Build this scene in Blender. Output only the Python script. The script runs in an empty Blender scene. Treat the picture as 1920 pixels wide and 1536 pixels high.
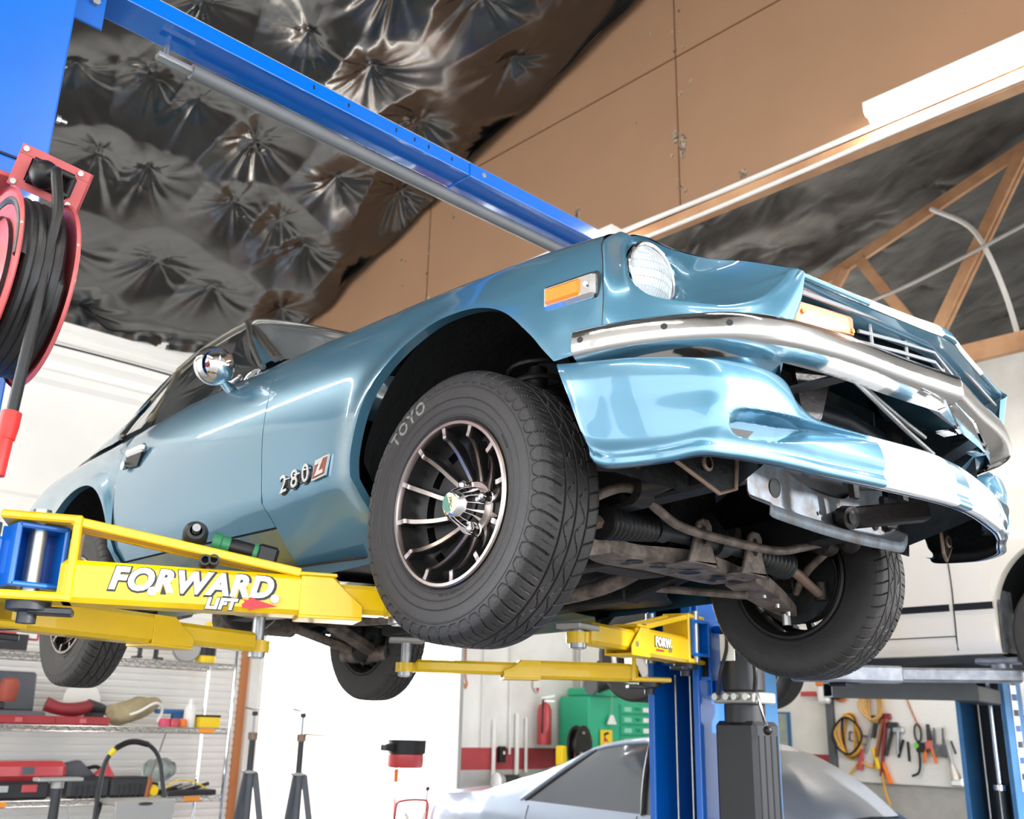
import bpy, bmesh, math, random
import numpy as np
from mathutils import Vector, Matrix, Euler
random.seed(7); RS=np.random.RandomState(5)
PI=math.pi
COL=bpy.context.scene.collection
HZ=1.945            # height of the lifted coupe's front hubs above the floor
# ---------------------------------------------------------------- helpers
def A(*p): return np.array(p,dtype=float)
def nrm(v):
    v=np.asarray(v,float); n=np.linalg.norm(v); return v/n if n>1e-12 else v
def crom(P,n=8,closed=False):
    P=np.asarray(P,float); m=len(P); out=[]
    if m<3 and not closed:
        t=np.linspace(0,1,n+1)[:,None]; return P[0]*(1-t)+P[1]*t
    segs=m if closed else m-1
    for i in range(segs):
        if closed: p0,p1,p2,p3=P[(i-1)%m],P[i],P[(i+1)%m],P[(i+2)%m]
        else:
            p1,p2=P[i],P[i+1]
            p0=P[i-1] if i>0 else 2*p1-p2
            p3=P[i+2] if i+2<m else 2*p2-p1
        for k in range(n):
            t=k/n
            out.append(.5*((2*p1)+(-p0+p2)*t+(2*p0-5*p1+4*p2-p3)*t*t+(-p0+3*p1-3*p2+p3)*t**3))
    if not closed: out.append(P[-1])
    return np.array(out)
def resample(P,n,closed=False):
    P=np.asarray(P,float)
    if closed: P=np.vstack([P,P[:1]])
    d=np.r_[0,np.cumsum(np.linalg.norm(np.diff(P,axis=0),axis=1))]
    s=np.linspace(0,d[-1],n+(1 if closed else 0))
    Q=np.stack([np.interp(s,d,P[:,i]) for i in range(P.shape[1])],-1)
    return Q[:-1] if closed else Q
def patch(rows,nu=6,nv=6):
    """rows of control points -> dense grid, smooth both ways"""
    R=np.array([crom(r,nu) for r in rows])
    return np.array([crom(R[:,j],nv) for j in range(R.shape[1])]).transpose(1,0,2)
class MB:
    def __init__(s): s.v=[]; s.f=[]; s.m=[]; s.mi=0
    def add(s,V,F):
        b=len(s.v); s.v.extend([tuple(map(float,p)) for p in V])
        for f in F: s.f.append(tuple(int(b+i) for i in f)); s.m.append(s.mi)
        return s
    def grid(s,G,cu=False,cv=False,flip=False):
        G=np.asarray(G); n,m=G.shape[:2]; F=[]
        for i in range(n if cu else n-1):
            for j in range(m if cv else m-1):
                a,b,c,d=i*m+j,i*m+(j+1)%m,((i+1)%n)*m+(j+1)%m,((i+1)%n)*m+j
                F.append((a,d,c,b) if flip else (a,b,c,d))
        return s.add(G.reshape(-1,3),F)
    def box(s,c,size,R=None,ch=0.0):
        """axis box, corners chamfered by ch"""
        h=np.array(size,float)/2; ch=min(ch,h.min()*.9)
        if ch<=0:
            V=[A(x,y,z)*h for x in(-1,1) for y in(-1,1) for z in(-1,1)]
            F=[(0,1,3,2),(4,6,7,5),(0,4,5,1),(2,3,7,6),(0,2,6,4),(1,5,7,3)]
        else:
            V=[];idx={}
            for sx in(-1,1):
                for sy in(-1,1):
                    for sz in(-1,1):
                        q=A(sx,sy,sz)
                        for ax in range(3):
                            w=(h-ch)*q; w[ax]=h[ax]*q[ax]; idx[(sx,sy,sz,ax)]=len(V); V.append(w)
            F=[]
            for ax in range(3):
                o=[i for i in range(3) if i!=ax]
                for sg in(-1,1):
                    L=[]
                    for u,v in((-1,-1),(1,-1),(1,1),(-1,1)):
                        k=[0,0,0];k[ax]=sg;k[o[0]]=u;k[o[1]]=v; L.append(idx[(*k,ax)])
                    F.append(L)
            for a1 in range(3):
                for a2 in range(a1+1,3):
                    o=3-a1-a2
                    for s1 in(-1,1):
                        for s2 in(-1,1):
                            L=[]
                            for so,a in((-1,a1),(1,a1),(1,a2),(-1,a2)):
                                k=[0,0,0];k[a1]=s1;k[a2]=s2;k[o]=so; L.append(idx[(*k,a)])
                            F.append(L)
            for sx in(-1,1):
                for sy in(-1,1):
                    for sz in(-1,1): F.append([idx[(sx,sy,sz,a)] for a in range(3)])
            V=np.array(V)
            G=[]
            for fc in F:
                P=V[list(fc)]; n=np.cross(P[1]-P[0],P[2]-P[0])
                G.append(tuple(fc) if n@P.mean(0)>0 else tuple(reversed(fc)))
            F=G
        V=np.array(V)
        if R is not None: V=V@np.array(R).T
        return s.add(V+np.asarray(c,float),F)
    def bar(s,a,b,w,h,up=(0,0,1),ch=0.0):
        a=np.asarray(a,float);b=np.asarray(b,float);x=nrm(b-a);y=np.cross(up,x)
        if np.linalg.norm(y)<1e-6: y=np.cross((1,0,0),x)
        y=nrm(y);z=np.cross(x,y); R=np.stack([x,y,z],1)
        return s.box((a+b)/2,(np.linalg.norm(b-a),w,h),R,ch)
    def tube(s,P,r,n=10,caps=True,closed=False):
        P=np.asarray(P,float);m=len(P); r=np.broadcast_to(np.asarray(r,float),(m,))
        T=np.gradient(P,axis=0) if not closed else np.roll(P,-1,0)-np.roll(P,1,0)
        T=np.array([nrm(t) for t in T])
        u=np.cross(T[0],(0,0,1.)); 
        if np.linalg.norm(u)<.05: u=np.cross(T[0],(1.,0,0))
        u=nrm(u); G=[]
        a=np.arange(n)*2*PI/n
        for i in range(m):
            u=nrm(u-T[i]*(u@T[i])); w=np.cross(T[i],u)
            G.append(P[i]+r[i]*(np.cos(a)[:,None]*u+np.sin(a)[:,None]*w))
        G=np.array(G); s.grid(G,cu=closed,cv=True,flip=False)
        if caps and not closed:
            b=len(s.v)-m*n
            s.f.append(tuple(b+i for i in range(n)));s.m.append(s.mi)
            s.f.append(tuple(b+(m-1)*n+i for i in reversed(range(n))));s.m.append(s.mi)
        return s
    def cyl(s,a,b,r,r2=None,n=20,caps=True):
        return s.tube([a,b],[r,r if r2 is None else r2],n,caps)
    def lathe(s,prof,o=(0,0,0),axis=(0,0,1),n=32,cap=False,a0=0,a1=2*PI):
        """prof: (radius, height along axis)"""
        ax=nrm(axis); u=np.cross(ax,(0,0,1.)); 
        if np.linalg.norm(u)<.05: u=np.cross(ax,(1.,0,0))
        u=nrm(u);w=np.cross(ax,u); full=abs(a1-a0-2*PI)<1e-6
        t=np.linspace(a0,a1,n+(0 if full else 1),endpoint=not full)
        G=[[np.asarray(o)+h*ax+r*(math.cos(q)*u+math.sin(q)*w) for q in t] for r,h in prof]
        s.grid(np.array(G),cv=full)
        if cap:
            m=len(t); b=len(s.v)-len(prof)*m
            s.f.append(tuple(b+i for i in range(m)));s.m.append(s.mi)
            s.f.append(tuple(b+(len(prof)-1)*m+i for i in reversed(range(m))));s.m.append(s.mi)
        return s
    def prism(s,poly,o,ex,ey,d):
        """2-D polygon in plane (ex,ey) at o, extruded by vector d"""
        o=np.asarray(o,float);ex=np.asarray(ex,float);ey=np.asarray(ey,float);d=np.asarray(d,float)
        P=np.array([o+x*ex+y*ey for x,y in poly]); n=len(P)
        V=np.vstack([P,P+d]); F=[tuple(range(n)),tuple(range(2*n-1,n-1,-1))]
        F+=[(i,n+i,n+(i+1)%n,(i+1)%n) for i in range(n)]
        return s.add(V,F)
    def sphere(s,c,r,n=16,m=10,sq=(1,1,1)):
        c=np.asarray(c,float);sq=np.asarray(sq,float)
        G=np.array([[c+r*sq*A(math.sin(p)*math.cos(t),math.sin(p)*math.sin(t),math.cos(p)) for t in np.arange(n)*2*PI/n] for p in np.linspace(0.02,PI-.02,m)])
        return s.grid(G,cv=True)
    def mirror_y(s):
        n=len(s.v); s.v+= [(x,-y,z) for x,y,z in s.v]
        s.f+=[tuple(i+n for i in reversed(f)) for f in s.f]; s.m+=s.m[:]
        return s
    def xf(s,M,start=0):
        M=np.array(M); V=np.array(s.v[start:]); V=V@M[:3,:3].T+M[:3,3]
        s.v[start:]=[tuple(p) for p in V]; return s
    def islands(s):
        par=list(range(len(s.v)))
        def find(a):
            while par[a]!=a: par[a]=par[par[a]]; a=par[a]
            return a
        for f in s.f:
            r=find(f[0])
            for q in f[1:]: par[find(q)]=r
        key={}
        for i,v in enumerate(s.v):
            k=tuple(round(c,5) for c in v)
            if k in key: par[find(i)]=find(key[k])
            else: key[k]=i
        out={}
        for f,m in zip(s.f,s.m): out.setdefault(find(f[0]),[]).append((f,m))
        res=[]
        for fs in out.values():
            b=MB(); mp={}
            for f,m in fs:
                for i in f:
                    if i not in mp: mp[i]=len(b.v); b.v.append(s.v[i])
                b.f.append(tuple(mp[i] for i in f)); b.m.append(m)
            res.append(b)
        return res
    def build(s,name,mats,parent=None,smooth=35,local=False,bev=0,solid=0,fixn=True,sub=0,split=False):
        if split:
            obs=[b.build(name,mats,parent,smooth,local,bev,solid,fixn,sub) for b in s.islands()]; return obs[0]
        me=bpy.data.meshes.new(name); V=s.v
        if parent is not None and not local:
            M=np.array(wm(parent).inverted()); Q=np.array(V)@M[:3,:3].T+M[:3,3]; V=[tuple(p) for p in Q]
        elif parent is None and not local:
            Q=np.array(V); lo,hi=Q.min(0),Q.max(0); c=A((lo[0]+hi[0])/2,(lo[1]+hi[1])/2,lo[2]); V=[tuple(p) for p in Q-c]
        me.from_pydata(V,[],s.f)
        if not isinstance(mats,(list,tuple)): mats=[mats]
        for m in mats: me.materials.append(m)
        if len(mats)>1: me.polygons.foreach_set('material_index',s.m)
        bm=bmesh.new(); bm.from_mesh(me)
        bmesh.ops.remove_doubles(bm,verts=bm.verts,dist=1e-5)
        if fixn: bmesh.ops.recalc_face_normals(bm,faces=bm.faces)
        bm.to_mesh(me); bm.free(); me.validate()
        if smooth:
            me.shade_smooth(); me.set_sharp_from_angle(angle=math.radians(smooth))
        ob=bpy.data.objects.new(name,me); COL.objects.link(ob)
        if parent is not None: ob.parent=parent
        elif not local: ob.location=tuple(c)
        if solid:
            md=ob.modifiers.new('s','SOLIDIFY'); md.thickness=solid; md.offset=-1
        if bev:
            md=ob.modifiers.new('b','BEVEL'); md.width=bev; md.segments=2; md.limit_method='ANGLE'; md.angle_limit=math.radians(40)
        if sub:
            md=ob.modifiers.new('u','SUBSURF'); md.levels=sub; md.render_levels=sub
        return ob
def wm(o):
    M=Matrix.LocRotScale(o.location,o.rotation_euler,o.scale)
    return wm(o.parent)@M if o.parent else M
def tag(o,label,cat,group=None,kind=None):
    if label: o['label']=label
    if cat: o['category']=cat
    if group: o['group']=group
    if kind: o['kind']=kind
    return o
def thing(name,label,cat,loc=(0,0,0),rz=0,group=None):
    o=bpy.data.objects.new(name,None); COL.objects.link(o); o.location=loc; o.rotation_euler=(0,0,rz)
    o.empty_display_size=.1
    return tag(o,label,cat,group)
def struct(o,label=None,cat=None):
    return tag(o,label,cat,None,'structure')
def copy_tree(o,parent=None):
    c=o.copy(); COL.objects.link(c); c.parent=parent
    for ch in [x for x in bpy.data.objects if x.parent==o]: copy_tree(ch,c)
    return c
def text_mesh(txt,size=1.0,depth=.02,shear=0,bold=0,space=1.0):
    cu=bpy.data.curves.new('t','FONT'); cu.body=txt; cu.size=size; cu.extrude=depth/2; cu.align_x='CENTER'; cu.align_y='CENTER'
    cu.shear=shear; cu.offset=bold; cu.space_character=space; cu.resolution_u=4
    ob=bpy.data.objects.new('t',cu); COL.objects.link(ob)
    dg=bpy.context.evaluated_depsgraph_get(); me=ob.evaluated_get(dg).to_mesh()
    V=np.array([tuple(v.co) for v in me.vertices]).reshape(-1,3); F=[tuple(p.vertices) for p in me.polygons]
    ob.evaluated_get(dg).to_mesh_clear(); bpy.data.objects.remove(ob); bpy.data.curves.remove(cu)
    return V,F
def text_on(mb,txt,o,ex,ey,size,depth=.002,**k):
    """flat text at o, reading along ex with up ey, rising along ex x ey"""
    V,F=text_mesh(txt,size,depth,**k); ex=nrm(ex);ey=nrm(ey-ex*(np.dot(ex,ey))) ; ez=np.cross(ex,ey)
    return mb.add(np.asarray(o)+V[:,:1]*ex+V[:,1:2]*ey+V[:,2:3]*ez,F)
# ---------------------------------------------------------------- materials
def srgb(h):
    h=h.lstrip('#'); c=[int(h[i:i+2],16)/255 for i in(0,2,4)]
    return tuple((x/12.92 if x<=.04045 else ((x+.055)/1.055)**2.4) for x in c)+(1,)
def mat(name,col,rough=.5,metal=0,coat=0,noise=0,nscale=8,bump=0,bscale=60,emit=0,emcol=None,spec=.5,col2=None,trans=0,ior=1.45,alpha=1,stretch=None,rvar=0,coatr=.03):
    m=bpy.data.materials.new(name); m.use_nodes=True; N=m.node_tree.nodes; L=m.node_tree.links; b=N['Principled BSDF']
    c=srgb(col) if isinstance(col,str) else tuple(col)+(1,)*(4-len(col))
    b.inputs['Base Color'].default_value=c; b.inputs['Roughness'].default_value=rough; b.inputs['Metallic'].default_value=metal
    b.inputs['Coat Weight'].default_value=coat; b.inputs['Coat Roughness'].default_value=coatr
    b.inputs['Specular IOR Level'].default_value=spec; b.inputs['IOR'].default_value=ior; b.inputs['Transmission Weight'].default_value=trans; b.inputs['Alpha'].default_value=alpha
    if emit:
        b.inputs['Emission Color'].default_value=srgb(emcol) if emcol else c; b.inputs['Emission Strength'].default_value=emit
    tc=N.new('ShaderNodeTexCoord'); mp=N.new('ShaderNodeMapping'); L.new(tc.outputs['Object'],mp.inputs[0])
    if stretch: mp.inputs['Scale'].default_value=stretch
    if noise or col2 or rvar:
        nz=N.new('ShaderNodeTexNoise'); nz.inputs['Scale'].default_value=nscale; nz.inputs['Detail'].default_value=6; nz.inputs['Roughness'].default_value=.6; L.new(mp.outputs[0],nz.inputs['Vector'])
        rp=N.new('ShaderNodeValToRGB'); c2=srgb(col2) if col2 else tuple(x*(1-noise) for x in c[:3])+(1,)
        rp.color_ramp.elements[0].position=.38 if col2 else .3; rp.color_ramp.elements[1].position=.62 if col2 else .7
        rp.color_ramp.elements[0].color=c2; rp.color_ramp.elements[1].color=c
        if noise or col2: L.new(nz.outputs['Fac'],rp.inputs[0]); L.new(rp.outputs[0],b.inputs['Base Color'])
        if rvar:
            mr=N.new('ShaderNodeMapRange'); mr.inputs[3].default_value=max(0,rough-rvar); mr.inputs[4].default_value=rough+rvar; L.new(nz.outputs['Fac'],mr.inputs[0]); L.new(mr.outputs[0],b.inputs['Roughness'])
    if bump:
        n2=N.new('ShaderNodeTexNoise'); n2.inputs['Scale'].default_value=bscale; n2.inputs['Detail'].default_value=4; L.new(mp.outputs[0],n2.inputs['Vector'])
        bp=N.new('ShaderNodeBump'); bp.inputs['Strength'].default_value=bump; bp.inputs['Distance'].default_value=.01; L.new(n2.outputs['Fac'],bp.inputs['Height']); L.new(bp.outputs[0],b.inputs['Normal'])
    return m
M={}
M['paint']=mat('light_blue_metallic_paint',(.078,.205,.300),.28,.4,coat=1,coatr=.02,bump=.012,bscale=900)
M['stripe']=mat('white_stripe_paint','#f2f3f2',.35,0,coat=1)
M['chrome']=mat('chrome','#e8e8ea',.05,1)
M['chrome_worn']=mat('worn_chrome','#dcdcde',.10,1,rvar=.08,nscale=14,bump=.05,bscale=25)
M['black']=mat('black_plastic','#141416',.45,noise=.3)
M['rubber']=mat('tyre_rubber','#2b2929',.5,noise=.25,nscale=30,bump=.15,bscale=220)
M['rubber_rear']=mat('dusty_tyre_rubber','#3d3a38',.62,noise=.25,nscale=30,bump=.15,bscale=220)
M['tyre_letter']=mat('raised_tyre_letter','#77736f',.6)
M['wheel_dark']=mat('charcoal_wheel_face','#232121',.42,.3,noise=.2,nscale=20)
M['wheel_bright']=mat('machined_alloy','#b3a6a0',.32,1,noise=.15,nscale=40)
M['underbody']=mat('dark_underbody','#0d0e10',.6,noise=.5,nscale=9,bump=.4,bscale=40)
M['under_blue']=mat('blue_black_engine_bay','#0e1c27',.45,noise=.5,nscale=7,bump=.2,bscale=30)
M['susp']=mat('grimy_steel','#84776e',.55,.3,col2='#574d47',nscale=18,bump=.35,bscale=60)
M['susp_dark']=mat('oily_dark_steel','#2a2524',.5,.3,noise=.4,nscale=20,bump=.3,bscale=60)
M['galv']=mat('grey_painted_steel_with_rust','#8b97a3',.5,.3,col2='#75706f',nscale=16,bump=.15,bscale=40)
M['rod']=mat('tan_steel_rod','#8a7365',.5,.4,noise=.3,nscale=30)
M['lift_blue']=mat('blue_powder_coat','#0063c4',.32,0,noise=.12,nscale=5,coat=.4,bump=.02,bscale=200)
M['lift_blue_old']=mat('faded_blue_steel','#3a70a0',.45,.1,noise=.25,nscale=6)
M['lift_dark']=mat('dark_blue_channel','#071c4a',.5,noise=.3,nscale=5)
M['yellow']=mat('yellow_powder_coat','#e8bd0a',.33,0,noise=.10,nscale=9,coat=.3,bump=.02,bscale=150)
M['yellow2']=mat('yellow_plastic','#f0c818',.45)
M['steel']=mat('bare_steel','#a6a7a9',.35,.9,noise=.2,nscale=30)
M['zinc']=mat('zinc_bolt','#bcbcb8',.3,.9)
M['greyarm']=mat('scuffed_grey_steel','#a2a5ad',.4,.5,col2='#7f828a',nscale=10,bump=.1,bscale=30)
M['red']=mat('red_enamel','#c4454a',.35,noise=.12,nscale=8,coat=.3)
M['red_plastic']=mat('red_plastic','#a4343a',.5,noise=.2)
M['orange']=mat('orange_lens','#f08a10',.18,0,coat=1,trans=.15,emit=.0)
M['orange2']=mat('peach_lens','#f3a47c',.22,0,coat=1,trans=.1)
M['orange_p']=mat('orange_plastic','#ee7a26',.45)
M['glass_dark']=mat('dark_side_glass','#23272a',.04,0,coat=1,spec=.8)
M['glass_grey']=mat('grey_car_glass','#4c525a',.06,0,coat=1,spec=.8)
M['white']=mat('white_paint','#eeedea',.5,noise=.05,nscale=3)
M['white_plastic']=mat('white_plastic','#f1f1ef',.45)
M['grey_plastic']=mat('grey_plastic','#6b6d70',.5,noise=.15)
M['grille']=mat('silver_grey_grille','#8d9093',.4,.4)
M['dgrey']=mat('dark_grey_metal','#3b3d40',.45,.4,noise=.25)
M['wood']=mat('pine_timber','#c79c76',.65,col2='#ad7f5d',nscale=3,stretch=(1,1,1),bump=.1,bscale=50)
M['cable']=mat('black_rubber_hose','#232325',.42,noise=.4,nscale=14,bump=.1,bscale=60)
M['green']=mat('green_cabinet','#2fae84',.4,noise=.08)
M['cream']=mat('cream_car_paint','#efe6d8',.25,0,coat=1,noise=.02)
M['sedan']=mat('silver_blue_car_paint','#9fabbd',.25,.3,coat=1)
M['seat']=mat('dark_interior','#1b1c1e',.7)
M['headlens']=mat('headlamp_glass','#e6ebee',.08,0,trans=.35,coat=1,noise=.12,nscale=60)
M['tan']=mat('tan_canvas','#a89a78',.7,noise=.25,nscale=20)

def striped():
    m=M['paint'].copy(); m.name='blue_paint_with_white_stripes'; N=m.node_tree.nodes;L=m.node_tree.links;b=N['Principled BSDF']
    tc=[n for n in N if n.type=='TEX_COORD'][0]; sx=N.new('ShaderNodeSeparateXYZ'); L.new(tc.outputs['Object'],sx.inputs[0])
    ab=N.new('ShaderNodeMath');ab.operation='ABSOLUTE';L.new(sx.outputs['Y'],ab.inputs[0])
    g1=N.new('ShaderNodeMath');g1.operation='GREATER_THAN';g1.inputs[1].default_value=.035;L.new(ab.outputs[0],g1.inputs[0])
    g2=N.new('ShaderNodeMath');g2.operation='LESS_THAN';g2.inputs[1].default_value=.305;L.new(ab.outputs[0],g2.inputs[0])
    mu=N.new('ShaderNodeMath');mu.operation='MULTIPLY';L.new(g1.outputs[0],mu.inputs[0]);L.new(g2.outputs[0],mu.inputs[1])
    mx=N.new('ShaderNodeMix');mx.data_type='RGBA';mx.inputs[6].default_value=b.inputs['Base Color'].default_value;mx.inputs[7].default_value=srgb('#eef0f0');L.new(mu.outputs[0],mx.inputs[0]);L.new(mx.outputs[2],b.inputs['Base Color'])
    sb=N.new('ShaderNodeMath');sb.operation='MULTIPLY_ADD';sb.inputs[1].default_value=-.4;sb.inputs[2].default_value=.4;L.new(mu.outputs[0],sb.inputs[0]);L.new(sb.outputs[0],b.inputs['Metallic'])
    return m
M['striped']=striped()
M['trimgrey']=mat('weathered_bright_trim','#8f8b84',.3,.9,noise=.3,nscale=20)
M['champagne']=mat('warm_metal_trim','#b3a88c',.3,.9)
M['brown']=mat('brown_badge_field','#8a4a3c',.4)
M['rocker']=mat('blue_paint_with_olive_reflection','#35596b',.35,.2,col2='#6a6a48',nscale=4,coat=.4)  # olive patches paint in the reflection of the yellow arm and floor
M['wind']=mat('windscreen_glass','#6d7274',.03,0,coat=1,spec=1)
M['brownseam']=mat('board_seam','#745038',.7); M['wood_o']=mat('orange_brown_door_edge','#c07c4c',.6); M['galv2']=mat('grey_door_track','#a19f9c',.45,.4)
M['fence']=mat('sunlit_fence_boards','#f3e6d8',.7,noise=.1)
M['motor']=mat('black_painted_tank','#26272b',.4,0,rvar=.1,noise=.2)
M['sticker']=mat('white_decal','#f6f6f4',.35); M['stickblk']=mat('black_decal_outline','#14151a',.4); M['stickred']=mat('red_decal','#d8242f',.4)
M['lift_gloss']=mat('glossy_blue_beam','#0066cc',.12,0,coat=1,coatr=.03); M['dgreen']=mat('green_rubber','#2f7a50',.45); M['redgrip']=mat('red_hose_grip','#d8322c',.45)
M['sedan_trim']=mat('pale_blue_trim','#a9b6cc',.25,.4,coat=1); M['screen']=mat('hazy_windscreen_glass','#70757f',.28,0,spec=.4)
M['labelblue']=mat('label_picture_blue','#35507e',.5); M['wire']=mat('bright_wire','#d2d2d0',.25,.8); M['orange_tag']=mat('orange_shelf_tag','#f39a3a',.5)
M['red_dark']=mat('dark_red_tool','#8c2b33',.45,noise=.2); M['glassjar']=mat('clear_jar_glass','#b9c4c0',.08,trans=.7); M['copper']=mat('copper_brush','#9a5c3c',.5,.4)
M['pink']=mat('pink_plastic','#d8506e',.5); M['bluep']=mat('blue_plastic','#3b6fa8',.5); M['case']=mat('black_tool_case','#2c2d30',.5,noise=.2); M['casegrey']=mat('grey_tool_case','#5b5f66',.5,noise=.15)
M['paper']=mat('white_label','#eceae4',.6); M['yelltag']=mat('yellow_tin','#f2cf1d',.4)
M['red_dust']=mat('dusty_red_tool','#a8503f',.6,noise=.25,nscale=20); M['greenlabel']=mat('pale_green_label','#8fd4b4',.5); M['poster']=mat('faded_picture','#8e9a98',.5,col2='#aeb09c',nscale=6)
M['cordy']=mat('yellow_cord','#e3a93c',.5); M['cordt']=mat('tan_cord','#cfa566',.5); M['limegreen']=mat('lime_button','#7ad04a',.4)
M['reelred']=mat('faded_red_enamel','#c65a5b',.42,noise=.12,nscale=8,coat=.2)
# ================================================================ the blue coupe
CAR=thing('sports_car','light blue vintage coupe with chrome bumper raised on the yellow lift arms','car',(-1.2,0,HZ-.4))
def cb(mb,name,mats,parent=None,**k):
    mb.v=[(x,y,z+HZ) for x,y,z in mb.v]
    return mb.build(name,mats,parent or CAR,**k)
# --- body section  S(x,w): levels (y,z) at stations along the car
LEV=[ # station x, then (half width, height) bottom -> hood edge
 (-3.25,[(.60,.16),(.64,.2),(.67,.24),(.69,.28),(.70,.33),(.70,.40),(.68,.46),(.65,.52),(.61,.56),(.56,.58),(.5,.59)]),
 (-2.95,[(.66,.02),(.71,.06),(.745,.11),(.765,.16),(.775,.24),(.775,.34),(.755,.43),(.715,.51),(.665,.565),(.61,.59),(.55,.605)]),
 (-2.30,[(.70,-.09),(.755,-.02),(.79,.06),(.806,.105),(.814,.19),(.814,.31),(.798,.42),(.76,.515),(.71,.575),(.65,.605),(.59,.62)]),
 (-1.50,[(.72,-.095),(.765,-.03),(.80,.055),(.817,.105),(.822,.19),(.822,.32),(.806,.45),(.772,.55),(.728,.608),(.668,.635),(.60,.645)]),
 (-.85,[(.72,-.085),(.765,-.02),(.80,.07),(.818,.118),(.822,.2),(.822,.33),(.806,.455),(.770,.555),(.722,.618),(.66,.646),(.60,.656)]),
 (-.30,[(.72,-.06),(.768,0),(.80,.075),(.815,.12),(.82,.2),(.82,.33),(.803,.455),(.765,.555),(.715,.62),(.655,.648),(.59,.657)]),
 (.10,[(.72,-.02),(.768,.04),(.80,.09),(.812,.13),(.816,.2),(.814,.32),(.796,.445),(.757,.545),(.704,.614),(.645,.645),(.58,.652)]),
 (.41,[(.75,.1),(.775,.15),(.79,.2),(.797,.24),(.80,.285),(.795,.35),(.775,.45),(.735,.535),(.68,.60),(.62,.634),(.555,.642)]),
 (.47,[(.74,.12),(.765,.17),(.78,.21),(.787,.245),(.789,.285),(.784,.35),(.765,.45),(.725,.53),(.672,.59),(.612,.62),(.545,.627)]),
]
for _x,_l in LEV:       # a crisp crease low on the flank, the sill tucked in below it
    cy,cz=_l[3]; _l[2]=(_l[2][0]-.004,_l[2][1]-.004); _l[2]=(_l[2][0]-.010,_l[2][1]); _l[1]=(_l[1][0]-.034,_l[1][1]); _l[0]=(_l[0][0]-.060,_l[0][1]); _l[3]=(cy+.002,cz)
    _l.insert(3,(cy-.006,cz-.013)); _l.insert(5,(cy+.0025,cz+.012))
SX=np.linspace(-3.25,.47,192)
_xs=[s[0] for s in LEV]
def _mono(xs,ys,x):   # smooth interpolation along the car
    n=len(xs); m=np.zeros(n)
    d=[(ys[i+1]-ys[i])/(xs[i+1]-xs[i]) for i in range(n-1)]
    m[0]=d[0];m[-1]=d[-1]
    for i in range(1,n-1): m[i]=0 if d[i-1]*d[i]<=0 else 2*d[i-1]*d[i]/(d[i-1]+d[i])
    i=min(max(np.searchsorted(xs,x)-1,0),n-2); h=xs[i+1]-xs[i]; t=(x-xs[i])/h
    return (2*t**3-3*t*t+1)*ys[i]+(t**3-2*t*t+t)*h*m[i]+(-2*t**3+3*t*t)*ys[i+1]+(t**3-t*t)*h*m[i+1]
SEC=[]
for x in SX:
    P=np.array([[_mono(_xs,[s[1][k][j] for s in LEV],x) for j in(0,1)] for k in range(13)])
    Q=crom(P,12); w=np.r_[0,np.cumsum(np.linalg.norm(np.diff(Q,axis=0),axis=1))]
    SEC.append((w,Q))
def S(x,w,flare=0):
    fi=(x-SX[0])/(SX[1]-SX[0]); i=int(min(max(fi,0),len(SX)-2)); t=fi-i
    q=[np.array([np.interp(w,SEC[k][0],SEC[k][1][:,j]) for j in(0,1)]) for k in(i,i+1)]
    y,z=q[0]*(1-t)+q[1]*t
    return A(x,-y-flare,z)
def _ix(x):
    f=(min(max(x,SX[0]),SX[-1])-SX[0])/(SX[1]-SX[0]); i=int(min(f,len(SX)-2)); return i,f-i
def wz(x,z):     # section length at height z (below the crest)
    i,t=_ix(x); return float(np.interp(z,SEC[i][1][:,1],SEC[i][0])*(1-t)+np.interp(z,SEC[i+1][1][:,1],SEC[i+1][0])*t)
def wmax(x):
    i,t=_ix(x); return SEC[i][0][-1]*(1-t)+SEC[i+1][0][-1]*t
def gapf(z): return float(np.interp(z,[-.1,.054,.12,.308,.45,.58,.64],[-.80,-.82,-.84,-.868,-.885,-.93,-1.0]))
def gapr(z): return float(np.interp(z,[-.1,.05,.2,.4,.6,.66],[-1.80,-1.845,-1.90,-1.955,-1.99,-2.0]))
def path(f,za,zb,n): return [(f(z),wz(f(z),z)) for z in np.linspace(za,zb,n)]
def ogrid(arch,outer,ns=26,flare=.016,fl=.06,thick=.03):
    """panel around a wheel arch. arch, outer: polylines in (x,w) running the same way round"""
    arch=np.array(arch);outer=np.array(outer); G=[]
    sl=np.linspace(0,1,ns)**1.5
    for a,b in zip(arch,outer):
        row=[]
        for s in sl:
            x,w=a*(1-s)+b*s; d=np.hypot(*( (b-a)*s ))
            row.append(S(x,w,flare*math.exp(-(d/fl)**2)))
        G.append(row)
    G=np.array(G); e=G[:,0]
    inner=[e+A(0,thick*k,0) for k in(1,.5,.15,.03)]
    c=e.mean(0)
    for k,q in enumerate(inner):
        pull=[.012,.010,.004,.0][k]; dirv=q-c; dirv[:,1]=0
    return np.concatenate([np.stack([e+A(0,thick,0),e+A(0,thick*.4,0),e+A(0,.006,0)],1),G],1)
def panel_back(mb,G,t=.03): pass
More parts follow.
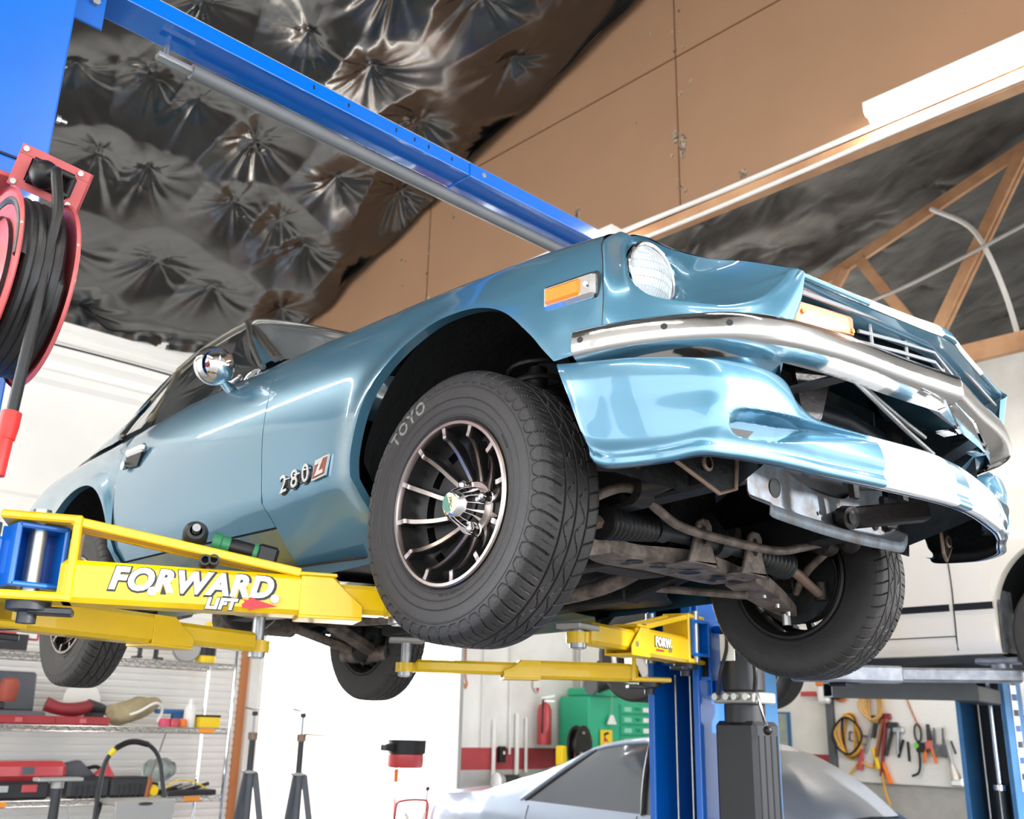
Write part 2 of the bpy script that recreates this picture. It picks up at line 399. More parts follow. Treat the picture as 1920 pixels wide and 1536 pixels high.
# front arch opening (x,z), from the front lower end over the top to the rear lower end
AF=crom([(.335,.262),(.30,.300),(.26,.345),(.171,.425),(.077,.469),(-.022,.484),(-.124,.472),(-.25,.41),(-.337,.325),(-.383,.19),(-.372,.085),(-.345,-.0),(-.325,-.06)],8)
AFw=[(x,wz(x,z)) for x,z in AF]
n=len(AFw)
def outer_match(arch,pts,corners):
    """points on polyline pts (same direction) for each arch point; corners=[(arch fraction, pts index)]"""
    pts=np.array(pts); n=len(arch); out=np.zeros((n,2)); last=(0,0)
    cs=[(0,0)]+corners+[(1,len(pts)-1)]
    for (f0,i0),(f1,i1) in zip(cs[:-1],cs[1:]):
        a,b=int(round(f0*(n-1))),int(round(f1*(n-1)))
        out[a:b+1]=resample(pts[i0:i1+1],b-a+1)
    return out
xsf=lambda z: float(np.interp(z,[.27,.45,.53,.60,.638],[.455,.437,.405,.365,.335]))
o1=[(.345,wz(.345,.262)),(.455,wz(.455,.268))]                       # along the lower edge to the nose seam
o2=[(xsf(z),wz(xsf(z),z)) for z in np.linspace(.268,.63,16)]; o2[-1]=(.335,wmax(.335))
o3=[(x,wmax(x)) for x in np.linspace(.335,-1.03,30)]
o4=[(gapf(z),wz(gapf(z),z)) for z in np.linspace(.642,-.085,30)]
o4[0]=(-1.03,wmax(-1.03))
o5=[(x,.001) for x in np.linspace(-.80,-.33,12)]
pts=o1+o2[1:]+o3[1:]+o4[1:]+o5[1:]
i1=len(o1)-1;i2=i1+len(o2)-1;i3=i2+len(o3)-1;i4=i3+len(o4)-1
FEN=ogrid(AFw,outer_match(AFw,pts,[(.03,i1),(.30,i2),(.66,i3),(.93,i4)]),30)
def two_tone(G): return G
for sg in(1,-1):
    mb=MB(); mb.grid(FEN*A(1,sg,1),flip=sg<0)
    cb(mb,'front_fender',M['paint'],solid=0,smooth=60)
# door
def sgrid(f0,f1,zb,zt,nx,nz,exact=None):
    G=[]
    for k in range(nz):
        s=k/(nz-1); row=[]
        for j in range(nx):
            t=j/(nx-1)
            z0=zb; 
            x0=f0(zb+(zt-zb)*s);x1=f1(zb+(zt-zb)*s); x=x0*(1-t)+x1*t
            zz=zb+(zt-zb)*s
            if exact: zz=zb+(exact(x)-zb)*s
            row.append(S(x,wz(x,zz)))
        G.append(row)
    return np.array(G)
belt=lambda x: float(np.interp(x,[-2.1,-1.5,-1.0],[.596,.612,.626]))
g=.004
DOOR=sgrid(lambda z:gapr(z)+g,lambda z:gapf(z)-g,.052,.615,40,26,belt)
ROCK=sgrid(lambda z:-1.86,lambda z:gapf(z),-.11,.046,20,8)
for sg in(1,-1):
    mb=MB(); mb.grid(DOOR*A(1,sg,1),flip=sg<0)
    e=[DOOR[0],DOOR[-1],DOOR[:,0],DOOR[:,-1]]
    for q in e: mb.grid(np.stack([q*A(1,sg,1),(q+A(0,.03,0))*A(1,sg,1)]))
    d=cb(mb,'door',M['paint'],smooth=50)
    if sg==1: DOOR_R=d
    mb=MB(); mb.grid(ROCK*A(1,sg,1)); r0=ROCK[0]
    mb.grid(np.stack([r0,r0+A(0,.03,-.01),r0+A(0,.035,-.04),r0+A(0,.05,-.04),r0+A(0,.06,0),r0+A(0,.3,.01)])*A(1,sg,1))
    cb(mb,'rocker_panel',M['rocker'] if 'rocker' in M else M['paint'],smooth=40)
    # dark jamb seen through the shut lines
    jf=[S(gapf(z),wz(gapf(z),z))+A(0,.022,0) for z in np.linspace(-.1,.62,24)]
    jr=[S(gapr(z),wz(gapr(z),z))+A(0,.022,0) for z in np.linspace(0,.60,24)]
    mb=MB()
    for q in(jf,jr): mb.grid(np.stack([np.array(q)+A(.03,0,0),np.array(q)-A(.03,0,0)])*A(1,sg,1))
    jb=np.array([S(x,wz(x,.049))+A(0,.022,0) for x in np.linspace(-1.86,-.82,16)])
    mb.grid(np.stack([jb+A(0,0,.03),jb-A(0,0,.03)])*A(1,sg,1))
    cb(mb,'door_jamb',M['black'])
# rear quarter
th=np.radians(np.linspace(-4,188,60)); cx,cz,rr=-2.262,-.0,.388
AR=[(cx+rr*math.cos(t),wz(cx+rr*math.cos(t),cz+rr*math.sin(t))) for t in th]
q1=[(cx+rr,wz(cx+rr,-.04)),(gapr(-.03),wz(gapr(-.03),-.03))]
q2=[(gapr(z),wz(gapr(z),z)) for z in np.linspace(-.03,.60,14)]
q3=[(x,w) for x,w in zip(np.linspace(-1.99,-3.2,24),[wmax(x) for x in np.linspace(-1.99,-3.2,24)])]
q4=[(-3.2,w) for w in np.linspace(wmax(-3.2),.002,12)]
q5=[(x,.002) for x in np.linspace(-3.2,-2.66,8)]
pts=q1+q2[1:]+q3+q4[1:]+q5[1:]
a=len(q1)-1;b=a+len(q2)-1;c=b+len(q3);d=c+len(q4)-1
QTR=ogrid(AR,outer_match(AR,pts,[(.03,a),(.28,b),(.72,c),(.93,d)]),24)
for sg in(1,-1):
    mb=MB(); mb.grid(QTR*A(1,sg,1)); cb(mb,'rear_quarter_panel',M['paint'],smooth=60)
# tail
T=QTR[-1]; 
mb=MB(); tl=[S(-3.2,w) for w in np.linspace(.002,wmax(-3.2),12)]
mb.grid(np.array([[q,A(-3.24,q[1]*.5,q[2]+.01),A(-3.25,0,q[2]+.012),A(-3.24,-q[1]*.5,q[2]+.01),q*A(1,-1,1)] for q in tl])); cb(mb,'tail_panel',M['paint'],smooth=50)
# --- greenhouse
def rail(x): return float(np.interp(x,[-3.1,-2.9,-2.644,-2.441,-2.247,-2.085,-1.887,-1.716,-1.563,-1.50],[.66,.735,.835,.893,.937,.962,.973,.982,.983,.968]))
rows=[]
for x,y,c in [(-1.535,.54,1.012),(-1.66,.54,1.03),(-1.9,.535,1.035),(-2.25,.525,.99),(-2.62,.505,.885),(-3.0,.47,.70),(-3.18,.45,.60)]:
    z=rail(x); rows.append([(x,-y-.012,z-.028),(x,-y+.02,z+.004),(x,-y*.62,(z*.35+c*.65)),(x,0,c),(x,y*.62,(z*.35+c*.65)),(x,y-.02,z+.004),(x,y+.012,z-.028)])
rows[0]=[(p[0]+.09*(1-(p[1]/.55)**2),p[1],p[2]) for p in rows[0]]
ROOF=patch(rows,5,5); mb=MB(); mb.grid(ROOF); cb(mb,'roof',M['paint'],smooth=60)
# windscreen: cowl line up to the roof header
hd=ROOF[0]; n=len(hd)
cowl=np.array([(-1.03-.03+.30*(1-(abs(s))**2.2),s*.70,.655+.05*(1-s*s)) for s in np.linspace(-1,1,n)])
ws=[]
for k in np.linspace(0,1,12):
    r=cowl*(1-k)+hd*k; r=r+A(.035,0,.02)*math.sin(k*PI)*(1-np.abs(np.linspace(-1,1,n))**3)[:,None]; ws.append(r)
mb=MB(); mb.grid(np.array(ws)); cb(mb,'windscreen',M['wind'] if 'wind' in M else M['glass_grey'],smooth=60)
mb=MB(); fr=np.array([w[0] for w in ws]); 
for sg in(1,-1):
    q=fr*A(1,sg,1); mb.tube(q+A(.012,sg*.012,.006),.011,8); mb.tube(q+A(.006,-sg*.002,0),.011,8)
mb.tube(np.array(ws[-1])+A(.003,0,.004),.010,8)
cb(mb,'windscreen_trim',M['trimgrey'] if 'trimgrey' in M else M['chrome'])
# A pillars, window surrounds and side glass
SG=[(-1.085,.726,.632),(-1.535,.565,.952),(-1.70,.548,.968),(-1.90,.545,.962),(-2.10,.555,.915)]   # front edge and top edge
def refl(P,sg): return np.array([(x,-y*sg,z) for x,y,z in P])
for sg in(1,-1):
    mb=MB(); fr_=resample(crom([(-1.085,-.728,.626),(-1.30,-.660,.785),(-1.50,-.580,.948),(-1.515,-.565,.968)],6),12)
    ap=np.array([[w[0],w[0]*.55+q*.45+A(.004,-.006,.003),q+A(.012,-.006,.004),q+A(-.004,.004,-.002)] for w,q in zip(ws,fr_)]); mb.grid(ap*A(1,sg,1)); cb(mb,'windscreen_pillar',M['paint'],smooth=60)
    front=crom([(-1.09,.722,.630),(-1.30,.655,.785),(-1.50,.575,.945)],6); top=crom([(-1.53,.562,.962),(-1.72,.548,.970),(-1.92,.545,.955),(-2.095,.556,.908)],6)
    rearl=crom([(-2.095,.556,.908),(-2.0,.63,.77),(-1.915,.722,.606)],6)
    mb=MB(); up=np.vstack([front,top]); m=len(up); lo=np.array([(-1.09+(x1)*(-1.905+1.09),.726,belt(-1.09+x1*(-.815))-.01) for x1 in np.linspace(0,1,m)])
    # map: sweep glass between belt and the front/top outline
    U=resample(up,30); Lw=resample(lo,30); gl=np.array([Lw*(1-k)+U*k+A(0,.012*math.sin(k*PI),0) for k in np.linspace(0,1,8)])
    mb.grid(gl*A(1,-sg,1)); cb(mb,'side_window',M['glass_dark'],DOOR_R if False else None,smooth=60)
    mb=MB(); mb.tube(refl(np.vstack([front,top]),sg)+A(0,-.004*sg,0),.012,8); cb(mb,'window_frame',M['trimgrey'] if 'trimgrey' in M else M['chrome_worn'])
    mb=MB(); e=refl(rearl,sg)+A(0,-.006*sg,0); mb.grid(np.stack([e+A(-.016,0,0),e+A(-.008,-.006*sg,0),e+A(.012,-.006*sg,0),e+A(.018,.004*sg,0)])); cb(mb,'window_divider',M['champagne'] if 'champagne' in M else M['chrome_worn'])
    qt=[(-2.11,.556,.905),(-2.28,.548,.855),(-2.40,.56,.79)]; ql=[(-1.935,.722,.604),(-2.06,.722,.602),(-2.20,.72,.60)]
    U=resample(crom(qt,6),12);Lw=resample(crom(ql,6),12); mb=MB(); mb.grid(np.array([Lw*(1-k)+U*k for k in np.linspace(0,1,5)])*A(1,-sg,1)); cb(mb,'quarter_window',M['glass_dark'],smooth=60)
    mb=MB(); mb.tube(refl(np.vstack([U,Lw[::-1][:2]]),sg),.011,8); cb(mb,'quarter_window_frame',M['trimgrey'] if 'trimgrey' in M else M['chrome_worn'])
    # sail panel behind the quarter window, down from the roof rail
    tp=[(-2.08,.535,.925),(-2.3,.527,.90),(-2.62,.512,.81),(-3.0,.482,.672),(-3.18,.462,.572)]; bt=[(-2.19,.715,.600),(-2.30,.70,.585),(-2.6,.68,.585),(-2.95,.63,.58),(-3.19,.50,.585)]
    U=resample(crom(tp,6),24);Lw=resample(crom(bt,6),24)
    U=resample(np.vstack([crom([(-1.5,.514,.945),(-1.9,.532,.948),(-2.15,.532,.915)],6),crom(tp,6)[8:]]),36)
    Lw=resample(np.vstack([crom([(-1.53,.552,.968),(-1.92,.538,.96),(-2.1,.55,.915),(-2.28,.545,.86),(-2.40,.562,.78)],6),crom([(-2.28,.70,.60),(-2.5,.70,.59),(-2.95,.63,.58),(-3.19,.50,.585)],6)]),36)
    mb=MB(); mb.grid(np.array([Lw*(1-k)+U*k+A(0,.01*math.sin(k*PI),0) for k in np.linspace(0,1,6)])*A(1,-sg,1)); cb(mb,'roof_pillar',M['paint'],smooth=60)
# mirror on the right door
mb=MB(); c=A(-1.17,-.855,.62); ax=nrm((1,-.25,-.02)); mb.lathe([(.0,.052),(.02,.05),(.045,.038),(.062,.016),(.066,.0),(.066,-.012),(.06,-.02)],c,ax,28); mb.lathe([(.0,-.014),(.06,-.016)],c,ax,28)
mb.tube(crom([c+A(.03,.01,-.02),A(-1.19,-.81,.585),A(-1.225,-.765,.575)],6),np.linspace(.013,.018,13),10)
mb.tube([A(-1.29,-.752,.600),A(-1.17,-.760,.604)],[.008,.010],10)
cb(mb,'door_mirror',M['chrome'],smooth=50)
# door handle, key lock
mb=MB(); mb.box((-1.79,-.818,.452),(.15,.022,.03),None,.008); h=cb(mb,'door_handle',M['chrome'])
mb=MB(); mb.prism([(-.075,0),(.06,0),(.035,-.05),(-.065,-.045)],(-1.79,-.821,.437),(1,0,0),(0,0,1),(0,.006,0)); cb(mb,'handle_recess',M['black'])
mb=MB(); mb.cyl((-1.862,-.82,.405),(-1.862,-.832,.405),.017,n=20); cb(mb,'key_lock',M['chrome'])
# fender badge: numerals on dark backing, then a plaque
mb=MB(); o=A(-.655,-.829,.160); ex=nrm((.225,0,.028)); ey=nrm(A(.12,0,1))
for k,ch in((-.062,'2'),(-.006,'8'),(.050,'0')): text_on(mb,ch,o+ex*k+A(0,.002,0),ex,ey,.074,.006,bold=.0008)
for k in(-.05,.0,.05): mb.box(o+ex*k+A(.004,.003,.014),(.03,.004,.004))
cb(mb,'badge_numerals',M['chrome_worn'],smooth=0)
mb=MB()
for k in(-.062,-.006,.050): mb.prism([(math.cos(t)*.022+.004,math.sin(t)*.027-.004) for t in np.linspace(0,2*PI,14)[:-1]],o+ex*k+A(0,.006,0),ex,ey,(0,.003,0))
mb.prism([(-.08,-.02),(.07,-.02),(.07,-.012),(-.08,-.012)],o+A(0,.006,0),ex,ey,(0,.003,0)); cb(mb,'badge_backing',M['black'])
mb=MB(); po=A(-.540,-.829,.171); w,h=.033,.028
mb.prism([(-w,-h),(w,-h),(w+.012,h),(-w+.012,h)],po,ex,(0,0,1),(0,.006,0)); b=cb(mb,'badge_plaque',M['chrome_worn'])
mb=MB(); mb.prism([(-w*.84,-h*.8),(w*.82,-h*.8),(w*.82+.011,h*.8),(-w*.84+.011,h*.8)],po+A(0,-.0015,0),ex,(0,0,1),(0,.002,0)); cb(mb,'plaque_field',M['brown'] if 'brown' in M else M['red'])
mb=MB(); text_on(mb,'Z',po+A(.005,-.002,0),ex,nrm((.2,0,1)),.052,.003,bold=.003); cb(mb,'plaque_letter',M['chrome_worn'],smooth=0)
# side marker lamp
for sg in(1,-1):
    mc=A(.355,0,.427); yy=-S(.355,wz(.355,.427))[1]; tl=(S(.41,wz(.41,.427))-S(.29,wz(.29,.427))); tl=nrm(tl); nrmv=nrm(np.cross(tl,(0,0,1))); nrmv=nrmv if nrmv[1]<0 else -nrmv; uz=np.cross(nrmv,tl); uz=uz if uz[2]>0 else -uz
    R=np.stack([tl,uz,-nrmv],1); c0=A(.355,-yy,.427)
    def mk(size,off,ch,name,m_,shift=0):
        mb=MB(); mb.box(c0+nrmv*off+tl*shift,size,R,ch); 
        if sg<0: mb.v=[(x,-y,z) for x,y,z in mb.v]
        return cb(mb,name,m_,lampo if name!='side_marker_lamp' else None)
    lampo=None; lampo=mk((.146,.060,.022),.008,.008,'side_marker_lamp',M['chrome_worn'])
    mk((.100,.040,.018),.016,.006,'lens',M['orange'],-.012); mk((.153,.068,.012),.001,.005,'gasket',M['black'])
    mb=MB(); s0=c0+nrmv*.02+tl*.054; mb.cyl(s0,s0+nrmv*.004,.006,n=12)
    if sg<0: mb.v=[(x,-y,z) for x,y,z in mb.v]
    cb(mb,'screw',M['zinc'],lampo)
# ---------------------------------------------------------------- nose, hood, bumper, air dam
RIM=[(.376,-.60,.631,95),(.385,-.645,.585,130),(.414,-.68,.524,165),(.444,-.71,.464,190),(.493,-.72,.407,215),(.535,-.71,.382,235),(.588,-.68,.366,250),(.66,-.63,.354,265),(.719,-.58,.371,285),(.757,-.552,.408,305),(.772,-.54,.434,318),
     (.735,-.522,.457,338),(.623,-.497,.518,360),(.517,-.488,.564,385),(.418,-.50,.618,415),(.385,-.55,.640,438)]
OUT=[(.335,-.612,.640),tuple(S(xsf(.575),wz(xsf(.575),.575))),tuple(S(xsf(.49),wz(xsf(.49),.49))),tuple(S(xsf(.40),wz(xsf(.40),.40))),tuple(S(.455,wz(.455,.268))),(.52,-.762,.262),(.60,-.722,.258),(.685,-.655,.262),(.735,-.575,.285),(.757,-.527,.35),(.768,-.525,.41)]
rim=np.array([r[:3] for r in RIM]); LC=A(.414,-.590,.514); LR=.080
def nose_bits(sg):
    mir=lambda G: np.asarray(G)*A(1,sg,1)
    R=crom(rim[:11],8); O=crom(np.array(OUT),8); rows=[]
    for k in np.linspace(0,1,12):
        q=O*(1-k)+R*k; d=q-A(.40,-.40,.42); d=d/np.linalg.norm(d,axis=1)[:,None]; q=q+d*(.014*math.sin(k*PI)); rows.append(q)
    # rounded lip into the scoop
    c=rim.mean(0); rows.append(R+ (c-R)*.035+A(.004,0,0)); rows.append(R+(c-R)*.07+A(-.006,0,0))
    mb=MB(); mb.grid(mir(rows)); hb=cb(mb,'headlight_bucket',M['paint'],smooth=60)
    # scoop behind the opening, around the lamp
    loop=crom(rim,8,closed=True); angs=np.array([r[3] for r in RIM]+[455.]); aa=np.interp(np.arange(len(loop))/8,np.arange(17),angs)
    ring=np.array([LC+A(.0,LR*1.05*math.cos(math.radians(a)),LR*1.05*math.sin(math.radians(a))) for a in aa])
    rows=[]
    for k in np.linspace(0,1,14):
        q=loop*(1-k)+ring*k; bul=math.sin(k*PI)*.5
        q=q+A(-.055*bul,.03*bul,-.0*bul) ; rows.append(q)
    rows[0]=loop+(c-loop)*.0; mb=MB(); mb.grid(mir(rows),cv=True); mb.mi=1
    L0=loop[80:]; mb.mi=0
    cb(mb,'headlight_scoop',M['paint'],smooth=60)
    mb=MB(); t=np.arange(36)*2*PI/36; mb.tube(mir([LC+A(.012,LR*math.cos(a),LR*math.sin(a)) for a in t]),.0052,8,closed=True)
    hl=cb(mb,'headlight',M['chrome'])
    mb=MB(); mb.lathe([(LR*k,.036*(1-k*k)) for k in(.0,.2,.4,.6,.75,.88,1)],mir(LC+A(.006,0,0)),(1,0,0),40); cb(mb,'lens',M['headlens'],hl,smooth=60)
    mb=MB(); 
    for q in np.linspace(-.068,.068,19):
        h=math.sqrt(LR**2-q*q)*.92; P=[]
        for z in np.linspace(-h,h*.55,7): r2=(q*q+z*z)/LR**2; P.append(LC+A(.006+.0365*(1-r2),q,z))
        mb.tube(mir(P),.0016,4)
    for z in np.linspace(-.06,.04,6):
        h=math.sqrt(LR**2-z*z)*.9; P=[LC+A(.006+.0365*(1-(q*q+z*z)/LR**2),q,z) for q in np.linspace(-h,h,7)]; mb.tube(mir(P),.0014,4)
    cb(mb,'lens_flutes',M['headlens'],hl)
    mb=MB(); mb.lathe([(LR*.98,-.002),(LR*.8,-.03),(LR*.3,-.055),(0,-.06)],mir(LC),(1,0,0),32); cb(mb,'reflector',M['chrome'],hl)
for sg in(1,-1): nose_bits(sg)
# hood (bonnet)
def hood_rows():
    E=[(.768,-.536,.434),(.735,-.518,.459),(.623,-.493,.520),(.517,-.484,.566),(.418,-.496,.620),(.335,-.606,.644),(-.1,-.588,.657),(-.6,-.596,.658),(-1.03,-.60,.658)]
    Cn=[(.857,0,.424),(.835,0,.452),(.70,0,.535),(.56,0,.60),(.44,0,.645),(.30,0,.685),(-.1,0,.725),(-.6,0,.735),(-1.0,0,.725)]
    rows=[]
    for e,c in zip(E,Cn):
        e=A(*e);c=A(*c); r=[]
        for s in(-1,-.75,-.45,-.2,0,.2,.45,.75,1):
            k=abs(s); q=c*(1-k)+e*A(1,1 if s<0 else -1,1)*k; q[2]+= .25*(c[2]-e[2])*k*(1-k)*2
            r.append(q)
        rows.append(r)
    return rows
HR=hood_rows()
lip=np.array(HR[0]); pre=[list(lip+A(-.004,0,-.013)),list(lip+A(.002,0,-.010)),list(lip+A(.003,0,-.005))]
mb=MB(); mb.grid(patch(pre+HR,8,5)); cb(mb,'hood',M['striped'],smooth=60)
mb=MB(); mb.grid(patch([list(lip+A(-.075,0,-.030)),list(lip+A(-.06,0,-.030)),list(lip+A(-.03,0,-.022)),list(lip+A(-.005,0,-.014))],8,4)); cb(mb,'hood_lip_underside',M['paint'],smooth=60)
for sg in(1,-1):
    mb=MB(); mb.tube(np.array(crom(np.array(OUT),8))[:34]*A(1,sg,1),.0013,6); cb(mb,'panel_seam',M['black'])
# bumper
BP=[(.388,-.822),(.453,-.808),(.53,-.782),(.61,-.742),(.69,-.684),(.738,-.625),(.771,-.55),(.807,-.40),(.834,-.2),(.862,-.03),(.868,0)]
bp_=crom(np.array(BP),6); bp_=np.vstack([bp_,(bp_*A(1,-1))[::-1][1:]])
tn=np.gradient(bp_,axis=0); nn=np.array([nrm((t[1],-t[0])) for t in tn])
prof=[(-.035,.330),(-.012,.328),(-.003,.321),(.0,.311),(.003,.292),(.002,.278),(-.001,.271),(-.006,.267),(-.020,.260),(-.045,.252),(-.058,.248),(-.062,.254)]
prof=[(o,z-.006) for o,z in prof]
G=np.array([[A(*(p+n*o),z) for o,z in prof] for p,n in zip(bp_,nn)]); 
mb=MB(); mb.grid(G)
for i in(0,-1): mb.add(G[i],[tuple(range(len(prof)))])
BUM=cb(mb,'front_bumper',M['chrome_worn'],smooth=50)
mb=MB()
for px in((.413,-.817),(.585,-.756),(.69,-.682)):
    i=np.argmin(np.linalg.norm(bp_-A(*px),axis=1)); n=A(*nn[i],0); o=A(*bp_[i],.292); mb.cyl(o+n*.001,o+n*.0035,.007,n=14)
cb(mb,'bolt_hole',M['black'],BUM,split=True)
# turn signals, grille
for sg in(1,-1):
    mir=lambda P: np.asarray(P,float)*A(1,sg,1)
    mb=MB(); a,b=(A(.734,-.512,0),A(.760,-.305,0)) if sg>0 else (A(.690,-.495,-.01),A(.715,-.300,-.01)); ex=nrm(b-a); n=A(ex[1],-ex[0],0); n=n if n[0]>0 else -n; L=np.linalg.norm(b-a)
    rr=[(0,.333),(L,.355),(L,.395),(L*.97,.401),(0,.384)]
    P=np.array([a+ex*u+A(0,0,z) for u,z in rr]); c=P.mean(0); rows=[mir(P-n*.03),mir(P),mir(P+(c-P)*.06+n*.008),mir(P+(c-P)*.5+n*.014)]
    mb.grid(np.array(rows),cv=True); mb.add(rows[-1],[tuple(range(5))]); ts=cb(mb,'turn_signal',M['orange2'],smooth=50)
    mb=MB(); fr=[q+(q-c)*.05 for q in P]; mb.tube(mir([f-n*.004 for f in fr]),.005,6,closed=True); cb(mb,'turn_signal_frame',M['black'],ts)
    mb=MB()
    for u in(.1,.93): o=a+ex*(L*u)+A(0,0,.362)+n*.004; mb.cyl(mir(o),mir(o+n*.01),.0055,n=10)
    cb(mb,'screw',M['orange_p'],ts)
mb=MB()
def vbar(z,xc,xe,ye,r=.0045): 
    q=[(xe,-ye,z-.018),(xe+(xc-xe)*.5,-ye*.5,z-.007),(xc,0,z),(xe+(xc-xe)*.5,ye*.5,z-.007),(xe,ye,z-.018)]
    mb.tube(q,r,6)
vbar(.416,.822,.752,.53,.005)
for z in(.392,.366): vbar(z,.812,.765,.285)
for y in(-.24,-.10,.10,.24): mb.tube([(.80-.12*abs(y),y,.412),(.802-.12*abs(y),y,.335)],.0045,6)
cb(mb,'grille',M['grille'])
mb=MB(); mb.grid(np.array([[( .745-.1*abs(y),y,.44),(.74-.1*abs(y),y,.30)] for y in np.linspace(-.5,.5,9)])); cb(mb,'grille_backing',M['under_blue'])
# air dam
DT=[(.335,-.812,.256),(.365,-.812,.250),(.43,-.806,.240),(.537,-.782,.228),(.648,-.728,.214),(.690,-.662,.212),(.715,-.595,.208),(.722,-.538,.198),(.718,-.502,.172),(.734,-.452,.138),(.765,-.32,.128),(.790,-.12,.133),(.795,0,.137)]
DM=[(.372,-.815,.175),(.395,-.815,.172),(.452,-.806,.160),(.565,-.778,.148),(.668,-.724,.144),(.704,-.662,.142),(.728,-.600,.138),(.742,-.548,.130),(.748,-.512,.116),(.760,-.458,.104),(.796,-.32,.097),(.826,-.12,.099),(.832,0,.101)]
DL=[(.405,-.812,.095),(.418,-.810,.085),(.462,-.798,.070),(.580,-.772,.062),(.664,-.732,.072),(.694,-.668,.074),(.719,-.604,.072),(.737,-.552,.069),(.749,-.513,.064),(.766,-.460,.059),(.805,-.322,.055),(.838,-.12,.056),(.845,0,.057)]
DB=[(.425,-.808,.050),(.436,-.800,.036),(.472,-.785,.028),(.585,-.768,.023),(.652,-.738,.031),(.682,-.668,.034),(.708,-.602,.033),(.729,-.550,.030),(.744,-.512,.027),(.764,-.460,.022),(.805,-.322,.018),(.840,-.12,.018),(.847,0,.019)]
def full(r):
    r=[A(*p) for p in r]; return r+[p*A(1,-1,1) for p in r[::-1][1:]]
sh=lambda r,o,dz: [A(p[0],p[1],p[2])-nrm((p[0]-.1,p[1]*.8,0))*o+A(0,0,dz) for p in r]
rows=[full(sh(DT,.05,.004)),full(sh(DT,.02,.006)),full(DT),full(sh([A(*a)*.5+A(*b)*.5 for a,b in zip(DT,DM)],-.006,0)),full(DM),full(sh([A(*a)*.5+A(*b)*.5 for a,b in zip(DM,DL)],-.002,0)),full(DL),full(sh([A(*a)*.4+A(*b)*.6 for a,b in zip(DL,DB)],.006,0)),full(DB),full(sh(DB,.004,-.012)),full(sh(DB,.028,-.013))]
NV=16; Gd=patch(rows,14,NV)
Q=Gd.reshape(-1,3); ss=lambda t: (lambda c: c*c*(3-2*c))(min(1,max(0,t)))
for i,(x,y,z) in enumerate(Q):
    ya=abs(y)
    if .14<ya<.72 and .03<z<.16:
        zt=np.interp(ya,[.14,.35,.5,.62,.72],[.126,.120,.117,.117,.114]); zb=np.interp(ya,[.14,.35,.46,.54,.60,.72],[.114,.096,.076,.062,.058,.058])
        zm=(zt+zb)/2; e=max(0,1-max(0,(ya-.655)/.042)**2)**.5; zt2=zm+(zt-zm)*e; zb2=zm+(zb-zm)*e
        if e<=0: continue
        D=.062*np.interp(ya,[.15,.48,.57],[0,.6,1])
        soft=np.interp(ya,[.50,.57],[.9,.22])*(zt-zb)
        d=D*ss((zt2-z)/.009)*ss((z-zb2)/max(.008,soft))*ss((.698-ya)/.02)
        if d>0: Q[i]=Q[i]-nrm((x-.1,y*.8,0))*d
Gd=Q.reshape(Gd.shape)
mb=MB(); mb.grid(Gd)
for c in(0,-1):   # return flange round the wheel arch
    e=Gd[2*NV:,c]; sg=1 if c==0 else -1; mb.grid(np.stack([e,e+A(-.004,.006*sg,0),e+A(0,.03*sg,0)]))
DAM=cb(mb,'air_dam',[M['striped']],smooth=50)
inn=Gd[2*NV:-8,:].copy(); nv=inn-A(.1,0,0)*1; nv[:,:,2]=0; nv/=np.linalg.norm(nv,axis=2)[:,:,None]
mb=MB(); mb.grid((inn-nv*.010)[:, 2:-2]); cb(mb,'air_dam_lining',M['underbody'],smooth=50)
mb=MB(); 
for sg in(1,-1): mb.prism([(-.035,-.006),(.03,-.008),(.045,.008),(-.03,.012)],(.668,-.655*sg,.072),nrm((.5,.86*sg,0)),(0,0,1),(-.03,.02*sg,0))
cb(mb,'duct_opening',M['black'],DAM,split=True)
# valance sheet behind the bumper, mouth interior
mb=MB(); va=[(.40,-.775,0),(.53,-.745,0),(.61,-.70,0),(.675,-.63,0),(.705,-.555,0),(.70,-.50,0)]; P=np.array(va)
mb.grid(np.stack([P+A(0,0,.285),P+A(-.01,.01,.255),P+A(-.035,.03,.225),P+A(-.05,.05,.20)])); mb.mirror_y(); cb(mb,'front_valance',M['paint'],smooth=60,split=True)
mb=MB(); mb.box((.43,0,.27),(.03,.86,.30)); cb(mb,'radiator',M['black'])
mb=MB(); 
for sg in(1,-1): mb.grid(np.array([[(.69,-.50*sg,.30),(.45,-.44*sg,.40)],[(.69,-.50*sg,.20),(.46,-.44*sg,.2)],[(.68,-.48*sg,.08),(.46,-.42*sg,.0)]]))
mb.tube([(.52,-.42,.27),(.56,0,.275),(.52,.42,.27)],.03,12)
cb(mb,'nose_inner_panel',M['under_blue'],split=True)
mb=MB(); mb.prism([(-.02,.10),(.0,-.06),(.05,-.02),(.09,.09)],(.66,-.36,.20),(.3,.95,0),(0,0,1),(-.012,0,0)); mb.prism([(0,.12),(.02,-.09),(.05,-.09),(.035,.0),(.06,.12)],(.56,.02,.17),(0,1,0),(0,0,1),(-.015,0,0)); mb.prism([(0,.12),(.03,-.06),(.06,-.06),(.06,.12)],(.58,.24,.17),(0,1,0),(0,0,1),(-.015,0,0)); cb(mb,'latch_support',M['susp_dark'],split=True)
mb=MB(); mb.tube([(.765,-.34,.25),(.72,.02,.215),(.70,.2,.20)],.006,8); mb.tube([(.76,-.31,.252),(.715,.02,.24),(.70,.16,.235)],.006,8); cb(mb,'hood_latch_rod',M['steel'],split=True)
mb=MB()
for y in(-.02,.20):
    i=A(.838-.12*abs(y),y,.244); mb.prism([(-.022,.01),(.022,.01),(.024,-.065),(-.018,-.065)],i,nrm((-.2,1,0)),nrm((-.25,0,1)),(.006,0,0)); mb.box(i+A(-.008,0,-.062),(.03,.044,.005))
pb=cb(mb,'plate_bracket',M['chrome'],split=True)
mb=MB()
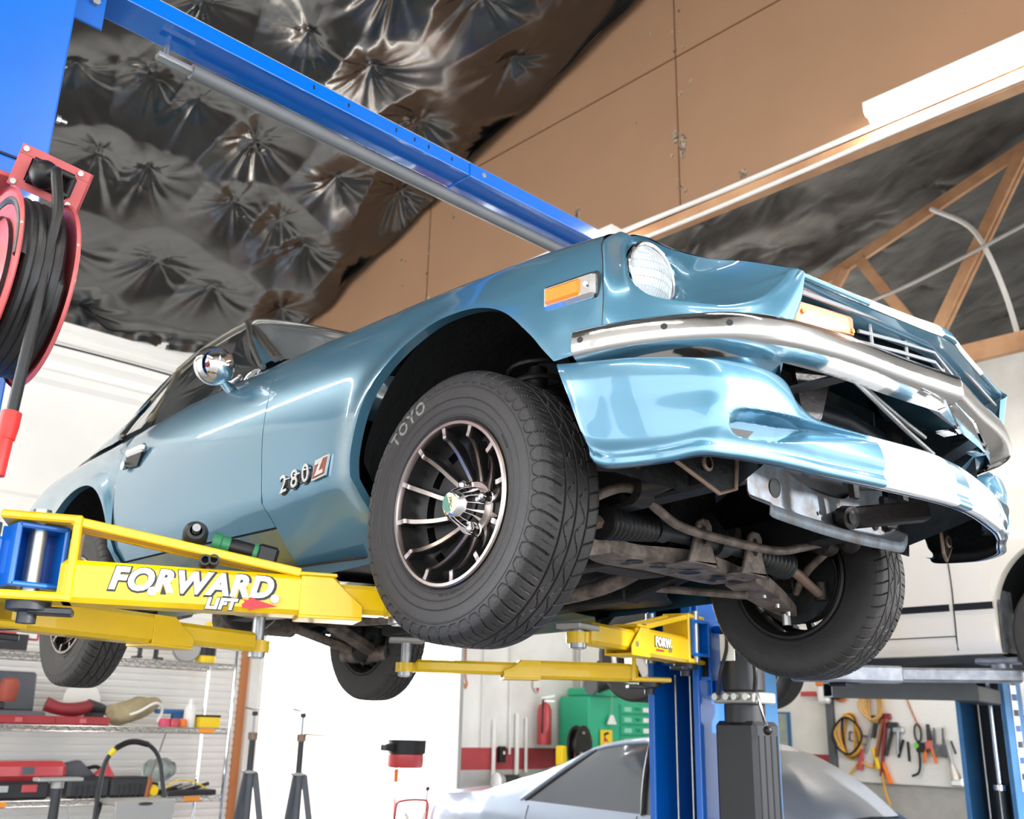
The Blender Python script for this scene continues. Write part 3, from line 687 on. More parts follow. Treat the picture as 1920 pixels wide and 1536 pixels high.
for y in(-.02,.20):
    for dy in(-.011,.012): o=A(.838-.12*abs(y)+.014,y+dy,.244-.045); mb.cyl(o,o+A(.003,0,0),.004,n=10)
cb(mb,'bracket_hole',M['black'],pb)
mb=MB(); 
for sg in(1,-1): mb.bar((.69,-.40*sg,.275),(.775,-.33*sg,.262),.05,.012,ch=.003); mb.bar((.60,-.42*sg,.22),(.765,-.335*sg,.256),.05,.006)
cb(mb,'bumper_bracket',M['dgrey'],split=True)
# ---------------------------------------------------------------- wheels
def tyre_mesh():
    Y=np.r_[np.linspace(-.0983,-.0983,1)]
    prof=[]                                    # (radius, y) from the outer bead round to the inner bead
    side=[(.193,.078),(.200,.086),(.212,.0915),(.232,.0955),(.252,.0975),(.268,.098),(.283,.0965),(.296,.0935),(.304,.0905)]
    sd=crom(np.array(side),10)
    for rr_,w_ in((.206,.0022),(.226,.0016),(.247,.0012),(.2755,.0014)): sd[:,1]+=.0013*(np.abs(sd[:,0]-rr_)<w_)
    yy=np.linspace(-.0885,.0885,104); tr=.3215-.0035*(np.abs(yy)/.085)**2-.010*np.clip((np.abs(yy)-.066)/.022,0,1)**2
    R=np.r_[sd[:,0],tr,sd[::-3,0]]; W=np.r_[-sd[:,1],yy,sd[::-3,1]]
    N=1080; th=np.arange(N)*2*PI/N; TH,WW=np.meshgrid(th,W,indexing='ij'); RR=np.broadcast_to(R,(N,len(R))).copy()
    dep=np.zeros_like(RR); dW=np.zeros_like(RR)
    for g,w in((-.034,.0026),(.003,.0028),(.040,.0026)): dep=np.maximum(dep,.0065*(np.abs(WW-g)<w))
    k=54
    for c,a in((-.0155,.0105),(.0215,.0105)):    # wavy sipes on the two centre ribs
        f=(TH*27/(2*PI)+WW*3)%1; wav=c+a*np.sin(2*PI*f)
        dep=np.maximum(dep,.004*((np.abs(WW-wav)<.0014)&(f>.08)))
        f2=(f+.5)%1; dep=np.maximum(dep,.002*((np.abs(WW-c-.012*(f2-.5))<.0011)&(f2>.3)&(f2<.55)))
    f=(TH*k/(2*PI)+WW*9)%1; tread=RR>.3015
    dep=np.maximum(dep,.0055*((WW<-.045)&tread&(np.abs(f-.5)<.055)))
    f3=(f+.25)%.5; dep=np.maximum(dep,.0016*((WW<-.040)&(WW>-.078)&(np.abs(f3-.25)<.05)&(np.sin(WW*1200)>-.2)))
    # rounded outer ends of the shoulder blocks, cut like loops into the sidewall
    gq=(f+.5)%1; rc=.2835+.019*np.abs(2*gq-1)**4; dW=.0018*((WW<-.0865)&(np.abs(RR-rc)<.0019)&(RR<.303))
    fr_=(TH*k/(2*PI)-WW*9)%1; dep=np.maximum(dep,.0055*((WW>.043)&tread&(np.abs(fr_-.5)<.055)))
    RR=RR-dep
    return np.stack([RR*np.cos(TH),WW+dW,RR*np.sin(TH)],-1)
TG=tyre_mesh()
def ring_text(mb,txt,ang,r,size,out,depth=.0015,shear=0,bold=0,space=1.0):
    V,F=text_mesh(txt,size,depth,shear,bold,space)
    a=math.radians(ang)+V[:,0]/r; rr=r+V[:,1]
    # out = outward side (-y); clockwise seen from outside
    P=np.stack([rr*np.sin(a),-(out+V[:,2]),rr*np.cos(a)],-1); 
    mb.add(P,F)
def make_wheel():
    w=bpy.data.objects.new('wheel',None); COL.objects.link(w); w.parent=CAR; w.location=(0,0,0)
    mb=MB(); mb.grid(TG,cu=True); mb.build('tyre',M['rubber'],w,local=True,smooth=28)
    mb=MB(); ring_text(mb,'TOYO',-35,.268,.044,.0977,.0012,bold=.0012,space=1.25); mb.build('raised_lettering',M['tyre_letter'],w,local=True,smooth=0)
    mb=MB(); ring_text(mb,'P205/70R14 93S',172,.213,.013,.0925,.001); ring_text(mb,'TUBELESS',60,.222,.010,.0945,.001)
    mb.build('size_lettering',M['rubber'],w,local=True,smooth=0)
    # rim: lip, fins, bowl, barrel
    mb=MB(); ax=(0,-1,0)
    mb.lathe([(.188,.070),(.196,.080),(.1965,.089),(.193,.0925),(.186,.0925),(.184,.089),(.1835,.078)],(0,0,0),ax,96)
    for k in range(12):
        a=math.radians(30*k+8); ra=A(math.cos(a),0,math.sin(a)); ta=A(-math.sin(a),0,math.cos(a)); o=A(0,-1,0)
        pr=[(.1845,.0900),(.172,.0885),(.159,.087),(.1525,.071),(.130,.046),(.100,.025),(.075,.011),(.062,.005)]; pr=crom(np.array(pr),4)
        half=np.interp(pr[:,0],[.06,.15,.185],[.0050,.0052,.0058]); bend=np.interp(pr[:,0],[.06,.11,.150,.163,.185],[.002,.004,.002,0,0])
        top=np.array([[ra*r+ta*(b-h)+o*q,ra*r+ta*(b+h)+o*q] for (r,q),h,b in zip(pr,half,bend)])
        mb.mi=0; mb.grid(top)
        low=top-o*.007; mb.grid(np.stack([top[:,0],low[:,0]])); mb.grid(np.stack([top[:,1],low[:,1]]))
        mb.mi=1; l2=top-o*np.interp(pr[:,0],[.06,.12,.185],[.012,.03,.05])[:,None,None]; mb.grid(np.stack([low[:,0],l2[:,0]])); mb.grid(np.stack([low[:,1],l2[:,1]]))
    mb.mi=0; mb.lathe([(.050,.010),(.063,.010),(.066,.006),(.066,-.004)],(0,0,0),ax,48)
    mb.mi=1
    mb.lathe([(.1835,.079),(.181,.060),(.178,.040),(.168,.022)],(0,0,0),ax,96)
    n=96; G=[]; prof=[(.168,.022),(.160,.018),(.142,.010),(.136,.006),(.10,-.006),(.07,-.004),(.05,.008)]
    t=np.arange(n)*2*PI/n; G=np.array([[A(r*math.cos(q),-h,r*math.sin(q)) for q in t] for r,h in prof]); b=len(mb.v); mb.v+= [tuple(p) for p in G.reshape(-1,3)]
    for i in range(len(prof)-1):
        for j in range(n):
            ph=(j-2)%8
            if i==1 and 1<=ph<=6: continue
            mb.f.append((b+i*n+j,b+i*n+(j+1)%n,b+(i+1)*n+(j+1)%n,b+(i+1)*n+j)); mb.m.append(1)
    mb.lathe([(.178,.040),(.174,.0),(.172,-.05),(.183,-.075),(.196,-.082),(.198,-.090),(.190,-.093),(.184,-.085),(.176,-.07)],(0,0,0),ax,64)
    mb.build('rim',[M['wheel_bright'],M['wheel_dark']],w,local=True,smooth=35)
    mb=MB(); G=[]; t=np.arange(48)*2*PI/48
    for r,h in[(.051,.004),(.051,.012),(.0495,.024),(.0465,.040),(.041,.058),(.034,.073),(.028,.081),(.024,.083),(.0,.083)]:
        G.append([A((r*(1+(.014 if .02<h<.06 else 0)*math.cos(12*q)))*math.cos(q),-h,(r*(1+(.014 if .02<h<.06 else 0)*math.cos(12*q)))*math.sin(q)) for q in t])
    mb.grid(np.array(G),cv=True); mb.build('hub_cap',M['chrome'],w,local=True,smooth=40)
    mb=MB(); mb.mi=0; mb.lathe([(.0,.0845),(.0225,.0845),(.0235,.082)],(0,0,0),ax,32); mb.mi=1; mb.prism([(math.cos(q)*.022,math.sin(q)*.022) for q in np.linspace(PI*.62,PI*1.62,16)],(0,-.0846,0),(1,0,0),(0,0,1),(0,-.0006,0))
    mb.mi=2; V,F=text_mesh('JIMC',.013,.0008); mb.add(np.stack([.006+V[:,1]*.9,-(.0853+V[:,2]),-V[:,0]],-1),F)
    mb.build('cap_emblem',[M['emb'],M['emb2'],M['black']],w,local=True,smooth=30)
    for k in range(4):
        a=math.radians(17+90*k); c=A(.0572*math.cos(a),0,.0572*math.sin(a)); mb=MB()
        mb.lathe([(.0165,.0),(.0165,.010),(.014,.012)],c,ax,20); mb.lathe([(.0125,.010),(.0125,.022),(.0105,.026)],c,ax,6); mb.sphere(c+A(0,-.030,0),.0105,14,8)
        mb.build('lug_nut',M['chrome'],w,local=True,smooth=40)
    # brake disc and back plate behind the wheel
    mb=MB(); mb.lathe([(.0,-.02),(.06,-.02),(.125,-.028),(.13,-.03),(.13,-.042),(.06,-.045),(0,-.05)],(0,0,0),ax,40); mb.build('brake_disc',M['susp_dark'],w,local=True)
    mb=MB(); mb.lathe([(.142,-.030),(.150,-.052),(.148,-.056),(.09,-.062),(.05,-.075),(0,-.075)],(0,0,0),ax,40); mb.build('brake_backing_plate',M['underbody'],w,local=True)
    return w
M['emb']=mat('cream_cap_emblem','#d8cfa8',.4); M['emb2']=mat('green_cap_emblem','#4f7f6c',.4)
W0=make_wheel(); TF=.7324; TR=.7041; 
def place(w,x,y,z,rz,camb,sc=(1,1,1)): w.location=(x+1.2,y,z+.4); w.rotation_euler=(camb,0,rz); w.scale=sc
place(W0,0,-TF,0,0,-.004)
W1=copy_tree(W0,CAR); place(W1,0,TF,0,PI,-.004); W1.rotation_euler=(.004,math.radians(40),PI)
W2=copy_tree(W0,CAR); place(W2,-2.305,-TR,-.0696,0,-.015,(.9612,.811,.9612)); W2.rotation_euler[1]=math.radians(-12)
W3=copy_tree(W0,CAR); place(W3,-2.305,TR,-.0696,PI,-.015,(.9612,.811,.9612))
for w in(W2,W3):
    for ch in [c for c in bpy.data.objects if c.parent==w]:
        if ch.name.startswith('tyre'):
            ch.material_slots[0].link='OBJECT'; ch.material_slots[0].material=M['rubber_rear']
# ---------------------------------------------------------------- underbody
for sg in(1,-1):
    mir=lambda P: np.asarray(P,float)*A(1,sg,1)
    c=A(-.01,0,.09); t=np.radians(np.linspace(-8,188,40))
    mb=MB(); mb.grid(mir([[c+A(.40*math.cos(q),y if y>-.7 else -.70-.085*min(1,max(0,(.09+.40*math.sin(q)-.08)/.10)),.40*math.sin(q)) for q in t] for y in(-.785,-.6,-.42)]))
    mb.grid(mir([[c+A(r*math.cos(q),-.42,max(-.035,r*math.sin(q))) for q in t] for r in(.40,.2,.02)]))
    cb(mb,'wheel_well',M['underbody'])
    c=A(-2.262,0,0); mb=MB(); mb.grid(mir([[c+A(.395*math.cos(q),y if y>-.7 else -.69-.095*min(1,max(0,(.395*math.sin(q)-.08)/.10)),.395*math.sin(q)) for q in t] for y in(-.785,-.6,-.50)])); mb.grid(mir([[c+A(r*math.cos(q),-.50,max(-.05,r*math.sin(q))) for q in t] for r in(.395,.2,.02)])); cb(mb,'wheel_well',M['underbody'])
    # strut with coil spring, front
    mb=MB(); mb.tube(mir([(0,-.56,-.02),(-.02,-.52,.18),(-.03,-.50,.42)]),[.038,.034,.026],14)
    q=np.linspace(0,6*2*PI,110); mb.tube(mir(np.stack([-.025+.075*np.cos(q),-.51+.075*np.sin(q),.16+.26*q/q[-1]],-1)),.007,6); mb.lathe([(.0,0),(.09,0),(.088,.012),(.03,.02)],mir((-.018,-.52,.145)),(0,0,1),20)
    cb(mb,'front_strut',M['susp_dark'])
    mb=MB(); mb.cyl(mir((0,-.70,0)),mir((0,-.60,0)),.045,.06,16); mb.bar(mir((0,-.60,.02)),mir((.12,-.62,-.055)),.05,.03,ch=.006); mb.cyl(mir((.12,-.63,-.085)),mir((.12,-.63,-.03)),.02,n=12); mb.sphere(mir((.0,-.61,-.095)),.028,12,8)
    cb(mb,'steering_knuckle',M['susp_dark'])
    # lower control arm, boxed and tapering outward
    mb=MB(); i=A(.02,-.335,-.035);o=A(.0,-.64,-.112)
    G=[]
    for k in np.linspace(0,1,6):
        p=i*(1-k)+o*k; w=.055*(1-k)+.026*k+ .012*math.sin(k*PI); h=.024*(1-k)+.016*k
        G.append(mir([p+A(-w,0,-h),p+A(w,0,-h),p+A(w,0,h),p+A(w*.75,0,h+.004),p+A(-w*.75,0,h+.004),p+A(-w,0,h)]))
    mb.grid(np.array(G),cv=True); 
    for g in(G[0],G[-1]): mb.add(g,[tuple(range(6))])
    ca=cb(mb,'control_arm',M['rod_g'] if 'rod_g' in M else M['susp'],smooth=30)
    mb=MB(); 
    for k in(.35,.62,.85): p=i*(1-k)+o*k; mb.cyl(mir(p+A(.02,0,-.03)),mir(p+A(.02,0,-.018)),.008,n=10)
    mb.cyl(mir(o+A(.0,0.02,-.045)),mir(o+A(0,.02,-.01)),.014,n=8); cb(mb,'arm_bolt',M['zinc'],ca,split=True)
    # tension rod running back to the frame
    mb=MB(); mb.tube(mir([(0,-.40,-.085),(-.40,-.36,-.03),(-.52,-.345,-.015)]),.013,10); mb.lathe([(.02,-.02),(.04,-.015),(.04,.015),(.02,.02)],mir((-.47,-.35,-.02)),(1,0,0),16); cb(mb,'tension_rod',M['susp'])
    mb=MB(); mb.prism([(-.07,.09),(-.06,-.05),(.03,-.06),(.06,.09)],mir((-.50,-.40,-.0)),(1,0,0),(0,0,1),mir((0,.10,0))); cb(mb,'rod_bracket',M['susp_dark'])
    # steering: bellows and tie rod
    mb=MB(); G=[]; y0_,y1_=(-.225,-.425); 
    for k in range(41):
        u=k/40; r=(.030+.012*u)*(1+.10*(1 if k%4<2 else -1)); G.append((r,u*.20))
    G=[(.024,-.01)]+G+[(.016,.205)]; mb.lathe(G,mir((.12,y0_,.012)),mir((0,-1,-.05)),24); cb(mb,'steering_bellows',M['cable'],smooth=20)
    mb=MB(); mb.tube(mir([(.12,-.42,.002),(.12,-.50,-.02),(.12,-.63,-.07)]),[.013,.016,.014],12); mb.cyl(mir((.12,-.43,.0)),mir((.12,-.455,-.008)),.018,n=6); cb(mb,'tie_rod',M['rod'])
    # frame rails and sills
    mb=MB(); mb.bar(mir((.50,-.38,.10)),mir((-.10,-.38,.07)),.07,.10,ch=.008); mb.bar(mir((-.05,-.38,.07)),mir((-.45,-.36,-.04)),.07,.09,ch=.008); mb.bar(mir((-.42,-.36,-.05)),mir((-1.75,-.36,-.10)),.09,.06,ch=.008); cb(mb,'frame_rail',M['underbody'])
    mb=MB(); mb.tube(mir([(.30,-.50,.055),(.32,-.47,.06),(.36,-.42,.09)]),.03,12); mb.bar(mir((.28,-.66,.075)),mir((.36,-.40,.10)),.05,.02,ch=.004); cb(mb,'frame_horn',M['susp_dark'])
    mb=MB(); mb.prism([(-.09,.09),(-.085,.0),(.03,-.055),(.075,-.04),(.085,.09)],mir((.55,-.58,.04)),nrm(mir((.25,.95,0))),(0,0,1),(-.004,0,0)); cb(mb,'tow_hook_plate',M['underbody'])
    mb=MB(); e=np.array([mir(A(.552,-.58,.04)+nrm((.25,.95,0))*u+A(0,0,v)) for u,v in((-.085,.0),(.03,-.055),(.075,-.04),(.088,.09))]); mb.tube(e,.005,6); mb.lathe([(.018,0),(.018,.004),(.012,.006)],mir(A(.554,-.585,.045)),(1,0,0),16); cb(mb,'hook_plate_edge',M['rod'])
    # rear: lower arm, half shaft, strut
    mb=MB(); mb.bar(mir((-2.16,-.34,-.06)),mir((-2.24,-.66,-.16)),.06,.05,ch=.01); mb.bar(mir((-2.46,-.34,-.06)),mir((-2.36,-.66,-.16)),.05,.045,ch=.01); mb.cyl(mir((-2.12,-.655,-.165)),mir((-2.48,-.655,-.165)),.04,n=16); mb.lathe([(.012,0),(.03,0),(.036,.012)],mir((-2.11,-.655,-.165)),(1,0,0),16); cb(mb,'rear_control_arm',M['susp'])
    mb=MB(); mb.tube(mir([(-2.30,-.14,.02),(-2.305,-.40,-.03),(-2.305,-.64,-.069)]),[.035,.026,.035],12); mb.sphere(mir((-2.30,-.20,.01)),.05,12,8); mb.sphere(mir((-2.305,-.58,-.06)),.05,12,8); cb(mb,'half_shaft',M['susp_dark'])
    mb=MB(); mb.tube(mir([(-2.305,-.60,-.10),(-2.31,-.56,.15),(-2.32,-.53,.35)]),[.045,.036,.03],12); cb(mb,'rear_strut',M['susp_dark'])
    mb=MB(); mb.lathe([(0,.0),(.10,0),(.13,-.02),(.135,-.045),(.05,-.055),(0,-.055)],mir((-2.305,-.60,-.069)),mir((0,1,0)),28); cb(mb,'rear_drum',M['underbody'])
# floor pan
mb=MB(); xs_=np.linspace(.40,-3.15,40)
def fz(x): return float(np.interp(x,[-3.15,-2.75,-2.55,-1.9,-1.7,-.45,-.2,.0,.4],[.08,.06,.05,.04,-.05,-.06,.10,.28,.30]))
G=[]
for x in xs_:
    hw=float(np.interp(x,[-3.15,-2.7,-2.62,-1.9,-1.84,-.45,-.40,.4],[.62,.66,.50,.50,.72,.72,.44,.42])); tun=float(np.interp(x,[-2,-1.8,-.5,-.2,0],[0,.12,.14,.05,0]))
    G.append([(x,y*hw,fz(x)+tun*math.exp(-(y/.28)**2)+(.006 if abs(y)<.9 else 0)*math.sin(x*18)*math.sin(y*12)) for y in np.linspace(-1,1,41)])
mb.grid(np.array(G)); cb(mb,'floor_pan',M['underbody'],smooth=40)
mb=MB(); mb.box((.08,0,.36),(.5,.34,.25),None,.04); mb.prism([(-.13,.15),(-.13,-.0),(-.05,-.10),(.06,-.10),(.08,.15)],(-.16,-.14,.05),(1,0,0),(0,0,1),(0,.28,0)); cb(mb,'engine_oil_pan',M['underbody'],bev=.01)
mb=MB(); mb.tube([(-.25,0,.12),(-.6,0,.06),(-1.1,0,.03),(-1.2,0,.05)],[.15,.11,.09,.05],20); mb.tube([(-1.2,0,.05),(-2.1,0,.05)],.04,14); cb(mb,'gearbox_and_driveshaft',M['susp_dark'])
mb=MB(); mb.sphere((-2.30,0,.03),.15,20,12,(1.1,.9,1)); mb.bar((-2.12,-.36,-.03),(-2.12,.36,-.03),.05,.05,ch=.01); mb.bar((-2.5,-.34,0),(-2.5,.34,0),.09,.03,ch=.01); cb(mb,'differential',M['susp_dark'])
mb=MB(); mb.tube(crom([(-.1,.14,.02),(-.5,.20,-.06),(-1.2,.20,-.08),(-1.9,.24,-.06),(-2.15,.30,.02),(-2.5,.30,.10),(-2.9,.30,.0)],8),.026,12); mb.tube([(-2.75,.1,.0),(-2.75,.5,.0)],.08,16); cb(mb,'exhaust_pipe',M['susp'])
# engine crossmember with rack cradle
mb=MB(); P=[(-.36,-.03),(-.27,-.055),(-.12,-.05),(0,-.045),(.12,-.05),(.27,-.055),(.36,-.03)]
G=[]
for y,z in crom(np.array(P),5):
    w=.075+.02*math.cos(y*8); G.append([(.02-w,y,z+.05),(.02-w,y,z),(.02-w+.01,y,z-.008),(.02+w-.01,y,z-.008),(.02+w,y,z),(.02+w,y,z+.03)])
mb.grid(np.array(G)); 
for sg in(1,-1): mb.bar((.0,.36*sg,-.02),(.0,.40*sg,.10),.14,.05,up=(1,0,0),ch=.01)
XM=cb(mb,'engine_crossmember',M['susp'],smooth=30)
mb=MB()
for y in(-.22,-.12,0.02,.16,.25): mb.lathe([(.0,0),(.024 if abs(y-.02)>.1 else .034,0),(.024,.001)],(.06,y,-.0660),(0,0,-1),16)
for y in(-.2,.0,.2): mb.lathe([(.0,0),(.014,0)],(.01,y,-.0660),(0,0,-1),12)
cb(mb,'drain_hole',M['black'],XM,split=True)
for y in(-.03,.22):
    mb=MB(); q=[(-.075,-.06),(-.05,.0),(-.03,.055),(-.01,.068),(.02,.068),(.035,.05),(.03,.0),(.05,-.06)]; mb.prism(q,(.155,y,.0),(0,1,0),(.0,0,1),(-.012,0,0)); mb.prism([(-.07,-.06),(.05,-.06),(.05,-.052),(-.07,-.052)],(.155,y,0),(0,1,0),(0,0,1),(-.10,0,0)); k=cb(mb,'rack_bracket',M['susp'],bev=.004)
    mb=MB(); mb.prism([(-.016+.012*math.cos(t),.02+.026*math.sin(t)) for t in np.linspace(0,2*PI,16)[:-1]],(.1565,y+.008,.005),(0,1,.25),(0,0,1),(.0012,0,0)); cb(mb,'slot',M['black'],k)
mb=MB(); mb.tube([(.12,-.24,.014),(.12,.24,.014)],.022,18); mb.tube([(.12,-.21,.014),(.12,-.17,.014)],.03,18); mb.tube([(.12,.06,.014),(.12,.11,.014)],.034,18); mb.tube([(.12,.10,.02),(.05,.12,.10)],.03,14); cb(mb,'steering_rack',M['steel_d'] if 'steel_d' in M else M['dgrey'])
mb=MB(); mb.tube(crom([(.05,-.60,-.06),(.12,-.56,.0),(.24,-.50,.055),(.25,-.42,.05),(.235,-.34,.03),(.22,-.22,.006),(.22,0,0),(.22,.22,.006),(.235,.34,.03),(.25,.42,.05),(.24,.50,.055),(.12,.56,0),(.05,.60,-.06)],6),.0125,12)
SB=cb(mb,'anti_roll_bar',M['susp'])
mb=MB()
for sg in(1,-1): mb.lathe([(.014,-.03),(.034,-.028),(.034,.028),(.014,.03)],(.25,.44*sg,.052),(0,1,0),16); mb.cyl((.05,.585*sg,-.05),(.05,.585*sg,.03),.007,n=8)
cb(mb,'bar_bushing',M['susp_dark'],SB,split=True)
# radiator support channel
mb=MB(); P=[(-.315,.012,.13),(-.29,.006,.14),(-.17,.002,.135),(-.09,.0,.115),(.02,.0,.100),(.14,.002,.105),(.22,.006,.14),(.33,.012,.16),(.37,.04,.17)]
G=[]
for y,zb,zt in crom(np.array(P),6): G.append([(.475,y,max(zt,zb+.02)),(.478,y,zb+.035),(.482,y,zb+.025),(.535,y,zb-.002),(.537,y,zb-.010),(.534,y,zb-.030)])
G=[[(x,y,z) for x,y,z in r] for r in G]
mb.grid(np.array(G)); RSP=cb(mb,'radiator_support',M['galv'],smooth=25,solid=.004)
mb=MB(); mb.lathe([(0,0),(.024,0),(.024,.001)],(.4795,-.20,.072),(1,0,-.08),20); mb.lathe([(0,0),(.016,0)],(.4835,.30,.06),(1,0,-.08),16); mb.lathe([(0,0),(.006,0)],(.4835,-.0,.045),(1,0,-.08),10); cb(mb,'panel_hole',M['black'],RSP,split=True)
mb=MB(); mb.bar((.49,.06,.035),(.66,.22,.06),.055,.05,ch=.006); mb.cyl((.52,.05,.035),(.545,.045,.03),.03,n=20); cb(mb,'jack_bracket',M['susp_dark']); mb=MB(); mb.cyl((.546,.045,.03),(.549,.045,.03),.017,n=18); cb(mb,'bracket_hole',M['steel'])
# interior seen through the glass
mb=MB(); mb.box((-1.5,0,.30),(.9,1.30,.5),None,.05); mb.box((-1.75,-.36,.56),(.16,.46,.30),None,.05); mb.box((-1.75,.36,.56),(.16,.46,.30),None,.05); cb(mb,'cabin_interior',M['seat'])
mb=MB(); mb.box((-1.84,-.38,.73),(.10,.24,.13),None,.04); mb.box((-1.84,.38,.73),(.10,.24,.13),None,.04); cb(mb,'headrest',M['grey_plastic'],split=True)
# ================================================================ the workshop
XW=-6.4; YS=9.8; YL=-5.2; XF=4.8; RS_=.328; 
def roofz(x): return 4.735+RS_*(x-XW)
M['plastic']=mat('shiny_black_plastic_sheet','#0a0a0b',.27,0,coat=.5,coatr=.12,spec=1,ior=1.6,bump=.25,bscale=6,stretch=(1,2.2,1))
M['plastic2']=mat('dusty_black_plastic_sheet','#4b4947',.45,0,spec=.5,col2='#2e2d2c',nscale=2.2,bump=.35,bscale=6,stretch=(1,2.4,1))
M['hem']=mat('folded_black_sheet_edge','#0c0c0d',.45)
M['brownwall']=mat('brown_painted_board','#a17d61',.7,noise=.08,nscale=2,bump=.04,bscale=40)
M['concrete']=mat('concrete_floor','#6d6b67',.5,noise=.25,nscale=1.5,bump=.05,bscale=20)
M['wallw']=mat('white_painted_metal_wall','#efeeea',.55,noise=.05,nscale=2.5)
M['wallw2']=mat('white_wall_with_grime','#ecebe7',.6,col2='#dcd9d2',nscale=1.3)
M['redband']=mat('faded_red_wall_paint','#b04247',.6,noise=.25,nscale=5)
M['greyband']=mat('grey_lower_wall','#b9b7b3',.6,noise=.15)
M['tube']=mat('lit_fluorescent_tube','#ffffff',.5,emit=70,emcol='#fff6ea')
M['pegs']=mat('white_pegboard','#f0efed',.5)
def pegmat():
    m=M['pegs'];N=m.node_tree.nodes;L=m.node_tree.links;b=N['Principled BSDF'];tc=[n for n in N if n.type=='TEX_COORD'][0]
    vm=N.new('ShaderNodeVectorMath');vm.operation='SCALE';vm.inputs[3].default_value=1/.0254;L.new(tc.outputs['Object'],vm.inputs[0])
    fr=N.new('ShaderNodeVectorMath');fr.operation='FRACTION';L.new(vm.outputs[0],fr.inputs[0])
    sb=N.new('ShaderNodeVectorMath');sb.operation='SUBTRACT';sb.inputs[1].default_value=(.5,.5,.5);L.new(fr.outputs[0],sb.inputs[0])
    ml=N.new('ShaderNodeVectorMath');ml.operation='MULTIPLY';ml.inputs[1].default_value=(1,0,1);L.new(sb.outputs[0],ml.inputs[0])
    ln=N.new('ShaderNodeVectorMath');ln.operation='LENGTH';L.new(ml.outputs[0],ln.inputs[0])
    lt=N.new('ShaderNodeMath');lt.operation='LESS_THAN';lt.inputs[1].default_value=.15;L.new(ln.outputs['Value'],lt.inputs[0])
    mx=N.new('ShaderNodeMix');mx.data_type='RGBA';mx.inputs[6].default_value=srgb('#f2f1ef');mx.inputs[7].default_value=srgb('#555350');L.new(lt.outputs[0],mx.inputs[0]);L.new(mx.outputs[2],b.inputs['Base Color'])
pegmat()
# floor
mb=MB(); mb.grid(np.array([[(x,y,0) for y in np.linspace(YL-6,14,12)] for x in np.linspace(-16,10,14)])); struct(mb.build('floor',M['concrete'],fixn=False,smooth=0))
# ceiling: black plastic sheet pinned to the sloping roof, billowing between the pins
def sheet(y0_,y1_,step,seed,amp,plt,sx=.62,sy=.46,extra=()):
    rs=np.random.RandomState(seed)
    X=np.arange(XW-.15,3.6,step); Y=np.arange(y0_,y1_+step,step); GX,GY=np.meshgrid(X,Y,indexing='ij')
    pins=list(extra); 
    for i,x in enumerate(np.arange(XW,4,sx)):
        for y in np.arange(y0_-.2,y1_+.4,sy):
            p=(x+rs.uniform(-.13,.13)+(0 if i%2 else 0),y+(sy/2 if i%2 else 0)+rs.uniform(-.12,.12))
            if all((p[0]-q[0])**2+(p[1]-q[1])**2>.075 for q in extra): pins.append(p)
    pins=np.array(pins); H=np.full(GX.shape,9.); Hm=np.zeros(GX.shape)
    P1=np.full(GX.shape,9.);
    for k,(px,py) in enumerate(pins):
        dx=GX-px;dy=GY-py; d=np.hypot(dx,dy); m=d<P1; 
        P1=np.minimum(P1,d)
        w=d<.75
        if not w.any(): continue
        ph=np.arctan2(dy[w],dx[w]); dd=d[w]; n1=rs.randint(7,12); n2=rs.randint(14,22); f1,f2=rs.uniform(0,6.28,2); 
        ps=np.sin(n1*ph+f1+1.3*np.sin(ph*2+f2)+dd*3)+.6*np.sin(n2*ph+f2+dd*5)
        sel=.55+.45*np.sin(ph*2+f1)
        A_=plt*rs.uniform(.6,1.3)*np.clip(dd/.05,0,1)*np.exp(-dd/.20)*sel
        Hm[w]+=A_*np.sign(ps)*np.abs(ps)**.8*-1
    bul=amp*(1-np.exp(-(P1/.24)**1.3))
    wr=.045*np.sin(GX*3+1.5*np.sin(GY*2.1+seed))*np.sin(GY*4+2*np.sin(GX*1.3))+.0025*np.sin(GX*13+4*np.sin(GY*4))
    Z=roofz(GX)-bul+Hm+wr*np.clip(P1/.12,0,1)
    return np.stack([GX,GY,Z],-1)
E1=[(-4.02,-.12),(-4.03,.19),(-4.73,.20),(-4.73,1.29),(-4.73,.89)]
mb=MB(); mb.grid(sheet(-3.6,2.12,.015,3,.14,.024,.78,.60,extra=E1)); CE=struct(mb.build('ceiling',M['plastic'],smooth=180,fixn=False))
mb=MB(); mb.grid(np.array([[(x,y,roofz(x)-.03) for y in(-5.3,-3.55)] for x in(XW-.15,3.6)])); struct(mb.build('ceiling',M['plastic'],fixn=False))
mb=MB(); mb.grid(sheet(2.28,YS,.03,11,.06,.022,.7,.55)); struct(mb.build('ceiling',M['plastic2'],smooth=180,fixn=False))
mb=MB(); mb.prism([(XW-.3,roofz(XW-.3)+.14),(3.5,roofz(3.5)+.14),(3.5,roofz(3.5)+.24),(XW-.3,roofz(XW-.3)+.24)],(0,YL-.2,0),(1,0,0),(0,0,1),(0,YS-YL+.4,0)); struct(mb.build('roof',M['wallw2'],smooth=0))  # roof slab added above the sheets to stop sky light leaking in
# far slope of the roof above and behind the camera, and an unseen header added to block high sun over the open front
mb=MB(); mb.box(((3.4+XF+1)/2,(YL+YS)/2,roofz(3.4)+.02),(XF+1-3.4,YS-YL,.1)); struct(mb.build('ceiling',M['plastic2']))
mb=MB(); mb.box((XF+.1,(YL+YS)/2,6.2),(.2,YS-YL,3.4)); struct(mb.build('wall_front',M['wallw']))
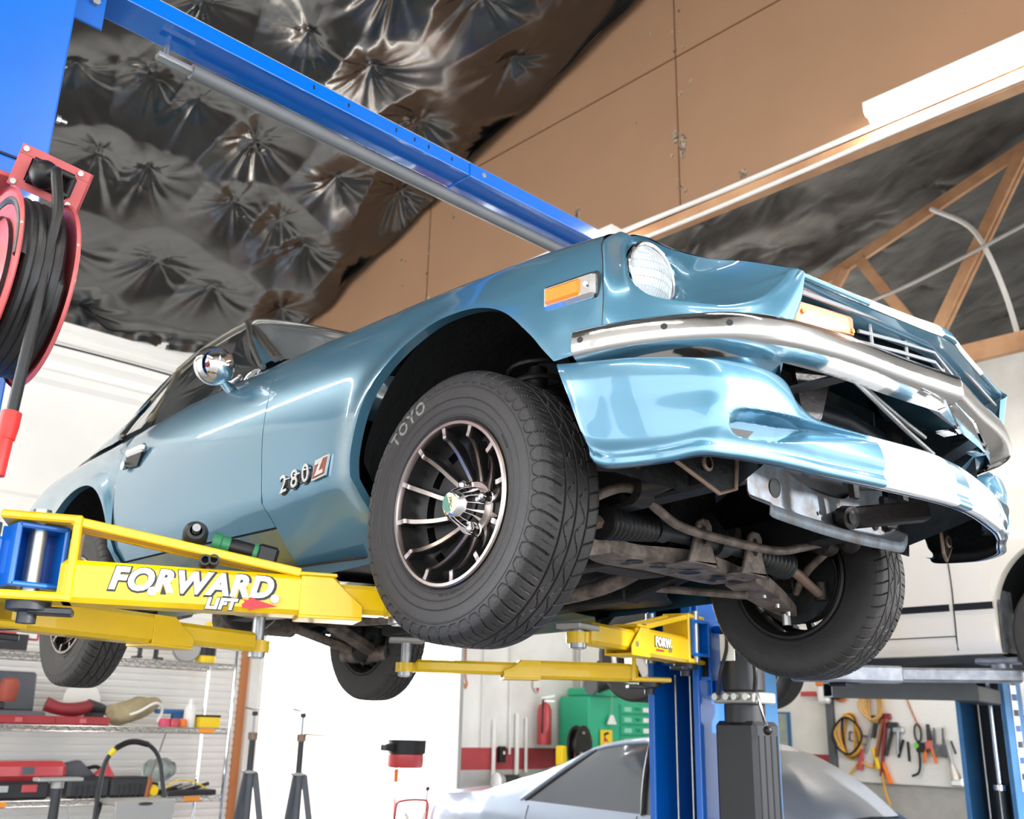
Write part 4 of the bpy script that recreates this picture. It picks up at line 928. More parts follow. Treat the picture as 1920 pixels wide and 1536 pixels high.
# sagging hem of the sheet along the eave and along the brown panel
mb=MB(); ys=np.linspace(-5.2,2.1,240); mb.grid(np.array([[(XW+.04+.012*math.sin(y*9)+.006*k*math.sin(y*23+k),y,roofz(XW)+.02-.055*k-.014*math.sin(y*2.3+.5)*k-.008*math.sin(y*11)*k/2) for k in range(4)] for y in ys])); struct(mb.build('trim_1',M['plastic'],smooth=60))
xs_=np.linspace(XW,3,200); mb=MB(); mb.grid(np.array([[(x,2.15-.015*k+.010*math.sin(x*11+k),roofz(x)+.05-.05*k-.012*math.sin(x*2.1)*k/2-.006*math.sin(x*13)) for k in range(4)] for x in xs_])); struct(mb.build('trim_2',M['hem'],smooth=60))
# brown panel hanging between the bays
mb=MB(); P=[(XW,roofz(XW)+.1),(3.4,roofz(3.4)+.1),(3.4,4.47),(XW,4.47)]; 
mb.prism([(x,z) for x,z in P],(0,2.20,0),(1,0,0),(0,0,1),(0,.05,0)); BWL=struct(mb.build('wall_middle',M['brownwall'],smooth=0))
mb=MB(); mb.box((-1.5,2.1975,5.60),(9.8,.006,.010)); 
for x in(-3.95,-1.50,.95): mb.box((x,2.1975,(roofz(x)+4.47)/2),(.006,.006,roofz(x)-4.5))
struct(mb.build('trim_3',M['brownseam'] if 'brownseam' in M else M['brownwall']))
rs=np.random.RandomState(9); mb=MB()
for k in range(46):
    x=rs.uniform(-4.5,1.5) if k%2 else rs.choice([-3.95,-1.50,-1.46])+rs.uniform(-.02,.02); z=rs.uniform(4.6,roofz(x)-.3); r=rs.uniform(.006,.014); mb.lathe([(0,-.003),(r,-.002),(r*1.1,0)],(x,2.199,z),(0,1,0),8)
for x,z,w,h in((-1.47,4.93,.03,.09),(-1.52,5.02,.025,.05),(-2.35,4.78,.02,.07),(-3.92,4.62,.03,.05),(-1.05,4.56,.03,.03)):
    mb.prism([(w*math.cos(t)*(1+.3*math.sin(3*t)),h*math.sin(t)) for t in np.linspace(0,6.28,12)[:-1]],(x,2.199,z),(1,0,0),(0,0,1),(0,-.003,0))
M['hole']=mat('torn_board_hole','#4a3a2e',.8,col2='#b9a690',nscale=30)
struct(mb.build('trim_4',M['hole']))
mb=MB(); mb.box((-1.5,2.215,4.43),(9.8,.085,.075),None,.005); struct(mb.build('trim_5',M['wood']))
mb=MB(); mb.tube([(x,2.165+.006*math.sin(x*3),4.488+.01*math.sin(x*2.2)) for x in np.linspace(-5,3,60)],.016,8); mb.tube([(x,2.16,4.395+.012*math.sin(x*1.7+1)) for x in np.linspace(-5,3,60)],.012,8)
struct(mb.build('trim_6',M['white']))
# back wall (left of the opening: white ribbed sheet; opening; right part)
prof=[(0,0),(0,2.0),(.02,2.0),(.02,2.06)]; z=0; P=[]
zz=0.0
while zz<2.15: P+= [(.0,zz),(.012,zz+.008),(.016,zz+.035),(.004,zz+.052)]; zz+=.055
P+=[(.02,2.16),(.10,2.18),(.10,2.26),(.05,2.30),(.05,2.50),(.11,2.53),(.13,2.60),(.08,2.66),(.08,2.78),(.12,2.82),(.12,2.86),(.06,2.95),(.06,3.08),(.02,3.12),(.0,3.3),(.0,4.02),(.05,4.06),(.07,4.12),(.02,4.16),(.02,4.22),(.09,4.27),(.10,4.36),(.03,4.40),(.02,4.46),(.06,4.50),(.07,4.56),(.02,4.58),(.02,4.80)]
G=np.array([[(XW+o,y,z) for y in(YL,-2,0,1,2.28)] for o,z in P]); mb=MB(); mb.grid(G); struct(mb.build('wall_back',M['wallw'],smooth=30,fixn=False))
mb=MB(); mb.tube([(XW+.105,y,4.33+.01*math.sin(y*2)) for y in np.linspace(-4,2.2,30)],.008,6); struct(mb.build('trim_7',M['black']))
mb=MB(); mb.box((XW-.02,2.315,1.6),(.10,.07,3.2)); struct(mb.build('door_1',M['wood_o'] if 'wood_o' in M else M['wood']))
mb=MB(); mb.box((XW,2.40,1.6),(.16,.10,3.2),None,.01); mb.box((XW-.1,2.51,1.6),(.10,.09,3.2),None,.01); struct(mb.build('trim_8',M['wallw2']))
mb=MB(); mb.box((XW,4.82,1.6),(.12,.055,3.2),None,.008); struct(mb.build('trim_9',M['galv2'] if 'galv2' in M else M['steel']))
mb=MB(); mb.box((XW,3.55,3.75),(.12,2.6,1.3)); struct(mb.build('wall_back',M['wallw']))
def rect(x,y0,y1,z0,z1,n=2): return np.array([[(x,y0,z),(x,y1,z)] for z in np.linspace(z0,z1,n)])
for nm,z0,z1,m_ in(('wall_back',1.265,4.4,'wallw2'),('wall_back',1.045,1.265,'redband'),('wall_back',0,1.045,'greyband')):
    mb=MB(); mb.box((XW-.05,(4.85+YS)/2,(z0+z1)/2),(.1,YS-4.85,z1-z0)); struct(mb.build(nm,M[m_]))
for nm,z0,z1,m_ in(('wall_side',1.24,8,'wallw2'),('wall_side',1.03,1.24,'redband'),('wall_side',0,1.03,'greyband')):
    mb=MB(); mb.box(((XW+XF)/2,YS+.05,(z0+z1)/2),(XF-XW,.1,z1-z0)); struct(mb.build(nm,M[m_]))
mb=MB(); mb.box(((XW+XF)/2,YL-.05,6.1),(XF-XW,.1,3.8)); mb.box((XW+.8,YL-.05,2.1),(1.6,.1,4.2)); mb.box((-.6,YL-.05,2.1),(.6,.1,4.2)); struct(mb.build('wall_left',M['wallw']))  # unseen wall, left open below to let sky light onto the car
# conduits on the right part of the back wall
for i,(y,z0,z1,r,m_) in enumerate(((5.15,1.27,3.5,.012,'wallw2'),(5.32,.9,1.55,.022,'wallw'),(5.55,1.2,3.5,.014,'wallw2'),(5.66,.9,1.62,.024,'wallw'),(5.80,.95,1.58,.018,'wallw'),(6.62,1.30,3.5,.028,'greyband'),(6.68,1.4,3.5,.014,'wallw'))):
    mb=MB(); mb.tube([(XW+.03,y,z0),(XW+.03,y,z1)],r,10); struct(mb.build('trim_%d'%(10+i),M[m_]))
# roof trusses of the far bay
def truss(y):
    mb=MB(); 
    mb.bar((XW,y,roofz(XW)-.16),(3,y,roofz(3)-.16),.045,.11)
    c=mb.build('rafter',M['wood']); struct(c,None); return c
def timber(name,a,b,w,h,label,up=(0,1,0)):
    mb=MB(); mb.bar(a,b,w,h,up=up); o=mb.build(name,M['wood'],bev=.003); return tag(o,label,'timber',None,'structure')
y=6.22
timber('trim_30',(XW,y,roofz(XW)-.17),(3,y,roofz(3)-.17),.11,.045,None)
timber('trim_31',(XW,y,4.68),(3,y,4.68),.15,.045,None)
timber('trim_32',(-.72,y-.02,roofz(-.72)-.2),(-1.85,y-.02,4.62),.10,.045,None)
timber('trim_33',(-.70,y+.03,roofz(-.70)-.2),(-1.83,y+.03,4.62),.10,.045,None)
timber('trim_34',(-2.30,y-.02,roofz(-2.3)-.2),(-1.60,y-.02,4.62),.10,.045,None)
timber('trim_35',(-2.45,y-.02,roofz(-2.45)-.2),(-3.3,y-.02,4.62),.10,.045,None)
timber('trim_36',(XW,y+.0,4.595),(3,y,4.595),.02,.09,None)
mb=MB(); mb.tube(crom([(-3.6,y-.08,4.7),(-3.0,y-.08,4.95),(-2.6,y-.08,5.25),(-2.35,y-.08,5.36),(-1.9,y-.08,5.42),(-1.4,y-.08,5.52),(-.8,y-.08,5.66),(.4,y-.08,5.95)],8),.018,8); struct(mb.build('trim_37',M['greyband']))
mb=MB(); mb.tube(crom([(-1.55,y-.06,roofz(-1.55)-.2),(-1.25,y-.05,5.85),(-1.12,y-.04,5.55),(-1.06,y+.1,5.15),(-1.0,y+.1,4.7)],8),.022,8); struct(mb.build('trim_38',M['wallw2']))
# strip lights
def strip_light(name,x0,x1,y,z,label,first=[None]):
    r=thing('ceiling_strip_light',label,'light',((x0+x1)/2,y,z),0,'fluorescent strip lights'); L=x1-x0
    mb=MB(); mb.prism([(-.05,.05),(.05,.05),(.05,.0),(.03,-.02),(-.03,-.02),(-.05,.0)],(x0,y,z),(0,1,0),(0,0,1),(L,0,0)); mb.build('housing',M['white_plastic'],r,smooth=0)
    mb=MB(); mb.tube([(x0+.02,y-.01,z-.045),(x1-.02,y-.01,z-.045)],.024,12); mb.build('tube',M['tube'],r)
    return r
strip_light('strip_light',-.22,2.2,2.07,4.50,'lit strip light along the lower edge of the brown wall above the car nose')
strip_light('strip_light',-4.3,-1.90,2.07,4.43,'lit strip light on the brown wall with its end just past the blue beam')
for k,(x,y) in enumerate(((.6,-3.2),(-3.4,-3.2),(1.9,-.6),(1.9,5.0),(-3.2,5.0),(-3.2,8.2))):  # added out of view for fill, like the tubes mirrored in the car paint
    strip_light('strip_light',x-1.2,x+1.2,y,4.6 if y<2 else 4.55,['unseen fill strip light over the bay nearest the open front','unseen fill strip light over the near rear corner','unseen fill strip light in front of the coupe','unseen fill strip light over the cream car','unseen fill strip light over the grey sedan','unseen fill strip light by the pegboard wall'][k])
strip_light('strip_light',-5.9,-3.5,-2.5,4.35,'unseen strip light added by the near end of the back wall for ceiling highlights')  # added lamp out of view, puts bright streaks on the ceiling sheet
# outside the open rear door: bright yard
mb=MB(); mb.box((-13,6,1.1),(.1,14,2.2)); struct(mb.build('exterior_fence',M['fence'] if 'fence' in M else M['wallw2']))
# ================================================================ the two-post lift under the coupe
def post(name,x0,x1,yi,yo,h,label,top,mats=('lift_blue','lift_dark'),rz=0,loc=None,grp=None):
    """C-channel, open side at yi"""
    r=thing(name,label,'lift post',((x0+x1)/2,(yi+yo)/2,0),0,grp); s=1 if yo>yi else -1; w=x1-x0; d=abs(yo-yi); xc=(x0+x1)/2
    t=.045; lipw=.035
    poly=[(x0,yi),(x0+lipw,yi),(x0+lipw,yi+s*.012),(x0+.014,yi+s*.014),(x0+.014,yo-s*.014),(x1-.014,yo-s*.014),(x1-.014,yi+s*.014),(x1-lipw,yi+s*.012),(x1-lipw,yi),(x1,yi),(x1,yo),(x0,yo)]
    mb=MB(); mb.prism(poly,(0,0,.0),(1,0,0),(0,1,0),(0,0,h)); mb.build('column',M[mats[0]],r,smooth=0,bev=.008)
    mb=MB(); mb.box((xc,yo-s*.03,h/2),(w-.04,.01,h-.1)); mb.build('channel_back_sheet',M[mats[1]],r)  # dark sheet across the back of the open channel
    mb=MB(); mb.box((xc,(yi+yo)/2,.012),(w+.16,d+.16,.024),None,.004); mb.build('base_plate',M[mats[0]],r)
    for k in(-.045,.035):
        mb=MB(); mb.cyl((xc+k,yi+s*.08,.05),(xc+k,yi+s*.08,1.70),.006,n=8); mb.build('lift_cable',M['steel'],r)
    return r
PN=post('lift_post',-1.19,-.91,-1.54,-1.85,4.0,'blue lift post carrying the red hose reel','n')
mb=MB(); mb.box((-1.05,-1.695,2.884),(.292,.318,.006)); mb.build('seam_band',M['lift_dark'],PN)
mb=MB(); mb.lathe([(.0,0),(.012,.0),(.012,.012),(.006,.014),(.006,.03)],(-.93,-1.535,3.06),(0,1,0),6); mb.build('bolt',M['zinc'],PN)
PF=post('lift_post',-1.19,-.91,1.40,1.72,3.70,'blue lift post beneath the coupe with the black power unit on its side','f')
# overhead beam
BM=thing('overhead_beam','long blue steel beam crossing under the black ceiling between the lift posts','beam',(-1.05,0,3.58))
mb=MB(); mb.prism([(-.98,3.585),(-.98,3.645),(-.987,3.645),(-.987,3.592),(-1.11,3.592),(-1.11,3.645),(-1.117,3.645),(-1.117,3.585)],(0,-1.56,0),(1,0,0),(0,0,1),(0,1.61,0)); mb.build('beam_section',M['lift_gloss'],BM,smooth=0,bev=.003)
mb=MB(); mb.prism([(-.974,3.579),(-.974,3.642),(-.981,3.642),(-.981,3.586),(-1.116,3.586),(-1.116,3.642),(-1.123,3.642),(-1.123,3.579)],(0,.045,0),(1,0,0),(0,0,1),(0,1.50,0)); mb.build('beam_section',M['lift_gloss'],BM,smooth=0,bev=.003)
mb=MB(); mb.tube([(-1.0,-1.5,3.652),(-1.0,1.5,3.652)],.008,6); mb.build('conduit',M['greyband'],BM)
mb=MB(); mb.box((-1.00,-1.50,3.55),(.012,.13,.20),None,.003); mb.build('gusset_plate',M['lift_blue'],BM)
for dy,dz in((-.03,.05),(.03,-.02),(.045,.04)):
    mb=MB(); mb.cyl((-.994,-1.50+dy,3.55+dz),(-.978,-1.50+dy,3.55+dz),.014,n=6); mb.build('bolt',M['zinc'],BM)
for y in(-.70,-.55,-.33,-.24,-.17,-.05,.25,.32,.42,.52):
    mb=MB(); mb.box((-.9795,y,3.618),(.003,.006,.016)); mb.build('slot',M['black'],BM)
mb=MB(); mb.cyl((-.979,.12,3.615),(-.972,.12,3.615),.011,n=10); mb.build('bolt',M['zinc'],BM)
mb=MB(); mb.tube([(-1.10,-1.10,3.535),(-1.10,1.36,3.535)],.027,16); SBAR=mb.build('shut_off_bar',M['grey_plastic'],BM)
mb=MB(); mb.bar((-1.10,-1.22,3.535),(-1.10,-1.08,3.535),.03,.018); mb.cyl((-1.10,-1.19,3.53),(-1.10,-1.19,3.62),.010,n=10); mb.build('bar_hanger',M['zinc'],SBAR,split=True)
# ---- swing arms
def plate_poly(mb,P,d): 
    P=np.array(P,float); n=len(P); V=np.vstack([P,P+np.asarray(d,float)]); mb.add(V,[tuple(range(n)),tuple(range(2*n-1,n-1,-1))]+[(i,n+i,n+(i+1)%n,(i+1)%n) for i in range(n)])
def arm(label,root,tip,zb,h,padz,split=.72,strap=True,decal=None,s=1,w=.11,tipw=.08):
    """box-section swing arm from root (x,y) to tip (x,y); zb underside, h depth"""
    r=thing('lift_arm_assembly',label,'lift arm',(root[0],root[1],zb),0,'yellow swing arms of the lift')
    a=A(*root,0);b=A(*tip,0);ex=nrm(b-a);L=np.linalg.norm(b-a);ey=A(-ex[1],ex[0],0);up=A(0,0,1)
    R=np.stack([ex,ey,up],1)
    def seg(u0,u1,ww,z0,z1,name,ch=.012,m='yellow'):
        mb=MB(); mb.box(a+ex*(u0+u1)/2+up*((z0+z1)/2),(u1-u0,ww,z1-z0),R,ch); return mb.build(name,M[m],r,smooth=30)
    outer=seg(.06,L*split,w,zb,zb+h,'outer_tube'); seg(L*split-.05,L-.05,w*.8,zb+.012,zb+h*.86,'inner_tube')
    # end collar plates round the inner tube
    mb=MB(); q=a+ex*(L*split)
    for sd in(-1,1):
        P=[q+ey*sd*(w/2+.004)+ex*u+up*(zb+v) for u,v in((-.10,.0),(.06,.0),(.06,.03),(.02,h*.62),(-.02,h*.98),(-.10,h*.98))]; plate_poly(mb,P,ey*sd*-.006)
    mb.box(q+up*(zb-.003)+ex*-.02,(.16,w+.01,.008),R); mb.build('collar_plate',M['yellow'],r,bev=.002)
    # pad, screw and ring at the tip
    t=a+ex*(L-.01); mb=MB(); mb.lathe([(.022,zb+.012),(.042,zb+.012),(.042,zb+.05),(.022,zb+.05)],t,(0,0,1),24); mb.box(t-ex*.05+up*(zb+.031),(.09,.05,.036),R,.006); mb.build('pad_ring',M['yellow'],r)
    mb=MB(); mb.cyl(t+up*(zb-.008),t+up*(padz-.02),.021,n=20); mb.lathe([(.024,zb-.006),(.03,zb-.004),(.03,zb+.012)],t,(0,0,1),16); mb.build('pad_screw',M['steel'],r)
    mb=MB(); mb.box(t+up*(padz-.012),(.15,.10,.022),R,.005); mb.build('lift_pad',M['galv2'],r)
    # clevis at the root
    mb=MB(); hz=.205 if strap else .19
    for z0,z1 in((zb-.0,zb+.020),(zb+hz-.02,zb+hz)): mb.box(a+up*((z0+z1)/2)+ex*.0,(.17,.12,z1-z0),R,.005)
    mb.box(a+ex*.085+up*(zb+hz/2),(.020,.12,hz),R,.004)
    if strap:
        for sd in(-1,1):
            p0=a+ex*.07+ey*sd*(w/2-.012)+up*(zb+hz-.012); p1=a+ex*(L*split*.86)+ey*sd*(w/2-.012)+up*(zb+h+.006); mb.bar(p0,p1,.022,.022,ch=.003)
        mb.bar(a+ex*.05+up*(zb+hz-.012),a+ex*(L*split*.86)+up*(zb+h+.004),w*.6,.012,ch=.002)
        mb.box(a+ex*(L*split*.92)+up*(zb+h+.004),(.10,w,.010),R,.003)
    mb.build('clevis',M['yellow'],r,smooth=30)
    for u in(.30,.62):
        mb=MB(); o=a+ex*(L*u)+ey*s*(w/2)+up*(zb+h*.35); mb.cyl(o,o+ey*s*.008,.011,n=8); mb.build('bolt',M['zinc'],r)
    mb=MB(); mb.lathe([(.0,-.05),(.022,-.05),(.022,-.025),(.05,-.02),(.05,-.0)],a+up*zb,(0,0,1),16); mb.box(a+ex*.05+up*(zb-.02),(.10,.06,.018),R,.004); mb.build('arm_lock',M['dgrey'],r)
    if decal:
        o=a+up*zb+ey*s*(w/2+.0015)
        dx=ex*(-s if s>0 else 1)
        dx=ex if s<0 else ex
        decal(r,a,ex,ey*s,up,zb,h,L)
    return r
def decal_full(r,a,ex,n,up,zb,h,L):
    o=a+n*.0562+up*(zb+h*.50)-ex*.022
    mb=MB(); mb.prism([(.17,-.036),(.60,-.036),(.60,.036),(.19,.036)],o,ex,up,n*.0004)
    mb=MB(); text_on(mb,'FORWARD',o+ex*.385+up*.008,ex,up,.073,.0012,shear=.22,bold=.0062,space=1.10); mb.build('decal_outline',M['stickblk'],r,smooth=0)
    mb=MB(); text_on(mb,'FORWARD',o+ex*.383+up*.0095+n*.0012,ex,up,.071,.0012,shear=.22,bold=.0034,space=1.13); mb.build('decal_name',M['sticker'],r,smooth=0)
    mb=MB(); text_on(mb,'LIFT',o+ex*.455-up*.036,ex,up,.036,.0012,shear=.22,bold=.004,space=1.1); mb.build('decal_outline',M['stickblk'],r,smooth=0)
    mb=MB(); text_on(mb,'LIFT',o+ex*.454-up*.0355+n*.0012,ex,up,.035,.0012,shear=.22,bold=.0022,space=1.12); mb.build('decal_name',M['sticker'],r,smooth=0)
    mb=MB(); P=[(.52,-.036),(.525,-.020),(.53,-.014),(.55,-.022),(.562,-.028)]; q=[(.505,-.033),(.512,-.026),(.508,-.020),(.520,-.022),(.524,-.013),(.540,-.020),(.556,-.024),(.590,-.033),(.560,-.038),(.540,-.041),(.524,-.048),(.522,-.040),(.508,-.042)]
    mb.prism(q,o+n*.0004,ex,up,n*.0016); mb.build('decal_arrow',M['stickred'],r,smooth=0)
def decal_short(r,a,ex,n,up,zb,h,L):
    o=a+n*.0565+up*(zb+h*.56)+ex*(L*.36)
    for s_ in(1,):
        mb=MB(); text_on(mb,'FORW.',o,-ex,up,.050,.0012,bold=.005,space=1.05); mb.build('decal_outline',M['stickblk'],r,smooth=0)
        mb=MB(); text_on(mb,'FORW.',o+n*.0012+up*.001,-ex,up,.048,.0012,bold=.0028,space=1.07); mb.build('decal_name',M['sticker'],r,smooth=0)
        mb=MB(); mb.prism([(.0,-.034),(.07,-.034),(.07,-.027),(.0,-.027)],o,ex,up,n*.0014); mb.build('decal_stripe',M['stickred'],r,smooth=0)
arm('yellow swing arm with the big white lettering reaching behind the front wheel',(-.78,-1.44),(-.40,-.62),1.712,.10,HZ-.14,split=.80,decal=decal_full,s=-1)
arm('yellow swing arm under the lettered arm with its pad below the door',(-1.02,-1.47),(-1.33,-.50),1.665,.085,HZ-.13,strap=False,split=.6,s=1,w=.10)
arm('yellow swing arm with short white lettering bolted to the post with the power unit',(-.93,1.335),(-.71,.40),1.735,.105,HZ-.13,split=.60,decal=decal_short,s=1)
arm('long yellow swing arm reaching back from the post with the power unit',(-1.10,1.30),(-1.72,.42),1.66,.075,HZ-.13,strap=False,split=.55,s=-1,w=.10)
# carriages and their pivot brackets
def carriage(label,yi,s,zc,br):
    r=thing('lift_carriage',label,'lift carriage',(-1.05,yi,zc-.35),0,'sliding carriages of the lift')
    mb=MB(); mb.box((-1.05,yi+s*.10,zc+.16),(.20,.12,.52),None,.01); mb.box((-1.05,yi+s*.02,zc+.10),(.14,.08,.36)); mb.build('slide_block',M['lift_blue'],r)
    mb=MB(); mb.prism([(-.12,-.10),(-.12,.12),(-.06,.20),(.07,.20),(.12,.12),(.12,-.10)],(-1.05,yi-s*.004,zc+.03),(1,0,0),(0,0,1),(0,-s*.016,0)); mb.build('front_plate',M['lift_blue'],r,bev=.004)
    for (bx,by) in br:
        o=A(bx,by,zc); mb=MB()
        for u in(1,-1): mb.box(o+A(0,u*.056,0),(.10,.013,.150),None,.004); mb.box(o+A(0,0,u*.069),(.10,.12,.013),None,.004)
        mb.box(o+A(-.052,0,0),(.012,.122,.150)); b=mb.build('pivot_bracket',M['lift_blue'],r)
        mb=MB(); mb.cyl(o+A(.012,0,-.10),o+A(.012,0,.115),.021,n=24); mb.build('pivot_pin',M['steel'],b)
        mb=MB(); mb.bar(o+A(-.03,s*.05,0),A(min(-.95,bx),yi-s*.034,zc),.05,.09,ch=.006); mb.build('bracket_arm',M['lift_blue'],b)
    return r
carriage('blue carriage on the near post holding the lettered arm',-1.54,-1,1.818,[(-.80,-1.44),(-1.06,-1.47)])
carriage('blue carriage in the post with the power unit',1.40,1,1.84,[(-.89,1.335),(-1.10,1.30)])
# power unit on the far post
PU=thing('power_unit','black hydraulic power unit with a lever and ball knob on the blue post','power unit',(-.72,1.46,.9))
mb=MB(); mb.box((-.725,1.47,1.26),(.20,.19,.49),None,.018); 
TK=mb.build('tank',M['motor'],PU)
for k in range(4):
    mb=MB(); mb.box((-.624,1.40+.045*k,1.24),(.008,.008,.42),None,.003); mb.build('cooling_rib',M['motor'],TK)
mb=MB(); mb.lathe([(.0,1.50),(.085,1.50),(.085,1.57),(.08,1.575)],(-.725,1.46,0),(0,0,1),28); mb.lathe([(.08,1.62),(.09,1.63),(.09,1.95),(.075,1.97),(0,1.97)],(-.725,1.46,0),(0,0,1),28); mb.build('motor',M['motor'],PU)
mb=MB(); mb.box((-.725,1.46,1.597),(.20,.17,.045),None,.006); MF=mb.build('manifold',M['galv2'],PU)
for q in((-.80,1.37),(-.745,1.37),(-.705,1.37),(-.65,1.37)):
    mb=MB(); mb.cyl((q[0],q[1],1.60),(q[0],q[1]-.018,1.60),.014,n=12); mb.build('fitting',M['zinc'],MF)
mb=MB(); mb.tube([(-.625,1.40,1.62),(-.60,1.39,1.55),(-.575,1.385,1.48)],.007,8); LV=mb.build('lever',M['chrome'],PU)
mb=MB(); mb.sphere((-.572,1.385,1.47),.019,16,10); mb.build('knob',M['black'],LV)
mb=MB(); mb.box((-.735,1.366,1.80),(.07,.004,.11)); mb.build('data_sticker',M['sticker'],PU)
mb=MB(); mb.tube(crom([(-.79,1.37,1.61),(-.765,1.355,1.70),(-.735,1.362,1.80),(-.75,1.38,1.90)],8),.008,8); mb.tube(crom([(-.62,1.38,1.62),(-.60,1.36,1.70),(-.62,1.37,1.80)],8),.010,8); mb.build('hydraulic_hose',M['cable'],PU,split=True)
mb=MB(); mb.box((-.885,1.56,1.76),(.04,.10,.30),None,.004); mb.build('mounting_bracket',M['lift_blue'],PU)
LK=thing('lock_cover','small blue and black latch box on the post beside the power unit','latch box',(-.885,1.46,1.66))
mb=MB(); mb.prism([(-.022,-.10),(.03,-.10),(.03,.10),(-.022,.10),(-.022,.085),(.018,.085),(.018,-.085),(-.022,-.085)],(-.885,1.415,1.77),(1,0,0),(0,0,1),(0,.07,0)); mb.build('cover_frame',M['lift_blue'],LK)
mb=MB(); mb.box((-.888,1.45,1.77),(.034,.05,.165)); mb.build('latch_body',M['black'],LK)
# hose reel on the near post
RL=thing('hose_reel','red hose reel wound with black hose on the blue post','hose reel',(-.70,-1.56,2.25))
RC=A(-.675,-1.638,2.425); ax=(0,1,0)
for nm,y0,rr in(('side_disc',-1.700,.228),('side_disc',-1.575,.228)):
    mb=MB(); sgn=-1 if y0<-1.7 else 1
    mb.lathe([(.0,0),(.08,0),(.10,.012*sgn),(.19,.012*sgn),(.218,.004*sgn),(rr,.010*sgn),(rr+.004,.006*sgn),(rr,.0)],(RC[0],y0,RC[2]),ax,48); d=mb.build(nm,M['reelred'],RL,smooth=40)
    for k in range(5):
        a=2*PI*k/5+.4; mb=MB(); c=A(RC[0]+.075*math.cos(a),y0+.004,RC[2]+.075*math.sin(a)); mb.cyl(c,c+A(0,.008,0),.008,n=8); mb.build('rivet',M['zinc'],d)
P=[]
for k in range(9*28):
    t=k/28; lay=int(t)//5; j=t%5; yy=-1.684+(j/4.6)*.094 if lay%2==0 else -1.590-(j/4.6)*.094
    rr=.200 if t<5 else .178; a=2*PI*t; P.append((RC[0]+rr*math.cos(a),max(-1.684,min(-1.590,yy)),RC[2]+rr*math.sin(a)))
mb=MB(); mb.tube(P,.0145,10); mb.lathe([(.155,-.06),(.155,.06)],RC,ax,32); mb.build('wound_hose',M['cable'],RL)
mb=MB(); mb.bar((-.900,-1.70,2.66),(-.66,-1.70,2.70),.05,.012); mb.bar((-.900,-1.70,2.36),(-.68,-1.69,2.47),.05,.012); mb.prism([(0,0),(.13,0),(.04,-.16),(.0,-.16)],(-.84,-1.535,2.66),(1,0,0),(0,0,1),(0,.012,0)); mb.build('mount_frame',M['reelred'],RL,split=True,bev=.002)
GX=A(-.615,-1.608,2.705); gx=nrm((.06,1,-.12)); gn=nrm((1,-.15,-.45)); gy=np.cross(gn,gx)*1; gy=gy if gy[2]>0 else -gy
mb=MB(); 
for u0,u1,v0,v1 in((-.085,.085,.028,.052),(-.085,.085,-.052,-.030),(-.085,-.055,-.03,.03),(.050,.085,-.03,.03)): mb.prism([(u0,v0),(u1,v0),(u1,v1),(u0,v1)],GX,gx,gy,-gn*.006)
mb.prism([(.079,-.06),(.085,-.06),(.085,.052),(.079,.052)],GX,gx,gy,-gn*.16); GP=mb.build('guide_plate',M['reelred'],RL)
for u,v in((-.075,.042),(.055,.042),(-.075,-.042),(.055,-.042)): 
    mb=MB(); c=GX+gx*u+gy*v; mb.cyl(c,c+gn*.005,.007,n=10); mb.build('rivet',M['zinc'],GP)
mb=MB(); mb.prism([(-.055,-.03),(.05,-.03),(.05,.03),(-.055,.03)],GX-gn*.03,gx,gy,gn*.004)
mb.cyl(GX+gx*-.05+gy*.024,GX+gx*.045+gy*.024,.010,n=12); mb.cyl(GX+gx*-.05-gy*.024,GX+gx*.045-gy*.024,.010,n=12); mb.cyl(GX+gx*.045-gy*.024,GX+gx*.045+gy*.024,.009,n=12); mb.build('roller',M['black'],GP,split=True)
mb=MB(); hb=GX-gx*.020+gn*.026; mb.sphere(hb,.036,20,14,(1,.95,1)); mb.build('hose_stop_ball',M['black'],RL)
mb=MB(); HP=crom([hb+gn*.02,hb+A(.045,.012,-.004),hb+A(.075,.006,-.035),A(-.478,-1.622,2.56),A(-.475,-1.626,2.45),A(-.475,-1.631,2.28),A(-.475,-1.640,2.07)],8); mb.tube(HP,.0125,12); mb.build('hanging_hose',M['cable'],RL)
mb=MB(); mb.tube([HP[-1],HP[-1]+A(0,-.002,-.03),HP[-1]+A(0,-.004,-.06),HP[-1]+A(0,-.005,-.062),HP[-1]+A(0,-.010,-.14)],[.020,.021,.019,.017,.018],14); mb.build('hose_end_grip',M['redgrip'],RL)
# impact wrench and loose sockets lying on the lettered arm
a0=A(-.78,-1.44,0);t0=A(-.40,-.62,0);ex=nrm(t0-a0);ey=A(-ex[1],ex[0],0); zt=1.715+.10
IW=thing('impact_wrench','black and green impact wrench lying on the lettered yellow arm','impact wrench',tuple(a0+ex*.50+A(0,0,zt)))
o=a0+ex*.375+ey*.0+A(0,0,zt+.078); d=nrm(ex*1+A(0,0,-.20)); q_=.80; 
mb=MB(); hd=o-d*.02; mb.lathe([(.0,-.038),(.025,-.034),(.031,-.017),(.031,.030),(.022,.047),(.015,.05)],hd,-ey+A(0,0,.15),24); H=mb.build('gear_head',M['dgrey'],IW)
mb=MB(); an=nrm(-ey+A(0,0,.15)); mb.cyl(hd+an*.047,hd+an*.072,.010,n=16); mb.build('anvil',M['steel'],H)
mb=MB(); mb.tube([o+d*(.03*q_),o+d*(.055*q_),o+d*(.06*q_),o+d*(.085*q_)],[.025,.025,.022,.022],16); mb.build('green_collar',M['dgreen'],IW)
mb=MB(); mb.tube([o+d*(.08*q_),o+d*(.10*q_),o+d*(.16*q_),o+d*(.165*q_)],[.019,.022,.022,.020],16); mb.build('body_grip',M['black'],IW)
mb=MB(); mb.tube([o+d*(.16*q_),o+d*(.172*q_),o+d*(.176*q_)],[.023,.025,.023],16); mb.build('green_ring',M['dgreen'],IW)
